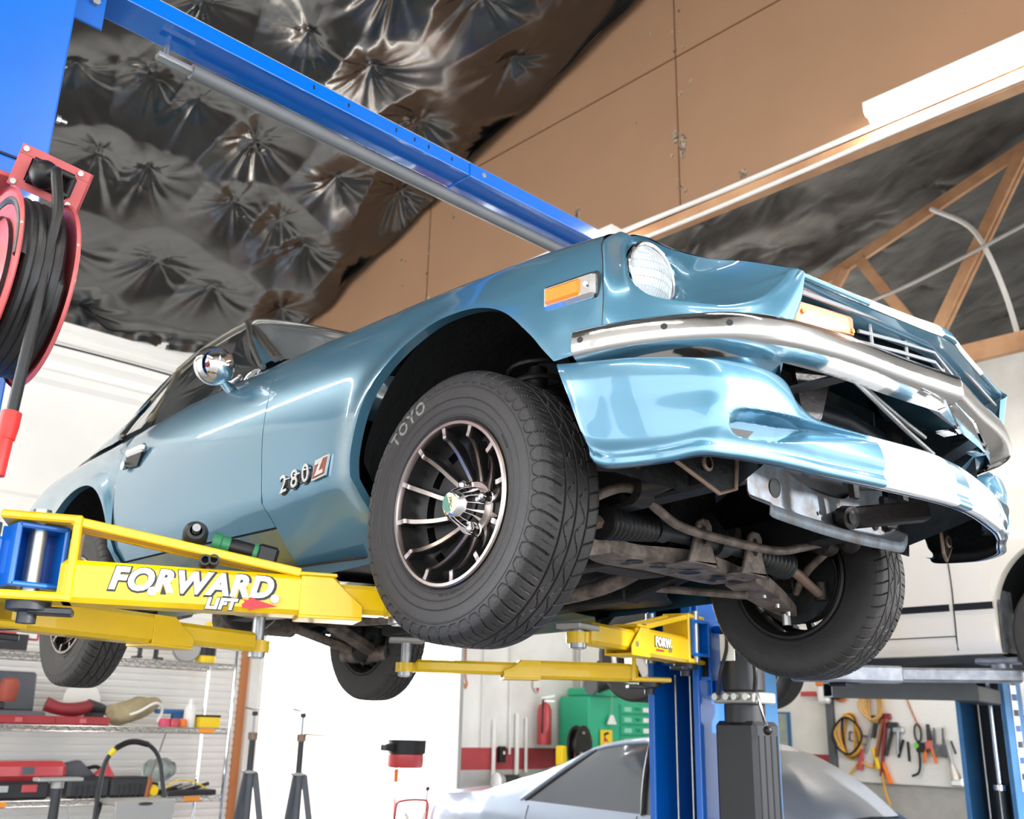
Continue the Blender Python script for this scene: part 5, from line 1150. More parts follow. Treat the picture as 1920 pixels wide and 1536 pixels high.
mb=MB(); mb.box(o+d*(.205*q_),(.056,.046,.052),np.stack([d,ey,np.cross(d,ey)],1),.008); mb.build('battery',M['black'],IW)
for k,(u,v) in enumerate(((.385,-.030),(.405,-.033))):
    mb=MB(); c=a0+ex*u+ey*v+A(0,0,zt+.016+.002*k); n=nrm(-ey+A(0,0,.05)); mb.lathe([(.009,.028),(.013,.028),(.0145,.0),(.0145,-.02),(0,-.02)],c,n,20); tag(mb.build('socket',M['dgrey']),['small dark socket lying below the impact wrench','larger dark socket beside the small one under the wrench'][k],'socket','loose sockets on the arm')
# ================================================================ the other two cars
def simple_wheel(root,x,y,z,R=.315,W=.20,rim=.20,style='alloy',mt='rubber'):
    w=bpy.data.objects.new('wheel',None); COL.objects.link(w); w.parent=root; w.location=(x,y,z)
    if y>0: w.rotation_euler=(0,0,PI)
    h=W/2; mb=MB(); prof=[(rim,-h*.8),(rim+.012,-h*.9),(R*.86,-h),(R*.95,-h*.93),(R*.985,-h*.8)]
    for q in np.linspace(-.75,.75,7): prof+= [(R,h*(q-.10)),(R,h*(q+.08)),(R-.007,h*(q+.09)),(R-.007,h*(q+.12))]
    prof+=[(R*.985,h*.85),(R*.95,h*.93),(R*.86,h),(rim+.012,h*.9),(rim,h*.8)]
    mb.lathe(prof,(0,0,0),(0,1,0),72); mb.build('tyre',M[mt],w,local=True,smooth=30)
    mb=MB(); ax=(0,-1,0); mb.lathe([(rim-.006,-h*.85),(rim+.004,-h*.8),(rim-.02,-h*.5),(rim-.02,h*.4),(rim-.002,h*.8),(rim+.004,h*.86),(rim-.008,h*.86),(rim-.02,h*.66)],(0,0,0),ax,48)
    for k in range(5):
        a=2*PI*k/5+.3; ra=A(math.cos(a),0,math.sin(a)); mb.bar(ra*.02+A(0,-h*.55,0),ra*(rim-.012)+A(0,-h*.62,0),.085,.03,up=(0,1,0),ch=.01)
    mb.lathe([(0,h*.62),(.07,h*.60),(.075,h*.45)],(0,0,0),ax,24); mb.build('rim',M['alloy'],w,local=True,smooth=35)
    mb=MB(); mb.lathe([(0,-.02),(rim-.04,-.02),(rim-.04,-.04),(0,-.05)],(0,0,0),ax,32); mb.build('brake_disc',M['susp_dark'],w,local=True)
    return w
M['alloy']=mat('silver_alloy','#c9c6c0',.35,.8)
def side_grid(xs,zb,zt,yf,nz=14):
    return np.array([[A(x,-yf(x,z),z) for z in [zb(x)+(zt(x)-zb(x))*t for t in np.linspace(0,1,nz)]] for x in xs])
# ---- cream car, raised on the far lift: local x forward, right side at -y, z from its wheel hubs
CC=thing('sedan_car','cream car raised on the far lift behind the blue coupe','car',(-2.60,3.86,1.945))
FX=2.72; 
def arch(x,x0,r,zc=0.02):
    d=abs(x-x0); return zc+math.sqrt(max(0,r*r-d*d)) if d<r else -9
zb=lambda x: max(-.075 if x>-.30 else min(.30,.20-(x+.37)*.18),arch(x,0,.37,.11),arch(x,FX,.37,.11))
zt=lambda x: float(np.interp(x,[-1.1,-.6,.2,1.9,2.6,3.35],[.74,.79,.81,.80,.74,.66]))
yf=lambda x,z: float(np.interp(z,[-.16,-.075,-.03,.03,.14,.16,.18,.5,.70,.82],[.78,.805,.825,.832,.845,.848,.845,.855,.84,.79]))*float(np.interp(x,[-1.1,-.7,0,2.6,3.1,3.4],[.88,.97,1,1,.96,.86]))
xs_=np.unique(np.concatenate([np.linspace(-1.1,3.4,110),[-.37,.37,FX-.37,FX+.37],FX+.37*np.cos(np.linspace(0,PI,24)),.37*np.cos(np.linspace(0,PI,24))]))
G=side_grid(xs_,zb,zt,yf,22)
def mir(G,sg): return np.asarray(G)*A(1,sg,1)
def cc(mb,name,m,parent=None,**k): return mb.build(name,m,parent or CC,local=True,**k)
for sg in(1,-1):
    mb=MB(); mb.grid(mir(G,sg)); e=G[:,0]; mb.grid(mir(np.stack([e,e+A(0,.02,-.004),e+A(0,.07,.0)]),sg)); cc(mb,'body_side',M['cream'],smooth=40)
    mb=MB()
    for x0,x1 in((.42,1.12),(1.14,2.13),(2.15,2.35)):
        q=np.array([A(x,-yf(x,.16)-.006,.16) for x in np.linspace(x0,x1,14)]); mb.grid(mir(np.stack([q+A(0,.006,.018),q+A(0,0,.014),q+A(0,0,-.014),q+A(0,.006,-.018)]),sg))
    cc(mb,'rubbing_strip',M['black'])
    for x0,f in((1.69,lambda z: 2.14+.012*math.sin(z*6)),(.62,lambda z:1.13),(.3,lambda z:.55-max(0,.45-z)*.3)):
        mb=MB(); q=[A(f(z),-yf(f(z),z)-.0012,z) for z in np.linspace(-.055,.78,16)]; mb.tube(mir(q,sg),.0035,6); cc(mb,'door_gap',M['black'])
    mb=MB(); q=[A(x,-yf(x,.015)-.001,.015) for x in np.linspace(.45,2.14,12)]; mb.tube(mir(q,sg),.003,6); cc(mb,'sill_gap',M['black'])
    for x0 in(0,FX):
        t=np.linspace(0,PI,24); mb=MB(); mb.grid(mir([[A(x0+.385*math.cos(a),y,.11+.385*math.sin(a)) for a in t] for y in(-.80,-.6,-.45)],sg)); mb.grid(mir([[A(x0+r*math.cos(a),-.45,.11+r*math.sin(a)) for a in t] for r in(.385,.02)],sg)); cc(mb,'wheel_well',M['underbody'])
        if x0: 
            mb=MB(); mb.grid(mir([[A(x0-.36,y,z) for z in np.linspace(-.07,.30,6)] for y in(-.815,-.62)],sg)); cc(mb,'arch_splash_panel',M['galv'])
# decks, glasshouse, ends, floor
mb=MB(); top=np.array([[A(x,y*(yf(x,zt(x))),zt(x)+.05*(1-y*y)) for y in np.linspace(-1,1,9)] for x in np.linspace(-1.1,3.4,30)]); mb.grid(top); cc(mb,'body_deck',M['cream'],smooth=50)
mb=MB()
for x in(-1.1,3.4):
    mb.grid(np.array([[A(x,y*yf(x,z),z) for y in np.linspace(-1,1,7)] for z in np.linspace(.25,zt(x),8)]))
cc(mb,'end_panel',M['cream'],split=True)
mb=MB(); gh=[(-.75,.84,.70),(-.15,1.20,.56),(.5,1.28,.54),(1.2,1.26,.54),(2.0,.86,.70)]; mb.grid(patch([[(x,-w,z-.06),(x,-w*.8,z),(x,0,z+.03),(x,w*.8,z),(x,w,z-.06)] for x,z,w in gh],5,5)); cc(mb,'roof',M['cream'],smooth=50)
mb=MB(); 
for sg in(1,-1): mb.grid(mir([[A(x,-.76,zt(x)),A(x,-w-.01,z-.06)] for x,z,w in gh],sg))
cc(mb,'side_window',M['glass_grey'],smooth=50)
mb=MB(); mb.grid(np.array([[A(x,y,-.06+.02*math.sin(x*5)*math.sin(y*9)) for y in np.linspace(-.78,.78,14)] for x in np.linspace(.42,2.28,24)])); mb.box((-.62,0,.30),(.9,1.3,.1)); mb.box((2.95,0,.2),(.7,1.3,.2)); cc(mb,'floor_pan',M['underbody'])
mb=MB(); mb.tube([(0,-.7,0),(0,.7,0)],.05,12); mb.tube([(-.8,.3,.10),(1.0,.3,-.02),(2.4,.2,.0)],.03,10); mb.bar((FX,-.6,-.02),(FX,.6,-.02),.10,.06); cc(mb,'axle_and_exhaust',M['susp_dark'])
for x in(0,FX):
    for y in(-.74,.74): simple_wheel(CC,x,y,0,R=.305,rim=.19,mt='rubber_rear')
# ---- grey sedan on the floor
GS=thing('sedan_car','silver-blue sedan parked on the floor behind the blue lift post','car',(-2.72,4.03,0),math.radians(-2))
WB=2.75
def garch(x,x0): d=abs(x-x0); return .32+math.sqrt(max(0,.37**2-d*d)) if d<.37 else -9
gzb=lambda x: max(.20,garch(x,-1.35),garch(x,-1.35+WB))
gzt=lambda x: float(np.interp(x,[-2.35,-2.2,-1.6,-1.0,.9,1.4,2.1,2.3],[.86,.955,.985,.96,.93,.90,.76,.66]))
gyf=lambda x,z: float(np.interp(z,[.2,.3,.5,.7,.85,1.0],[.84,.875,.895,.89,.865,.79]))*float(np.interp(x,[-2.35,-2.1,-1.5,1.3,2.0,2.3],[.82,.93,1,1,.93,.78]))
xs_=np.unique(np.concatenate([np.linspace(-2.35,2.3,100),-1.35+.37*np.cos(np.linspace(0,PI,20)),-1.35+WB+.37*np.cos(np.linspace(0,PI,20))]))
G=side_grid(xs_,gzb,gzt,gyf,18)
def gc(mb,name,m,parent=None,**k): return mb.build(name,m,parent or GS,local=True,**k)
for sg in(1,-1):
    mb=MB(); mb.grid(mir(G,sg)); e=G[:,0]; mb.grid(mir(np.stack([e,e+A(0,.02,0),e+A(0,.2,0)]),sg)); gc(mb,'body_side',M['sedan'],smooth=40)
    mb=MB(); 
    for f in(lambda z:-.98-.12*(z-.6),lambda z:.02,lambda z:1.0): mb.tube(mir([A(f(z),-gyf(f(z),z)-.001,z) for z in np.linspace(.28,.93,14)],sg),.004,6)
    gc(mb,'door_gap',M['black'])
    for x0 in(-1.35,-1.35+WB):
        t=np.linspace(0,PI,20); mb=MB(); mb.grid(mir([[A(x0+.385*math.cos(a),y,.32+.385*math.sin(a)) for a in t] for y in(-.86,-.5)],sg)); gc(mb,'wheel_well',M['underbody'])
# trunk and hood decks
def deck(x0,x1,n=10,dz=.045): return np.array([[A(x,y*gyf(x,gzt(x)),gzt(x)+dz*(1-y*y)) for y in np.linspace(-1,1,11)] for x in np.linspace(x0,x1,n)])
mb=MB(); mb.grid(deck(-2.35,-1.35)); gc(mb,'trunk_lid',M['sedan'],smooth=50)
mb=MB(); mb.grid(deck(.75,2.3,16)); gc(mb,'hood',M['sedan'],smooth=50)
mb=MB(); mb.grid(np.array([[A(-2.35,y*gyf(-2.35,z),z) for y in np.linspace(-1,1,7)] for z in np.linspace(.2,gzt(-2.35),6)])); mb.grid(np.array([[A(2.3,y*gyf(2.3,z),z) for y in np.linspace(-1,1,7)] for z in np.linspace(.2,gzt(2.3),6)])); gc(mb,'bumper_panel',M['sedan'],split=True)
# roof line (x,z,half width)
RF=[(-.92,1.235,.60),(-.55,1.375,.575),(-.1,1.43,.57),(.25,1.405,.575),(.48,1.345,.60)]
rr=[[(x,-w,z-.035),(x,-w*.82,z-.004),(x,0,z+.012),(x,w*.82,z-.004),(x,w,z-.035)] for x,z,w in RF]
ROOF2=patch(rr,6,6); mb=MB(); mb.grid(ROOF2); gc(mb,'roof',M['sedan'],smooth=50)
hdr=ROOF2[-1]; n=len(hdr); cw=np.array([A(1.22-.22*abs(s)**2,s*.74,.985-.03*abs(s)) for s in np.linspace(-1,1,n)]); mb=MB(); mb.grid(np.array([hdr*(1-k)+cw*k+A(.03,0,.03)*math.sin(k*PI) for k in np.linspace(0,1,8)])); gc(mb,'windscreen',M['screen'],smooth=60)
hdr=ROOF2[0]; cw=np.array([A(-1.62+.20*abs(s)**2,s*.72,1.0-.02*abs(s)) for s in np.linspace(-1,1,n)]); mb=MB(); mb.grid(np.array([hdr*(1-k)+cw*k+A(-.02,0,.03)*math.sin(k*PI) for k in np.linspace(0,1,8)])); gc(mb,'rear_window',M['glass_grey'],smooth=60)
for sg in(1,-1):
    rl=ROOF2[:,0]; up=resample(rl,40)
    # pillars: from the roof rail down to the belt
    bl=lambda x: A(x,-gyf(x,gzt(x))+.005,gzt(x)-.004)
    mb=MB(); C_=[[up[0]+(up[12]-up[0])*t, None] for t in(0,)]
    cp_top=resample(up[:10],10); cp_bot=np.array([bl(x) for x in np.linspace(-1.62,-1.12,10)]); mb.grid(mir([cp_top*(1-k)+cp_bot*k+A(0,-.02,0)*math.sin(k*PI) for k in np.linspace(0,1,8)],sg)); gc(mb,'rear_pillar',M['sedan'],smooth=60)
    ap_t=resample(up[-4:],5)+A(.0,0,0); ap_b=np.array([bl(x) for x in np.linspace(.98,1.04,5)]); mb=MB(); mb.grid(mir([ap_t*(1-k)+ap_b*k for k in np.linspace(0,1,8)],sg)); gc(mb,'front_pillar',M['sedan'],smooth=60)
    gt=resample(up[9:-3],24)+A(0,0,-.004); gb=np.array([bl(x) for x in np.linspace(-1.12,.98,24)]); W_=[gt*(1-k)+gb*k+A(0,-.02,0)*math.sin(k*PI) for k in np.linspace(0,1,8)]
    mb=MB(); mb.grid(mir(W_,sg)); gc(mb,'side_window',M['glass_grey'],smooth=60)
    mb=MB(); fr=np.vstack([W_[0],[w[-1] for w in W_[1:]]]); mb.tube(mir(np.vstack([[w[0] for w in W_[::-1]],W_[0]])+A(0,-.004,0),sg),.014,8); gc(mb,'window_frame',M['sedan_trim'])
    mb=MB(); mb.tube(mir(np.array([w[0]*.0+w[0] for w in W_])+A(.05,-.003,0),sg),.012,6); mb.tube(mir(np.array([w[13] for w in W_])+A(0,-.005,0),sg),.022,6); gc(mb,'window_pillar',M['black'],split=True)
for x in(-1.35,-1.35+WB):
    for y in(-.78,.78): simple_wheel(GS,x,y,.315)
mb=MB(); mb.box((0,0,.22),(3.6,1.5,.08)); mb.box((-.2,0,.6),(1.9,1.4,.5)); gc(mb,'cabin_interior',M['seat'])
# ================================================================ second lift (under the cream car)
P3=post('lift_post',-1.42,-1.07,2.28,1.98,3.4,'faded blue lift post behind the black power unit',None,('lift_blue_old','black'))
P4=post('lift_post',-1.42,-1.07,5.20,5.52,3.4,'faded blue open lift post in front of the pegboard wall',None,('lift_blue_old','black'))
mb=MB(); mb.cyl((-1.22,5.33,.4),(-1.22,5.33,1.13),.045,n=20); mb.build('ram_barrel',M['dgrey'],P4)
mb=MB(); mb.cyl((-1.22,5.33,1.13),(-1.22,5.33,2.2),.022,n=16); mb.lathe([(.03,1.12),(.05,1.125),(.05,1.16),(.024,1.17)],(-1.22,5.33,0),(0,0,1),16); mb.build('ram_rod',M['chrome'],P4)
mb=MB(); mb.box((-1.066,5.36,1.55),(.004,.10,.85)); mb.build('instruction_label',M['sticker'],P4)
for k in range(7):
    mb=MB(); mb.box((-1.063,5.36,1.22+.105*k),(.002,.085,.045)); mb.build('label_picture',M['labelblue'] if k%2 else M['dgrey'],P4)
ar=thing('lift_arm_assembly','scuffed grey swing arm under the cream car sill','lift arm',(-.98,2.95,1.74),0,'swing arms under the cream car')
mb=MB(); mb.bar((-1.10,2.50,1.765),(-.72,2.90,1.765),.13,.085,ch=.012); mb.build('outer_tube',M['greyarm'],ar)
mb=MB(); mb.bar((-.78,2.86,1.765),(-.22,3.19,1.765),.10,.070,ch=.012); mb.build('inner_tube',M['greyarm'],ar)
mb=MB(); mb.cyl((-.30,3.16,1.77),(-.30,3.16,1.83),.05,n=20); mb.box((-.30,3.16,1.838),(.22,.13,.03),None,.008); mb.build('lift_pad',M['greyarm'],ar)
mb=MB(); mb.box((-.95,2.75,1.712),(.10,.16,.02),None,.004); mb.build('collar_plate',M['dgrey'],ar)
ar=thing('lift_arm_assembly','dark swing arm with an open square tube end below the cream car','lift arm',(-1.2,4.0,1.68),0,'swing arms under the cream car')
G=[]; a=A(-1.48,3.52,1.725);b=A(-.98,4.45,1.735); ex=nrm(b-a); ey=A(-ex[1],ex[0],0); up=A(0,0,1)
ring=lambda o,w,h:[o+ey*u*w+up*v*h for u,v in((-1,-1),(1,-1),(1,1),(-1,1))]
mb=MB(); mb.grid(np.array([ring(b,.05,.045),ring(a,.05,.045),ring(a,.042,.037),ring(a+ex*.3,.042,.037)]),cv=True); mb.build('outer_tube',M['dgrey'],ar,smooth=20)
mb=MB(); mb.bar(a+ex*.45+up*.055,b+up*.055,.09,.03,ch=.005); mb.build('gusset_plate',M['dgrey'],ar)
mb=MB(); mb.bar(b-ex*.05,A(-1.15,5.16,1.735),.14,.10,ch=.008); mb.build('clevis',M['dgrey'],ar)
# ================================================================ wire shelving along the closed roller door
SH=thing('wire_shelf_unit','chrome wire shelf unit crowded with tools in front of the white roller door','shelf',(.8,-5.97,0)); SH.location=(-5.97,.8,0)
y0_,y1_=-.45,1.875; xf,xb=-5.75,-6.19
for x in(xf,xb):
    for y in(y0_,y1_):
        mb=MB(); mb.tube([(x,y,.0),(x,y,2.45)],.0125,10); mb.build('upright_pole',M['chrome'],SH)
TIER=[.45,.915,1.405,1.893]
for z in TIER:
    mb=MB(); 
    for x in(xf,xb):
        mb.tube([(x,y0_,z),(x,y1_,z)],.0055,6); mb.tube([(x,y0_,z-.036),(x,y1_,z-.036)],.005,6)
        ys=np.linspace(y0_,y1_,54); mb.tube([(x,y,z-.002-(.032 if i%2 else 0)) for i,y in enumerate(ys)],.0038,5)
    for y in(y0_,y1_): mb.tube([(xf,y,z),(xb,y,z)],.004,6); mb.tube([(xf,y,z-.03),(xb,y,z-.03)],.004,6)
    for y in np.linspace(y0_+.02,y1_-.02,70): mb.tube([(xf,y,z+.003),(xb,y,z+.003)],.0018,4,caps=False)
    mb.build('wire_shelf',M['wire'],SH)
for y,z in((1.68,1.39),(1.62,.90),(.22,.90)):
    mb=MB(); mb.box((xf+.008,y,z),(.004,.13,.034)); mb.build('price_tag',M['orange_tag'],SH)
def one(name,label,cat,mb,m,group=None,**k): return tag(mb.build(name,m,**k),label,cat,group)
S1,S2,S3=[t+.006 for t in(1.893,1.405,.915)]
X0=-5.93
# ---- top tier
mb=MB(); mb.box((X0,1.13,S1+.012),(.10,.05,.024)); mb.box((X0,1.30,S1+.012),(.10,.05,.024)); mb.box((X0,1.215,S1+.14),(.06,.17,.11)); mb.box((X0,1.15,S1+.06),(.05,.02,.10)); mb.box((X0,1.28,S1+.06),(.05,.02,.10)); one('steel_bracket','dark steel bracket standing on the top wire shelf','bracket',mb,M['dgrey'],bev=.004)
mb=MB(); mb.lathe([(0,-.03),(.10,-.03),(.11,-.02),(.11,.02),(.10,.03),(.03,.03),(.03,.02),(0,.02)],(X0,1.53,S1+.11),(.95,-.3,0),32); one('grinding_disc','grey round disc standing on edge on the top wire shelf','disc',mb,M['galv2'])
r=thing('oil_jug','yellow jug with a dark label on the top wire shelf','jug',(X0,1.70,S1)); mb=MB(); mb.lathe([(0,0),(.075,0),(.08,.02),(.08,.22),(.06,.27),(.025,.30),(.025,.33),(0,.33)],(X0,1.70,S1),(0,0,1),24); mb.build('jug_body',M['yelltag'],r)
mb=MB(); mb.lathe([(.0812,.06),(.0812,.19)],(X0,1.70,S1),(0,0,1),12,a0=-2.6,a1=-.6); mb.build('jug_label',M['black'],r)
r=thing('jack_handle','red steel bar lying along the top wire shelf','bar',(X0,-.05,S1)); mb=MB(); mb.bar((X0,-.5,S1+.13),(X0,.38,S1+.12),.06,.075,ch=.006); mb.build('bar_body',M['red'],r); mb=MB(); mb.bar((X0+.032,.22,S1+.122),(X0+.032,.36,S1+.12),.006,.05); mb.build('bar_sticker',M['paper'],r); mb=MB(); mb.bar((X0,-.4,S1+.06),(X0,.3,S1+.06),.10,.115); mb.build('bar_stand',M['case'],r)
# ---- middle tier
r=thing('tool_case','open grey tool case on the middle wire shelf','tool case',(X0,.18,S2)); mb=MB(); mb.box((X0,.16,S2+.045),(.28,.62,.09),None,.015); mb.build('case_tray',M['casegrey'],r); mb=MB(); mb.box((X0-.15,.16,S2+.22),(.05,.62,.28),np.array(Euler((0,-.15,0)).to_matrix()),.015); mb.build('case_lid',M['casegrey'],r); mb=MB(); mb.box((X0+.02,.05,S2+.12),(.18,.30,.05),None,.01); mb.build('case_insert',M['case'],r)
r=thing('sander','red dusty rotary sander resting in the open grey case','power tool',(X0,.22,S2+.15)); mb=MB(); mb.lathe([(0,.14),(.05,.13),(.065,.09),(.06,.0),(.05,-.02),(0,-.02)],(X0+.06,.22,S2+.17),(.1,0,1),20); mb.build('sander_head',M['red_dust'],r)
r=thing('angle_grinder','red angle grinder lying on the flat red cases','power tool',(X0,.66,S2+.05)); mb=MB(); mb.tube(crom([(X0+.02,.50,S2+.14),(X0+.04,.60,S2+.11),(X0+.04,.72,S2+.11),(X0+.02,.82,S2+.14)],6),np.interp(np.linspace(0,1,19),[0,.3,.7,1],[.05,.045,.05,.04]),14); mb.build('grinder_body',M['red_dark'],r); mb=MB(); mb.tube([(X0+.02,.80,S2+.14),(X0,.90,S2+.12),(X0-.02,1.02,S2+.09)],[.045,.04,.022],14); mb.build('grinder_head',M['dgrey'],r); mb=MB(); mb.cyl((X0-.02,1.02,S2+.09),(X0-.02,1.06,S2+.085),.012,n=10); mb.build('grinder_spindle',M['zinc'],r)
mb=MB(); mb.lathe([(0,0),(.14,0),(.145,.01),(.14,.02),(0,.02)],(X0-.16,.82,S2+.17),(1,.1,.1),32); one('sanding_disc','pale round disc leaning behind the red angle grinder','disc',mb,M['paper'])
for y,w,lab in((.28,.52,'long flat red case at the front of the middle wire shelf'),(.72,.40,'shorter flat red case under the angle grinder')):
    r=thing('flat_case',lab,'tool case',(X0+.1,y,S2),0,'flat red cases on the middle shelf'); mb=MB(); mb.box((X0+.10,y,S2+.03),(.14,w,.06),None,.008); mb.build('case_shell',M['red_plastic'],r); mb=MB(); mb.box((X0+.174,y,S2+.03),(.008,.05,.03)); mb.build('case_latch',M['red'],r)
mb=MB(); mb.box((X0-.04,.88,S2+.05),(.14,.10,.10),None,.012); one('small_case','small black case beside the tan canvas bag','tool case',mb,M['case'])
r=thing('canvas_bag','slumped tan canvas tool bag on the middle wire shelf','bag',(X0+.05,1.14,S2))
def blob(c,rad,seed,amp=.18,n=28,m=16):
    rs=np.random.RandomState(seed); f=rs.uniform(0,6.28,6); G=[]
    for p in np.linspace(.03,PI-.03,m):
        row=[]
        for t in np.arange(n)*2*PI/n:
            k=1+amp*(math.sin(3*t+f[0]+2*p)*.5+math.sin(5*t+f[1]-3*p)*.3+math.sin(4*p+f[2]+t)*.4); q=A(math.sin(p)*math.cos(t),math.sin(p)*math.sin(t),math.cos(p))*k; row.append(A(*c)+q*A(*rad))
        G.append(row)
    G=np.array(G); return G
mb=MB(); G=blob((X0+.05,1.12,S2+.085),(.10,.20,.085),4); G[...,2]=np.maximum(G[...,2],S2+.002); G[...,2]+=np.clip((G[...,1]-1.05)*.35,0,.09); mb.grid(G,cv=True); mb.build('bag_body',M['tan'],r,smooth=60)
mb=MB(); mb.tube(crom([(X0+.10,1.0,S2+.06),(X0+.16,1.12,S2+.10),(X0+.15,1.26,S2+.17),(X0+.1,1.34,S2+.12),(X0+.12,1.30,S2+.03)],8),.010,8); mb.build('bag_strap',M['paper'],r)
for (y,z,c,nm,lab,sz) in((1.36,.02,'pink','plastic_tub','small pink plastic tub in front of the canvas bag',.045),(1.44,.035,'red','plastic_tub','small red round tub beside the pink tub',.05),(1.50,.025,'orange_p','plastic_tub','small orange tub beside the white bottle',.04)):
    mb=MB(); mb.lathe([(0,-.03),(sz*.9,-.028),(sz,.0),(sz*.8,.03),(0,.035)],(X0+.12,y,S2+.03),(0,0,1),18); one(nm,lab,'tub',mb,M[c])
mb=MB(); mb.box((X0-.08,1.52,S2+.115),(.05,.30,.035),None,.008); mb.box((X0-.08,1.56,S2+.05),(.05,.10,.10),None,.008); one('blue_box','thin blue box behind the white bottle','box',mb,M['bluep'])
r=thing('spray_bottle','white bottle on the middle wire shelf','bottle',(X0+.08,1.58,S2)); mb=MB(); mb.lathe([(0,0),(.042,0),(.045,.01),(.045,.14),(.02,.17),(0,.17)],(X0+.08,1.58,S2),(0,0,1),20); mb.build('bottle_body',M['white_plastic'],r); mb=MB(); mb.lathe([(.018,.17),(.02,.20),(.012,.215),(0,.215)],(X0+.08,1.58,S2),(0,0,1),14); mb.build('bottle_cap',M['white_plastic'],r)
r=thing('yellow_box','flat yellow box with a black lid at the shelf end','box',(X0+.1,1.72,S2)); mb=MB(); mb.box((X0+.1,1.72,S2+.04),(.12,.17,.08),None,.004); mb.build('box_body',M['yelltag'],r); mb=MB(); mb.box((X0+.1,1.72,S2+.088),(.124,.175,.016),None,.004); mb.build('box_lid',M['black'],r)
# ---- lower tier
r=thing('toolbox','black toolbox with red latches on the lower wire shelf','toolbox',(X0+.06,.25,S3)); mb=MB(); mb.box((X0+.06,.25,S3+.06),(.26,.62,.12),None,.02); mb.build('box_body',M['case'],r)
for y in(.08,.42):
    mb=MB(); mb.box((X0+.192,y,S3+.075),(.012,.10,.05),None,.004); mb.build('box_latch',M['red'],r)
mb=MB(); mb.box((X0+.193,.25,S3+.075),(.006,.06,.04)); mb.build('box_badge',M['zinc'],r)
r=thing('red_case','red blow moulded case lying on the black toolbox','tool case',(X0+.06,.42,S3+.12)); mb=MB(); mb.box((X0+.06,.42,S3+.185),(.22,.50,.13),None,.035); mb.build('case_shell',M['red'],r); mb=MB(); mb.box((X0+.172,.40,S3+.19),(.006,.08,.05)); mb.build('case_plate',M['casegrey'],r)
r=thing('drill_case','grey drill case with a loop handle behind the black cases','tool case',(X0-.02,.80,S3)); mb=MB(); mb.prism([(-.16,0),(.16,0),(.15,.14),(.02,.25),(-.12,.22)],(X0-.1,.80,S3),(0,1,0),(0,0,1),(.10,0,0)); mb.build('case_shell',M['casegrey'],r,bev=.012); mb=MB(); mb.tube(crom([(X0-.02,.86,S3+.19),(X0-.0,.95,S3+.20),(X0,1.02,S3+.12),(X0,1.0,S3+.05)],8),.014,8); mb.build('case_handle',M['black'],r)
for y,w,lab in((.83,.30,'ribbed black case standing left of the stool legs'),(1.13,.30,'ribbed black case partly behind the stool legs')):
    r=thing('black_case',lab,'tool case',(X0+.08,y,S3),0,'ribbed black cases on the lower shelf'); mb=MB(); mb.box((X0+.08,y,S3+.07),(.22,w,.14),None,.02); mb.build('case_shell',M['case'],r)
    for k in range(5):
        mb=MB(); mb.box((X0+.193,y-.08+.04*k,S3+.05),(.008,.012,.08)); mb.build('case_rib',M['case'],r)
r=thing('funnel','small red funnel upside down on a black case','funnel',(X0+.06,1.0,S3+.142)); mb=MB(); mb.lathe([(.085,0),(.07,.015),(.02,.075),(.012,.10),(.012,.12)],(X0+.04,.985,S3+.143),(0,.1,1),24); mb.build('funnel_cone',M['red'],r,solid=.002)
r=thing('wire_brush','copper coloured wire brush standing by the stool leg','brush',(X0+.16,1.26,S3)); mb=MB(); mb.cyl((X0+.18,1.26,S3),(X0+.18,1.275,S3+.13),.022,n=14); mb.build('brush_bristles',M['copper'],r); mb=MB(); mb.tube([(X0+.18,1.275,S3+.13),(X0+.17,1.36,S3+.45)],.005,6); mb.build('brush_handle',M['rod'],r)
mb=MB(); mb.lathe([(0,0),(.03,0),(.045,.03),(.03,.06),(0,.06)],(X0+.14,1.31,S3+.04),(1,0,0),20); one('tape_measure','yellow round tape measure by the copper brush','tape measure',mb,M['yelltag'])
r=thing('glass_jar','clear glass jar lying on its side on the lower wire shelf','jar',(X0,1.47,S3)); mb=MB(); mb.lathe([(0,-.10),(.07,-.10),(.085,-.07),(.085,.06),(.06,.10),(.05,.12)],(X0-.06,1.45,S3+.175),(.8,.5,.1),24); mb.build('jar_body',M['glassjar'],r); mb=MB(); mb.box((X0-.10,1.40,S3+.042),(.08,.12,.084)); mb.build('jar_stand',M['case'],r)
r=thing('tool_tray','black tray piled with loose tools at the end of the lower wire shelf','tray',(X0+.05,1.62,S3)); mb=MB(); mb.box((X0+.10,1.62,S3+.02),(.18,.40,.04),None,.008); mb.build('tray_base',M['case'],r)
for k,(y,z,c) in enumerate(((1.50,.07,'dgrey'),(1.58,.08,'steel'),(1.66,.065,'case'),(1.72,.08,'dgrey'))):
    mb=MB(); mb.tube([(X0+.12,y-.06,S3+z-.03),(X0+.10,y+.07,S3+z)],.014,8); mb.build('loose_tool',M[c],r)
mb=MB(); mb.tube(crom([(X0+.17,1.40,S3+.05),(X0+.17,1.5,S3+.11),(X0+.17,1.62,S3+.10),(X0+.17,1.74,S3+.05)],8),.006,6); mb.build('tube_hose',M['yelltag'],r)
# hook hanging below the lower tier
mb=MB(); mb.tube(crom([(-5.74,.70,.90),(-5.73,.70,.85),(-5.73,.72,.80),(-5.73,.68,.77),(-5.73,.70,.74)],6),.006,6); one('spring_hook','small bent steel hook hanging from the lower wire shelf','hook',mb,M['zinc'])
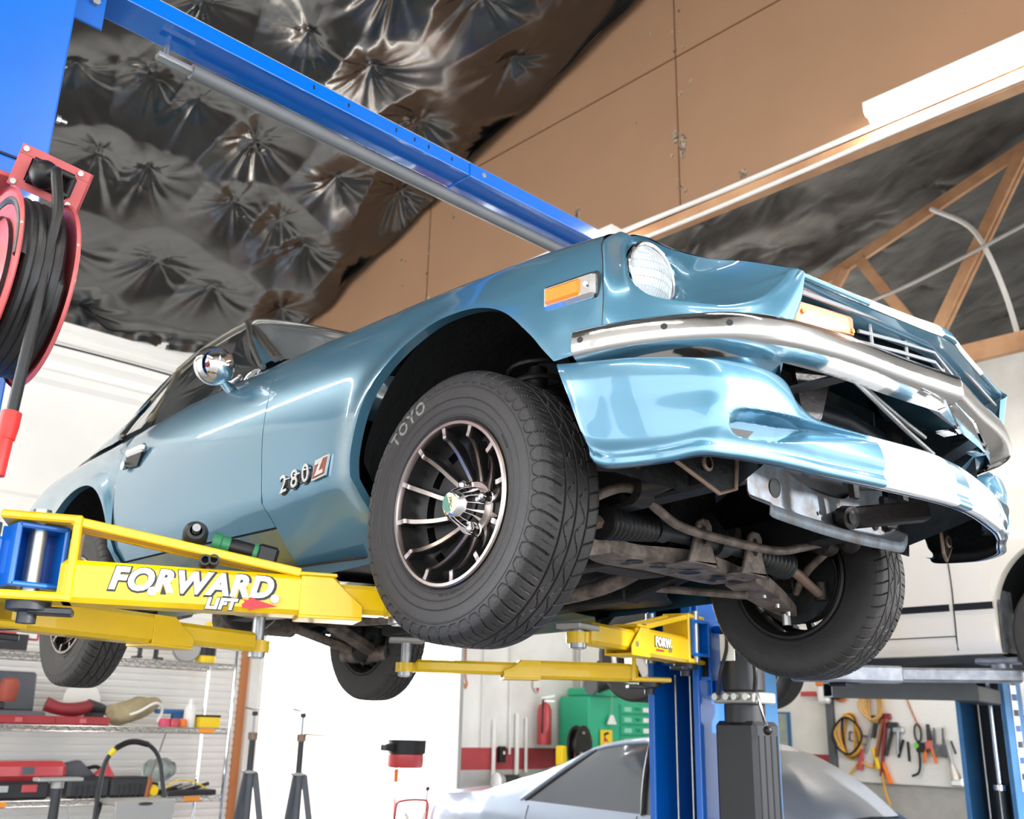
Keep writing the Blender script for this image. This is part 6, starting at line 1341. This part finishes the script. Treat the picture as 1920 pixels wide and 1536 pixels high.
# ---- folding step stool
ST=thing('step_stool','folding step stool with a tall black hoop handle and grey steps','step stool',(-4.6,.62,0))
mb=MB(); mb.tube(crom([(-4.45,.36,0),(-4.58,.405,.88),(-4.61,.42,1.08),(-4.63,.45,1.22),(-4.63,.52,1.30),(-4.63,.62,1.325),(-4.63,.72,1.30),(-4.63,.79,1.22),(-4.61,.82,1.08),(-4.58,.845,.88),(-4.45,.89,0)],8),.014,10); mb.build('hoop_handle',M['dgrey'],ST)
mb=MB(); mb.tube(crom([(-4.63,.50,1.288),(-4.63,.56,1.318),(-4.63,.62,1.326),(-4.63,.70,1.31)],6),.018,10); mb.build('hand_grip',M['black'],ST)
mb=MB(); mb.tube([(-4.63,.462,1.245),(-4.63,.49,1.28)],.0165,10); mb.build('grip_band',M['yelltag'],ST)
for z in(.985,.66,.33):
    mb=MB(); mb.box((-4.52-.02*(1-z),.625,z),(.22,.37,.03),None,.006); mb.box((-4.40,.625,z-.03),(.012,.37,.08),None,.003); 
    for k in range(5): mb.box((-4.40+.007,.625,z-.058+.014*k),(.004,.36,.004))
    if z>.9:
        mb.box((-4.398,.625,z-.15),(.010,.36,.30),None,.003)
        for k in range(14): mb.box((-4.392,.625,z-.03-.019*k),(.005,.35,.007))
    s_=mb.build('step_tread',M['galv2'],ST)
    mb=MB(); mb.prism([(.045*math.cos(t)*(1),.010*math.sin(t)) for t in np.linspace(0,2*PI,14)[:-1]],(-4.386,.62,z-.006),(0,1,0),(0,0,1),(.002,0,0)); mb.build('step_slot',M['case'],s_)
mb=MB(); mb.tube([(-4.95,.40,0),(-4.60,.44,.98)],.012,8); mb.tube([(-4.95,.84,0),(-4.60,.80,.98)],.012,8); mb.build('rear_leg',M['dgrey'],ST)
# ---- tall stands
def stand(label,x,y,top,zc,w,kind):
    r=thing('underhoist_stand',label,'stand',(x,y,0),0,'tall steel support stands')
    if kind=='T':
        mb=MB(); mb.tube([(x,y,.02),(x,y,top-.03)],.028,14); mb.build('stand_tube',M['dgrey'],r)
        mb=MB(); mb.box((x,y,top-.012),(.10,.26,.022),None,.005); mb.cyl((x,y,top-.06),(x,y,top-.02),.035,n=14); mb.build('saddle_plate',M['galv2'],r)
        mb=MB(); mb.box((x,y,.01),(.3,.3,.02)); mb.build('stand_base',M['dgrey'],r); return r
    mb=MB(); mb.tube([(x,y,top-.19),(x,y,top-.02)],.009,10); mb.build('screw_rod',M['steel'],r)
    mb=MB(); G=[(x,y+u,top-.004+.012*abs(u/.08)**2) for u in np.linspace(-.085,.085,9)]; mb.grid(np.array([[A(*g)+A(q,0,0) for g in G] for q in(-.03,.03)])); mb.build('saddle',M['steel'],r,solid=.006)
    mb=MB(); mb.box((x,y,top-.035),(.03,.035,.03),None,.005); mb.build('saddle_block',M['dgrey'],r)
    mb=MB(); mb.tube([(x,y,zc+.02),(x,y,top-.18)],.022,14); mb.build('inner_tube',M['dgrey'],r)
    mb=MB(); mb.lathe([(.022,0),(.033,0),(.033,.05),(.022,.05)],(x,y,top-.215),(0,0,1),16); mb.build('screw_nut',M['rod'],r)
    mb=MB(); mb.tube([(x,y,zc-.9),(x,y,zc+.02)],.034,14); mb.build('outer_tube',M['casegrey'],r)
    mb=MB(); mb.lathe([(.034,0),(.055,0),(.055,.015),(.034,.015)],(x,y,zc),(0,0,1),16); mb.build('top_collar',M['galv2'],r)
    for k in range(3):
        a=2*PI*k/3+.9; mb=MB(); mb.bar((x+.04*math.cos(a),y+.04*math.sin(a),zc),(x+.26*math.cos(a),y+.26*math.sin(a),.0),.012,.045,up=(math.cos(a),math.sin(a),0)); mb.build('leg',M['casegrey'],r)
    return r
stand('short T topped steel stand in front of the lower shelf',-4.6,.165,1.125,0,0,'T')
stand('tall tripod stand standing before the door frame',-5.0,1.655,1.555,1.115,.2,'3')
s_=stand('tall tripod stand with a side pin in the open doorway',-4.8,1.935,1.55,1.105,.2,'3')
mb=MB(); mb.tube([(-4.79,1.95,1.385),(-4.77,2.20,1.372)],.006,6); mb.build('side_pin',M['steel'],s_)
# ---- oil drain and cart in the doorway
r=thing('oil_drain','red oil drain with a black pan on top standing in the doorway','oil drain',(-5.2,3.2,0))
mb=MB(); mb.lathe([(0,1.13),(.14,1.13),(.15,1.15),(.15,1.235),(.0,1.24)],(-5.2,3.22,0),(0,0,1),32); mb.build('drain_bowl',M['red'],r)
mb=MB(); mb.lathe([(.13,1.235),(.155,1.24),(.16,1.34),(.168,1.35),(.155,1.352),(.148,1.26),(0,1.255)],(-5.2,3.23,0),(0,0,1),36); mb.build('black_pan',M['black'],r)
mb=MB(); mb.box((-5.2,3.03,1.29),(.09,.10,.06),None,.01); mb.build('pan_spout',M['black'],r)
mb=MB(); mb.tube([(-5.2,3.13,.72),(-5.2,3.13,1.13)],.013,10); mb.build('stem_pipe',M['chrome'],r)
mb=MB(); mb.tube([(-5.2,3.13,1.02),(-5.2,3.13,1.12)],.018,10); mb.build('stem_valve',M['orange_p'],r)
mb=MB(); mb.lathe([(0,.05),(.17,.05),(.18,.08),(.18,.68),(.15,.74),(0,.76)],(-5.2,3.16,0),(0,0,1),32); mb.build('tank',M['red'],r)
mb=MB(); mb.tube(crom([(-5.05,3.02,.70),(-5.03,3.02,.86),(-5.03,3.10,.89),(-5.03,3.26,.89),(-5.03,3.34,.86),(-5.05,3.34,.70)],6),.012,8); mb.build('cart_handle',M['red'],r)
mb=MB(); mb.tube(crom([(-5.02,3.10,.80),(-5.0,3.16,.70),(-5.0,3.24,.70),(-5.02,3.30,.80)],8),.014,8); mb.build('drain_hose',M['paper'],r)
mb=MB(); mb.tube([(-5.15,3.42,.76),(-5.15,3.43,.95)],.007,8); mb.sphere((-5.15,3.432,.965),.02,12,8); mb.build('tap_lever',M['black'],r)
# ---- right part of the back wall
r=thing('fire_extinguisher','red fire extinguisher hanging on the white back wall','fire extinguisher',(-6.27,5.98,1.29))
mb=MB(); mb.lathe([(0,1.30),(.075,1.30),(.08,1.32),(.08,1.66),(.06,1.72),(.025,1.74),(.025,1.76),(0,1.76)],(-6.28,5.99,0),(0,0,1),28); mb.build('cylinder',M['red'],r)
mb=MB(); mb.lathe([(.0815,1.47),(.0815,1.63)],(-6.28,5.99,0),(0,0,1),14,a0=.2,a1=2.4); mb.build('label_panel',M['paper'],r); mb=MB(); mb.lathe([(.082,1.53),(.082,1.56)],(-6.28,5.99,0),(0,0,1),14,a0=.2,a1=2.4); mb.build('label_print',M['case'],r)
mb=MB(); mb.bar((-6.28,5.94,1.79),(-6.24,6.10,1.82),.02,.015); mb.bar((-6.28,5.94,1.76),(-6.23,6.09,1.76),.02,.012); mb.cyl((-6.28,5.99,1.74),(-6.28,5.99,1.80),.018,n=10); mb.build('valve_handle',M['zinc'],r)
mb=MB(); mb.tube(crom([(-6.26,5.96,1.77),(-6.22,5.90,1.74),(-6.21,5.885,1.6),(-6.22,5.89,1.42)],8),.010,8); mb.build('hose',M['black'],r)
mb=MB(); mb.box((-6.37,5.95,2.02),(.02,.10,.24)); mb.prism([(-.05,0),(.05,0),(0,-.07)],(-6.362,5.95,1.90),(0,1,0),(0,0,1),(.004,0,0)); one('extinguisher_sign','narrow white arrow sign above the fire extinguisher','sign',mb,M['paper'])
mb=MB(); mb.prism([(-.03,0),(.03,0),(0,-.06)],(-6.355,5.95,1.90),(0,1,0),(0,0,1),(.004,0,0)); tag(mb.build('sign_arrow',M['red'],bpy.data.objects['extinguisher_sign']),None,None)
r=thing('welding_helmet','white and black welding helmet with an orange patch hanging on the wall','welding helmet',(-6.1,6.5,1.86)); 
G=[]; 
for k in np.linspace(0,1,14):
    z=1.86+.34*k; row=[]
    for t in np.linspace(-PI*.55,PI*.55,22): rr=.20*(.55+.45*math.sin(PI*(.25+.6*k)))*(1.0 if k>.15 else .75+1.6*k); row.append(A(-5.80+rr*1.1*math.cos(t),6.50+rr*math.sin(t),z+.05*math.cos(t)*(1-k)))
    G.append(row)
mb=MB(); mb.grid(np.array(G)); mb.build('helmet_shell',M['case'],r,solid=.006,smooth=60)
G=np.array(G)[3:12,5:18]; nv=G-A(-5.80,6.5,0); nv[...,2]=0; nv/=np.linalg.norm(nv,axis=2)[...,None]; mb=MB(); mb.grid(G+nv*.008); mb.build('helmet_front',M['white_plastic'],r,smooth=60)
mb=MB(); mb.grid((G+nv*.012)[4:8,0:5]); mb.build('helmet_flash',M['orange_p'],r,smooth=60)
mb=MB(); mb.cyl((-5.88,6.30,1.94),(-5.88,6.34,1.94),.10,n=18); mb.cyl((-5.78,6.70,1.97),(-5.78,6.74,1.97),.02,n=12); mb.build('helmet_knob',M['grey_plastic'],r)
r=thing('drawer_cabinet','green parts cabinet with small labelled drawers against the back wall','cabinet',(-6.1,6.9,0)); 
mb=MB(); mb.box((-6.13,6.98,.91),(.46,1.36,1.82),None,.02); mb.box((-6.15,6.85,1.87),(.36,.9,.10),None,.02); mb.build('cabinet_body',M['green'],r)
for i in range(7):
    z=1.70-.115*i; mb=MB(); mb.box((-5.892,7.20,z),(.02,.76,.100),None,.006); d=mb.build('drawer',M['green'],r)
    for y in(6.94,7.28):
        mb=MB(); mb.box((-5.880,y,z),(.004,.13,.05)); mb.build('drawer_label',M['greenlabel'] if y<7 else M['paper'],d)
    mb=MB(); mb.tube(crom([(-5.88,7.08,z+.02),(-5.86,7.09,z),(-5.86,7.13,z),(-5.88,7.14,z+.02)],5),.006,6); mb.build('drawer_pull',M['dgreen'],d)
r=thing('brush_pull','white fan shaped brush hanging on a cord in front of the green cabinet','brush',(-5.86,6.62,1.5)); mb=MB(); mb.prism([(-.02,.10),(.02,.10),(.075,0),(-.075,0)],(-5.86,6.62,1.53),(0,1,0),(0,0,1),(.02,0,0)); mb.build('brush_head',M['paper'],r); mb=MB(); mb.tube([(-5.85,6.62,1.62),(-5.86,6.66,2.2)],.004,6); mb.build('brush_cord',M['greyband'],r)
r=thing('cord_reel','black round cord reel on the wall below the conduit','cord reel',(-6.1,6.3,1.15)); mb=MB(); mb.lathe([(0,-.06),(.20,-.06),(.21,-.05),(.21,-.03),(.15,-.025),(.15,.03),(.21,.035),(.21,.055),(0,.06)],(-5.86,6.10,1.30),(.95,.3,0),36); mb.build('reel_drum',M['black'],r)
for k in range(4):
    mb=MB(); a=k*1.57+.5; c=A(-5.79,6.12,1.30)+A(-.05*math.cos(a),.15*math.cos(a),.15*math.sin(a)); mb.cyl(c,c+A(.02,.006,0),.014,n=10); mb.build('rivet',M['zinc'],r)
mb=MB(); mb.box((-5.9,5.86,1.20),(.10,.08,.20),None,.01); mb.build('plug_box',M['yelltag'],r); mb=MB(); mb.box((-5.79,5.97,1.22),(.03,.04,.20),None,.01); mb.build('red_strip',M['red'],r)
r=thing('warning_sign','small square yellow sign with a black and red picture by the green cabinet','sign',(-5.88,6.56,1.32)); mb=MB(); mb.box((-5.88,6.56,1.39),(.01,.20,.16),None,.003); mb.build('sign_board',M['yelltag'],r); mb=MB(); mb.prism([(-.05,.03),(.02,.05),(.05,.03),(-.01,.02),(-.03,-.01)],(-5.874,6.56,1.40),(0,1,0),(0,0,1),(.002,0,0)); mb.build('sign_shape',M['black'],r); mb=MB(); mb.prism([(-.05,-.05),(.03,-.055),(.0,-.02),(-.04,.0)],(-5.874,6.56,1.40),(0,1,0),(0,0,1),(.003,0,0)); mb.build('sign_patch',M['red'],r)
r=thing('switch_box','black switch box on the red band of the back wall','switch box',(-6.36,5.44,1.12)); mb=MB(); mb.box((-6.37,5.44,1.20),(.05,.085,.16),None,.006); mb.build('box_body',M['black'],r); mb=MB(); mb.box((-6.341,5.445,1.215),(.012,.016,.03)); mb.build('toggle',M['paper'],r)
r=thing('black_outlet','dark outlet box beside the white conduit','outlet',(-6.37,6.85,1.5)); mb=MB(); mb.box((-6.35,6.80,1.55),(.06,.12,.16),None,.006); mb.build('box_body',M['case'],r); mb=MB(); mb.box((-6.35,6.80,2.02),(.06,.08,.22),None,.006); mb.build('upper_box',M['black'],r)
mb=MB(); mb.tube(crom([(-6.36,4.87,2.3),(-6.35,4.87,1.98),(-6.34,4.885,1.90),(-6.34,4.865,1.85),(-6.34,4.855,1.90)],8),.010,8); one('rust_hook','small orange rusty hook hanging on the white wall by the door track','hook',mb,M['wood_o'])
r=thing('bench_grinder','dirty grey bench grinder on the bench below the red band','grinder',(-6.1,5.2,.80)); mb=MB(); mb.box((-6.1,5.30,.93),(.14,.22,.16),None,.03); mb.build('motor_body',M['dgrey'],r)
for y in(5.12,5.48):
    mb=MB(); mb.cyl((-6.08,y-.03,.95),(-6.08,y+.03,.95),.085,n=24); mb.build('grinding_wheel',M['galv2'],r)
mb=MB(); mb.box((-6.1,5.3,.83),(.2,.2,.05)); mb.build('grinder_foot',M['dgrey'],r)
mb=MB(); mb.box((-6.12,5.5,.78),(.45,1.3,.04),None,.004); mb.box((-6.12,4.95,.38),(.4,.05,.76)); mb.box((-6.12,6.05,.38),(.4,.05,.76)); one('work_bench','grey steel work bench along the back wall','bench',mb,M['greyband'])
# ---- pegboard wall
mb=MB(); mb.box((-4.05,9.76,1.90),(1.6,.02,1.92)); one('peg_board','white pegboard hung with hand tools on the side wall','pegboard',mb,M['pegs'])
mb=MB(); mb.box((-2.45,9.76,1.75),(1.35,.02,1.75)); one('peg_board','white pegboard behind and beyond the faded blue post','pegboard',mb,M['pegs'])
mb=MB(); mb.box((-4.90,9.72,1.35),(.09,.07,2.7),None,.006); struct(mb.build('trim_20',M['casegrey']))
r=thing('framed_picture','blue framed picture on the side wall behind the power unit','picture',(-5.68,9.78,1.30)); mb=MB(); mb.box((-5.68,9.785,1.53),(.34,.02,.44)); mb.build('picture_frame',M['lift_blue_old'],r); mb=MB(); mb.box((-5.70,9.773,1.53),(.29,.004,.39)); mb.build('picture_sheet',M['poster'],r)
YP=9.728
def hang(pts,r_,y=YP,n=8): return [(x,y,z) for x,z in pts]
r=thing('chainsaw','orange and white saw hanging at the top of the dark wall strut','saw',(-4.98,9.66,1.85)); mb=MB(); mb.box((-4.93,9.66,1.97),(.16,.10,.24),None,.03); mb.build('saw_body',M['white_plastic'],r); mb=MB(); mb.box((-4.93,9.64,2.10),(.17,.10,.08),None,.02); mb.build('saw_cover',M['orange_p'],r); mb=MB(); mb.box((-5.16,9.68,1.97),(.22,.03,.06),None,.006); mb.build('saw_blade',M['red'],r); mb=MB(); mb.box((-4.77,9.66,1.96),(.14,.08,.12),None,.02); mb.build('saw_handle',M['case'],r)
rs=np.random.RandomState(2)
def cord(name,label,x,zt,zb_,w,m,n=5,rad=.014):
    r=thing(name,label,'cord',(x,YP,zb_)); 
    for k in range(n):
        f=rs.uniform(-.25,.25); ww=w*(.6+.1*k); t=np.linspace(0,2*PI,29)[:-1]; mb=MB(); mb.tube([(x+f*w*.5+ww*math.sin(a)*.5*(1+.2*math.sin(2*a+k)),YP-.012-.02*k,(zt+zb_)/2+(zt-zb_)/2*math.cos(a)*(1-.04*k)) for a in t],rad,8,closed=True); mb.build('coil',m[k%len(m)],r)
    return r
cord('jumper_cables','yellow and black jumper cables looped on a hook beside the dark strut',-4.63,1.74,1.20,.30,[M['cordy'],M['cordy'],M['black']],6)
r=thing('cable_clamps','red and yellow cable clamps hanging below the jumper cables','clamps',(-4.5,9.70,.95))
for x,z,c,dx in((-4.50,1.20,'red',-.05),(-4.36,1.22,'yelltag',.06),(-4.25,1.06,'orange_p',.08)):
    mb=MB(); mb.tube([(x,9.70,z+.12),(x+dx,9.70,z-.12)],[.02,.035],10); mb.build('clamp_jaw',M[c],r)
mb=MB(); mb.tube(crom([(-4.70,9.70,1.0),(-4.55,9.70,1.16),(-4.42,9.69,1.12),(-4.28,9.69,1.10),(-4.25,9.70,.85),(-4.2,9.70,.70)],8),.014,8); mb.build('clamp_lead',M['cordy'],r)
cord('extension_cord','tan extension cord coil hanging from the top of the pegboard',-4.30,2.06,1.62,.24,[M['cordt']],6,.015)
cord('air_hose_loop','thin orange hose loop hanging by the top of the dark strut',-4.72,2.02,1.88,.22,[M['orange_p']],2,.010)
mb=MB(); mb.tube([(-4.35,YP,1.62),(-4.47,YP,1.28)],.018,8); one('long_chisel','bright long steel bar hanging below the tan cord','bar',mb,M['wire'])
mb=MB(); 
for a,b in(((-4.66,1.52),(-4.42,1.46)),((-4.66,1.52),(-4.67,1.42)),((-4.67,1.42),(-4.43,1.36)),((-4.42,1.46),(-4.43,1.36))): mb.bar((a[0],YP,a[1]),(b[0],YP,b[1]),.01,.016,up=(0,1,0))
one('hacksaw','black hacksaw frame hanging beside the jumper cables','hacksaw',mb,M['case'])
r=thing('pipe_wrenches','bundle of rusty pipe wrenches and pullers crowded on one hook','wrench',(-4.15,9.68,1.05))
for x,z,x2,z2,c in((-4.20,1.66,-4.36,1.12,'copper'),(-4.16,1.70,-4.28,1.02,'red_dark'),(-4.08,1.60,-4.20,1.25,'dgrey'),(-4.02,1.55,-4.05,1.28,'steel'),(-4.28,1.68,-4.34,1.45,'dgrey')):
    mb=MB(); mb.bar((x,9.70,z),(x2,9.70,z2),.03,.05,up=(0,1,0),ch=.006); mb.box((x,9.70,z),(.13,.04,.07),None,.01); mb.build('wrench',M[c],r)
for k,(x,z,x2,z2,lab) in enumerate(((-3.98,1.44,-4.06,1.24,'short black punch hanging slanted on the pegboard'),(-3.93,1.42,-3.93,1.20,'short black punch hanging upright on the pegboard'))):
    mb=MB(); mb.tube([(x,YP,z),(x2,YP,z2)],.015,8); one('punch',lab,'punch',mb,M['black'],'punches on the pegboard')
mb=MB(); mb.tube(crom([(-3.93,YP,2.06),(-3.89,YP,1.9),(-3.83,YP,1.72),(-3.76,YP,1.55)],8),.009,6); one('hanging_cord','thin red and yellow cord hanging down the pegboard','cord',mb,M['wood_o'])
r=thing('strap_wrench','black strap wrench with a green button hanging on the pegboard','strap wrench',(-3.84,9.70,1.1)); mb=MB(); t=np.linspace(0,2*PI,20)[:-1]; mb.tube([(-3.79+.04*math.sin(a),9.71,1.52+.10*math.cos(a)) for a in t],.011,6,closed=True); mb.build('strap_loop',M['black'],r); mb=MB(); mb.box((-3.75,9.70,1.36),(.14,.04,.11),None,.01); mb.tube(crom([(-3.80,9.70,1.42),(-3.79,9.70,1.2),(-3.82,9.70,1.08),(-3.90,9.70,1.04)],8),.014,8); mb.build('handle_bar',M['black'],r); mb=MB(); mb.cyl((-3.81,9.695,1.38),(-3.81,9.675,1.38),.03,n=16); mb.build('button',M['limegreen'],r)
r=thing('crimp_pliers','pliers with red and orange handles hanging on the pegboard','pliers',(-3.68,9.70,1.18)); mb=MB(); mb.tube([(-3.66,9.70,1.62),(-3.65,9.70,1.44)],[.02,.035],8); mb.build('plier_jaw',M['dgrey'],r)
for x,c in((-3.74,'orange_p'),(-3.60,'orange_p')):
    mb=MB(); mb.tube([(-3.66,9.70,1.44),(x*.6-3.66*.4,9.70,1.32),(x,9.70,1.19)],[.02,.022,.016],8); mb.build('plier_handle',M[c],r)
mb=MB(); mb.box((-3.665,9.69,1.38),(.09,.03,.09),None,.02); mb.build('plier_spring',M['red'],r)
r=thing('clip_pliers','dark pair of hose clamp pliers hanging beside the orange handled pliers','pliers',(-3.55,9.70,1.25)); 
for x in(-3.60,-3.50):
    mb=MB(); mb.tube([(x+.01,9.71,1.58),(x,9.71,1.40)],.012,6); mb.box((x,9.70,1.33),(.08,.03,.14),None,.01); mb.build('plier_half',M['casegrey'],r)
mb=MB(); mb.bar((-3.66,9.71,1.56),(-3.44,9.71,1.60),.01,.012); mb.build('hook_rail',M['zinc'],r)
r=thing('adjustable_wrench','long steel adjustable wrench hanging near the faded blue post','wrench',(-3.42,9.70,1.0)); mb=MB(); mb.tube([(-3.46,9.71,1.46),(-3.42,9.71,1.18)],[.022,.028],8); mb.tube([(-3.42,9.71,1.18),(-3.39,9.71,1.02)],[.03,.07],8); mb.box((-3.385,9.70,1.00),(.14,.03,.10),None,.02); mb.build('wrench_body',M['wire'],r); mb=MB(); mb.tube([(-3.40,9.69,1.44),(-3.36,9.69,1.30)],.012,6); mb.build('wrench_tag',M['dgrey'],r)
r=thing('scissors','scissors with orange handles and black sheath on the far pegboard','scissors',(-2.66,9.70,1.8)); mb=MB(); mb.box((-2.66,9.71,1.86),(.10,.03,.20),None,.01); mb.build('sheath',M['black'],r); mb=MB(); mb.tube([(-2.70,9.71,1.97),(-2.62,9.71,1.99)],.02,8); mb.build('scissor_handle',M['orange_p'],r)
mb=MB(); mb.tube([(-2.58,9.71,1.72),(-2.56,9.71,1.50)],.02,8); one('screwdriver','red handled screwdriver on the far pegboard','screwdriver',mb,M['red'])
mb=MB(); mb.box((-2.60,9.65,1.02),(.3,.12,.12),None,.01); one('orange_box','small orange box below the far pegboard','box',mb,M['orange_tag'])
# ---------------------------------------------------------------- camera, light, world
cd=bpy.data.cameras.new('camera'); CAM=bpy.data.objects.new('camera',cd); COL.objects.link(CAM); bpy.context.scene.camera=CAM
cd.sensor_width=36; cd.lens=1871.78/1920*36; cd.clip_end=200
yaw,pitch,roll=math.radians(136.2716),math.radians(17.7817),math.radians(1.33987)
fw=A(math.cos(pitch)*math.cos(yaw),math.cos(pitch)*math.sin(yaw),math.sin(pitch)); rt=A(math.sin(yaw),-math.cos(yaw),0); up=np.cross(rt,fw)
r2=math.cos(roll)*rt+math.sin(roll)*up; u2=-math.sin(roll)*rt+math.cos(roll)*up
Mx=Matrix(((r2[0],u2[0],-fw[0],1.7297),(r2[1],u2[1],-fw[1],-2.2767),(r2[2],u2[2],-fw[2],1.45),(0,0,0,1))); CAM.matrix_world=Mx
cd.dof.use_dof=True; cd.dof.focus_distance=2.5; cd.dof.aperture_fstop=5.0
sc=bpy.context.scene
W=bpy.data.worlds.new('sky'); sc.world=W; W.use_nodes=True; N=W.node_tree.nodes; L=W.node_tree.links; bg=N['Background']
bg.inputs[0].default_value=(.93,.97,1,1); bg.inputs[1].default_value=5.0
tc=N.new('ShaderNodeTexCoord'); sx=N.new('ShaderNodeSeparateXYZ'); L.new(tc.outputs['Generated'],sx.inputs[0]); mr=N.new('ShaderNodeMapRange'); mr.interpolation_type='SMOOTHSTEP'; mr.inputs[1].default_value=-.45; mr.inputs[2].default_value=-.85; mr.inputs[3].default_value=3.9; mr.inputs[4].default_value=28; L.new(sx.outputs['X'],mr.inputs[0]); L.new(mr.outputs[0],bg.inputs[1])   # hazy sky, brightest over the rear yard
sl=bpy.data.lights.new('sun','SUN'); sl.energy=7; sl.angle=math.radians(2.5); so=bpy.data.objects.new('sun',sl); COL.objects.link(so)
sd=nrm((-1,-.35,-.48)); so.rotation_euler=Vector(sd).to_track_quat('-Z','Y').to_euler(); so.location=(8,3,6)
sc.view_settings.view_transform='Standard'; sc.view_settings.look='None'; sc.view_settings.gamma=1; sc.view_settings.use_curve_mapping=False; sc.view_settings.exposure=0.22
sc.cycles.max_bounces=8; sc.cycles.use_denoising=True; sc.cycles.sample_clamp_indirect=8
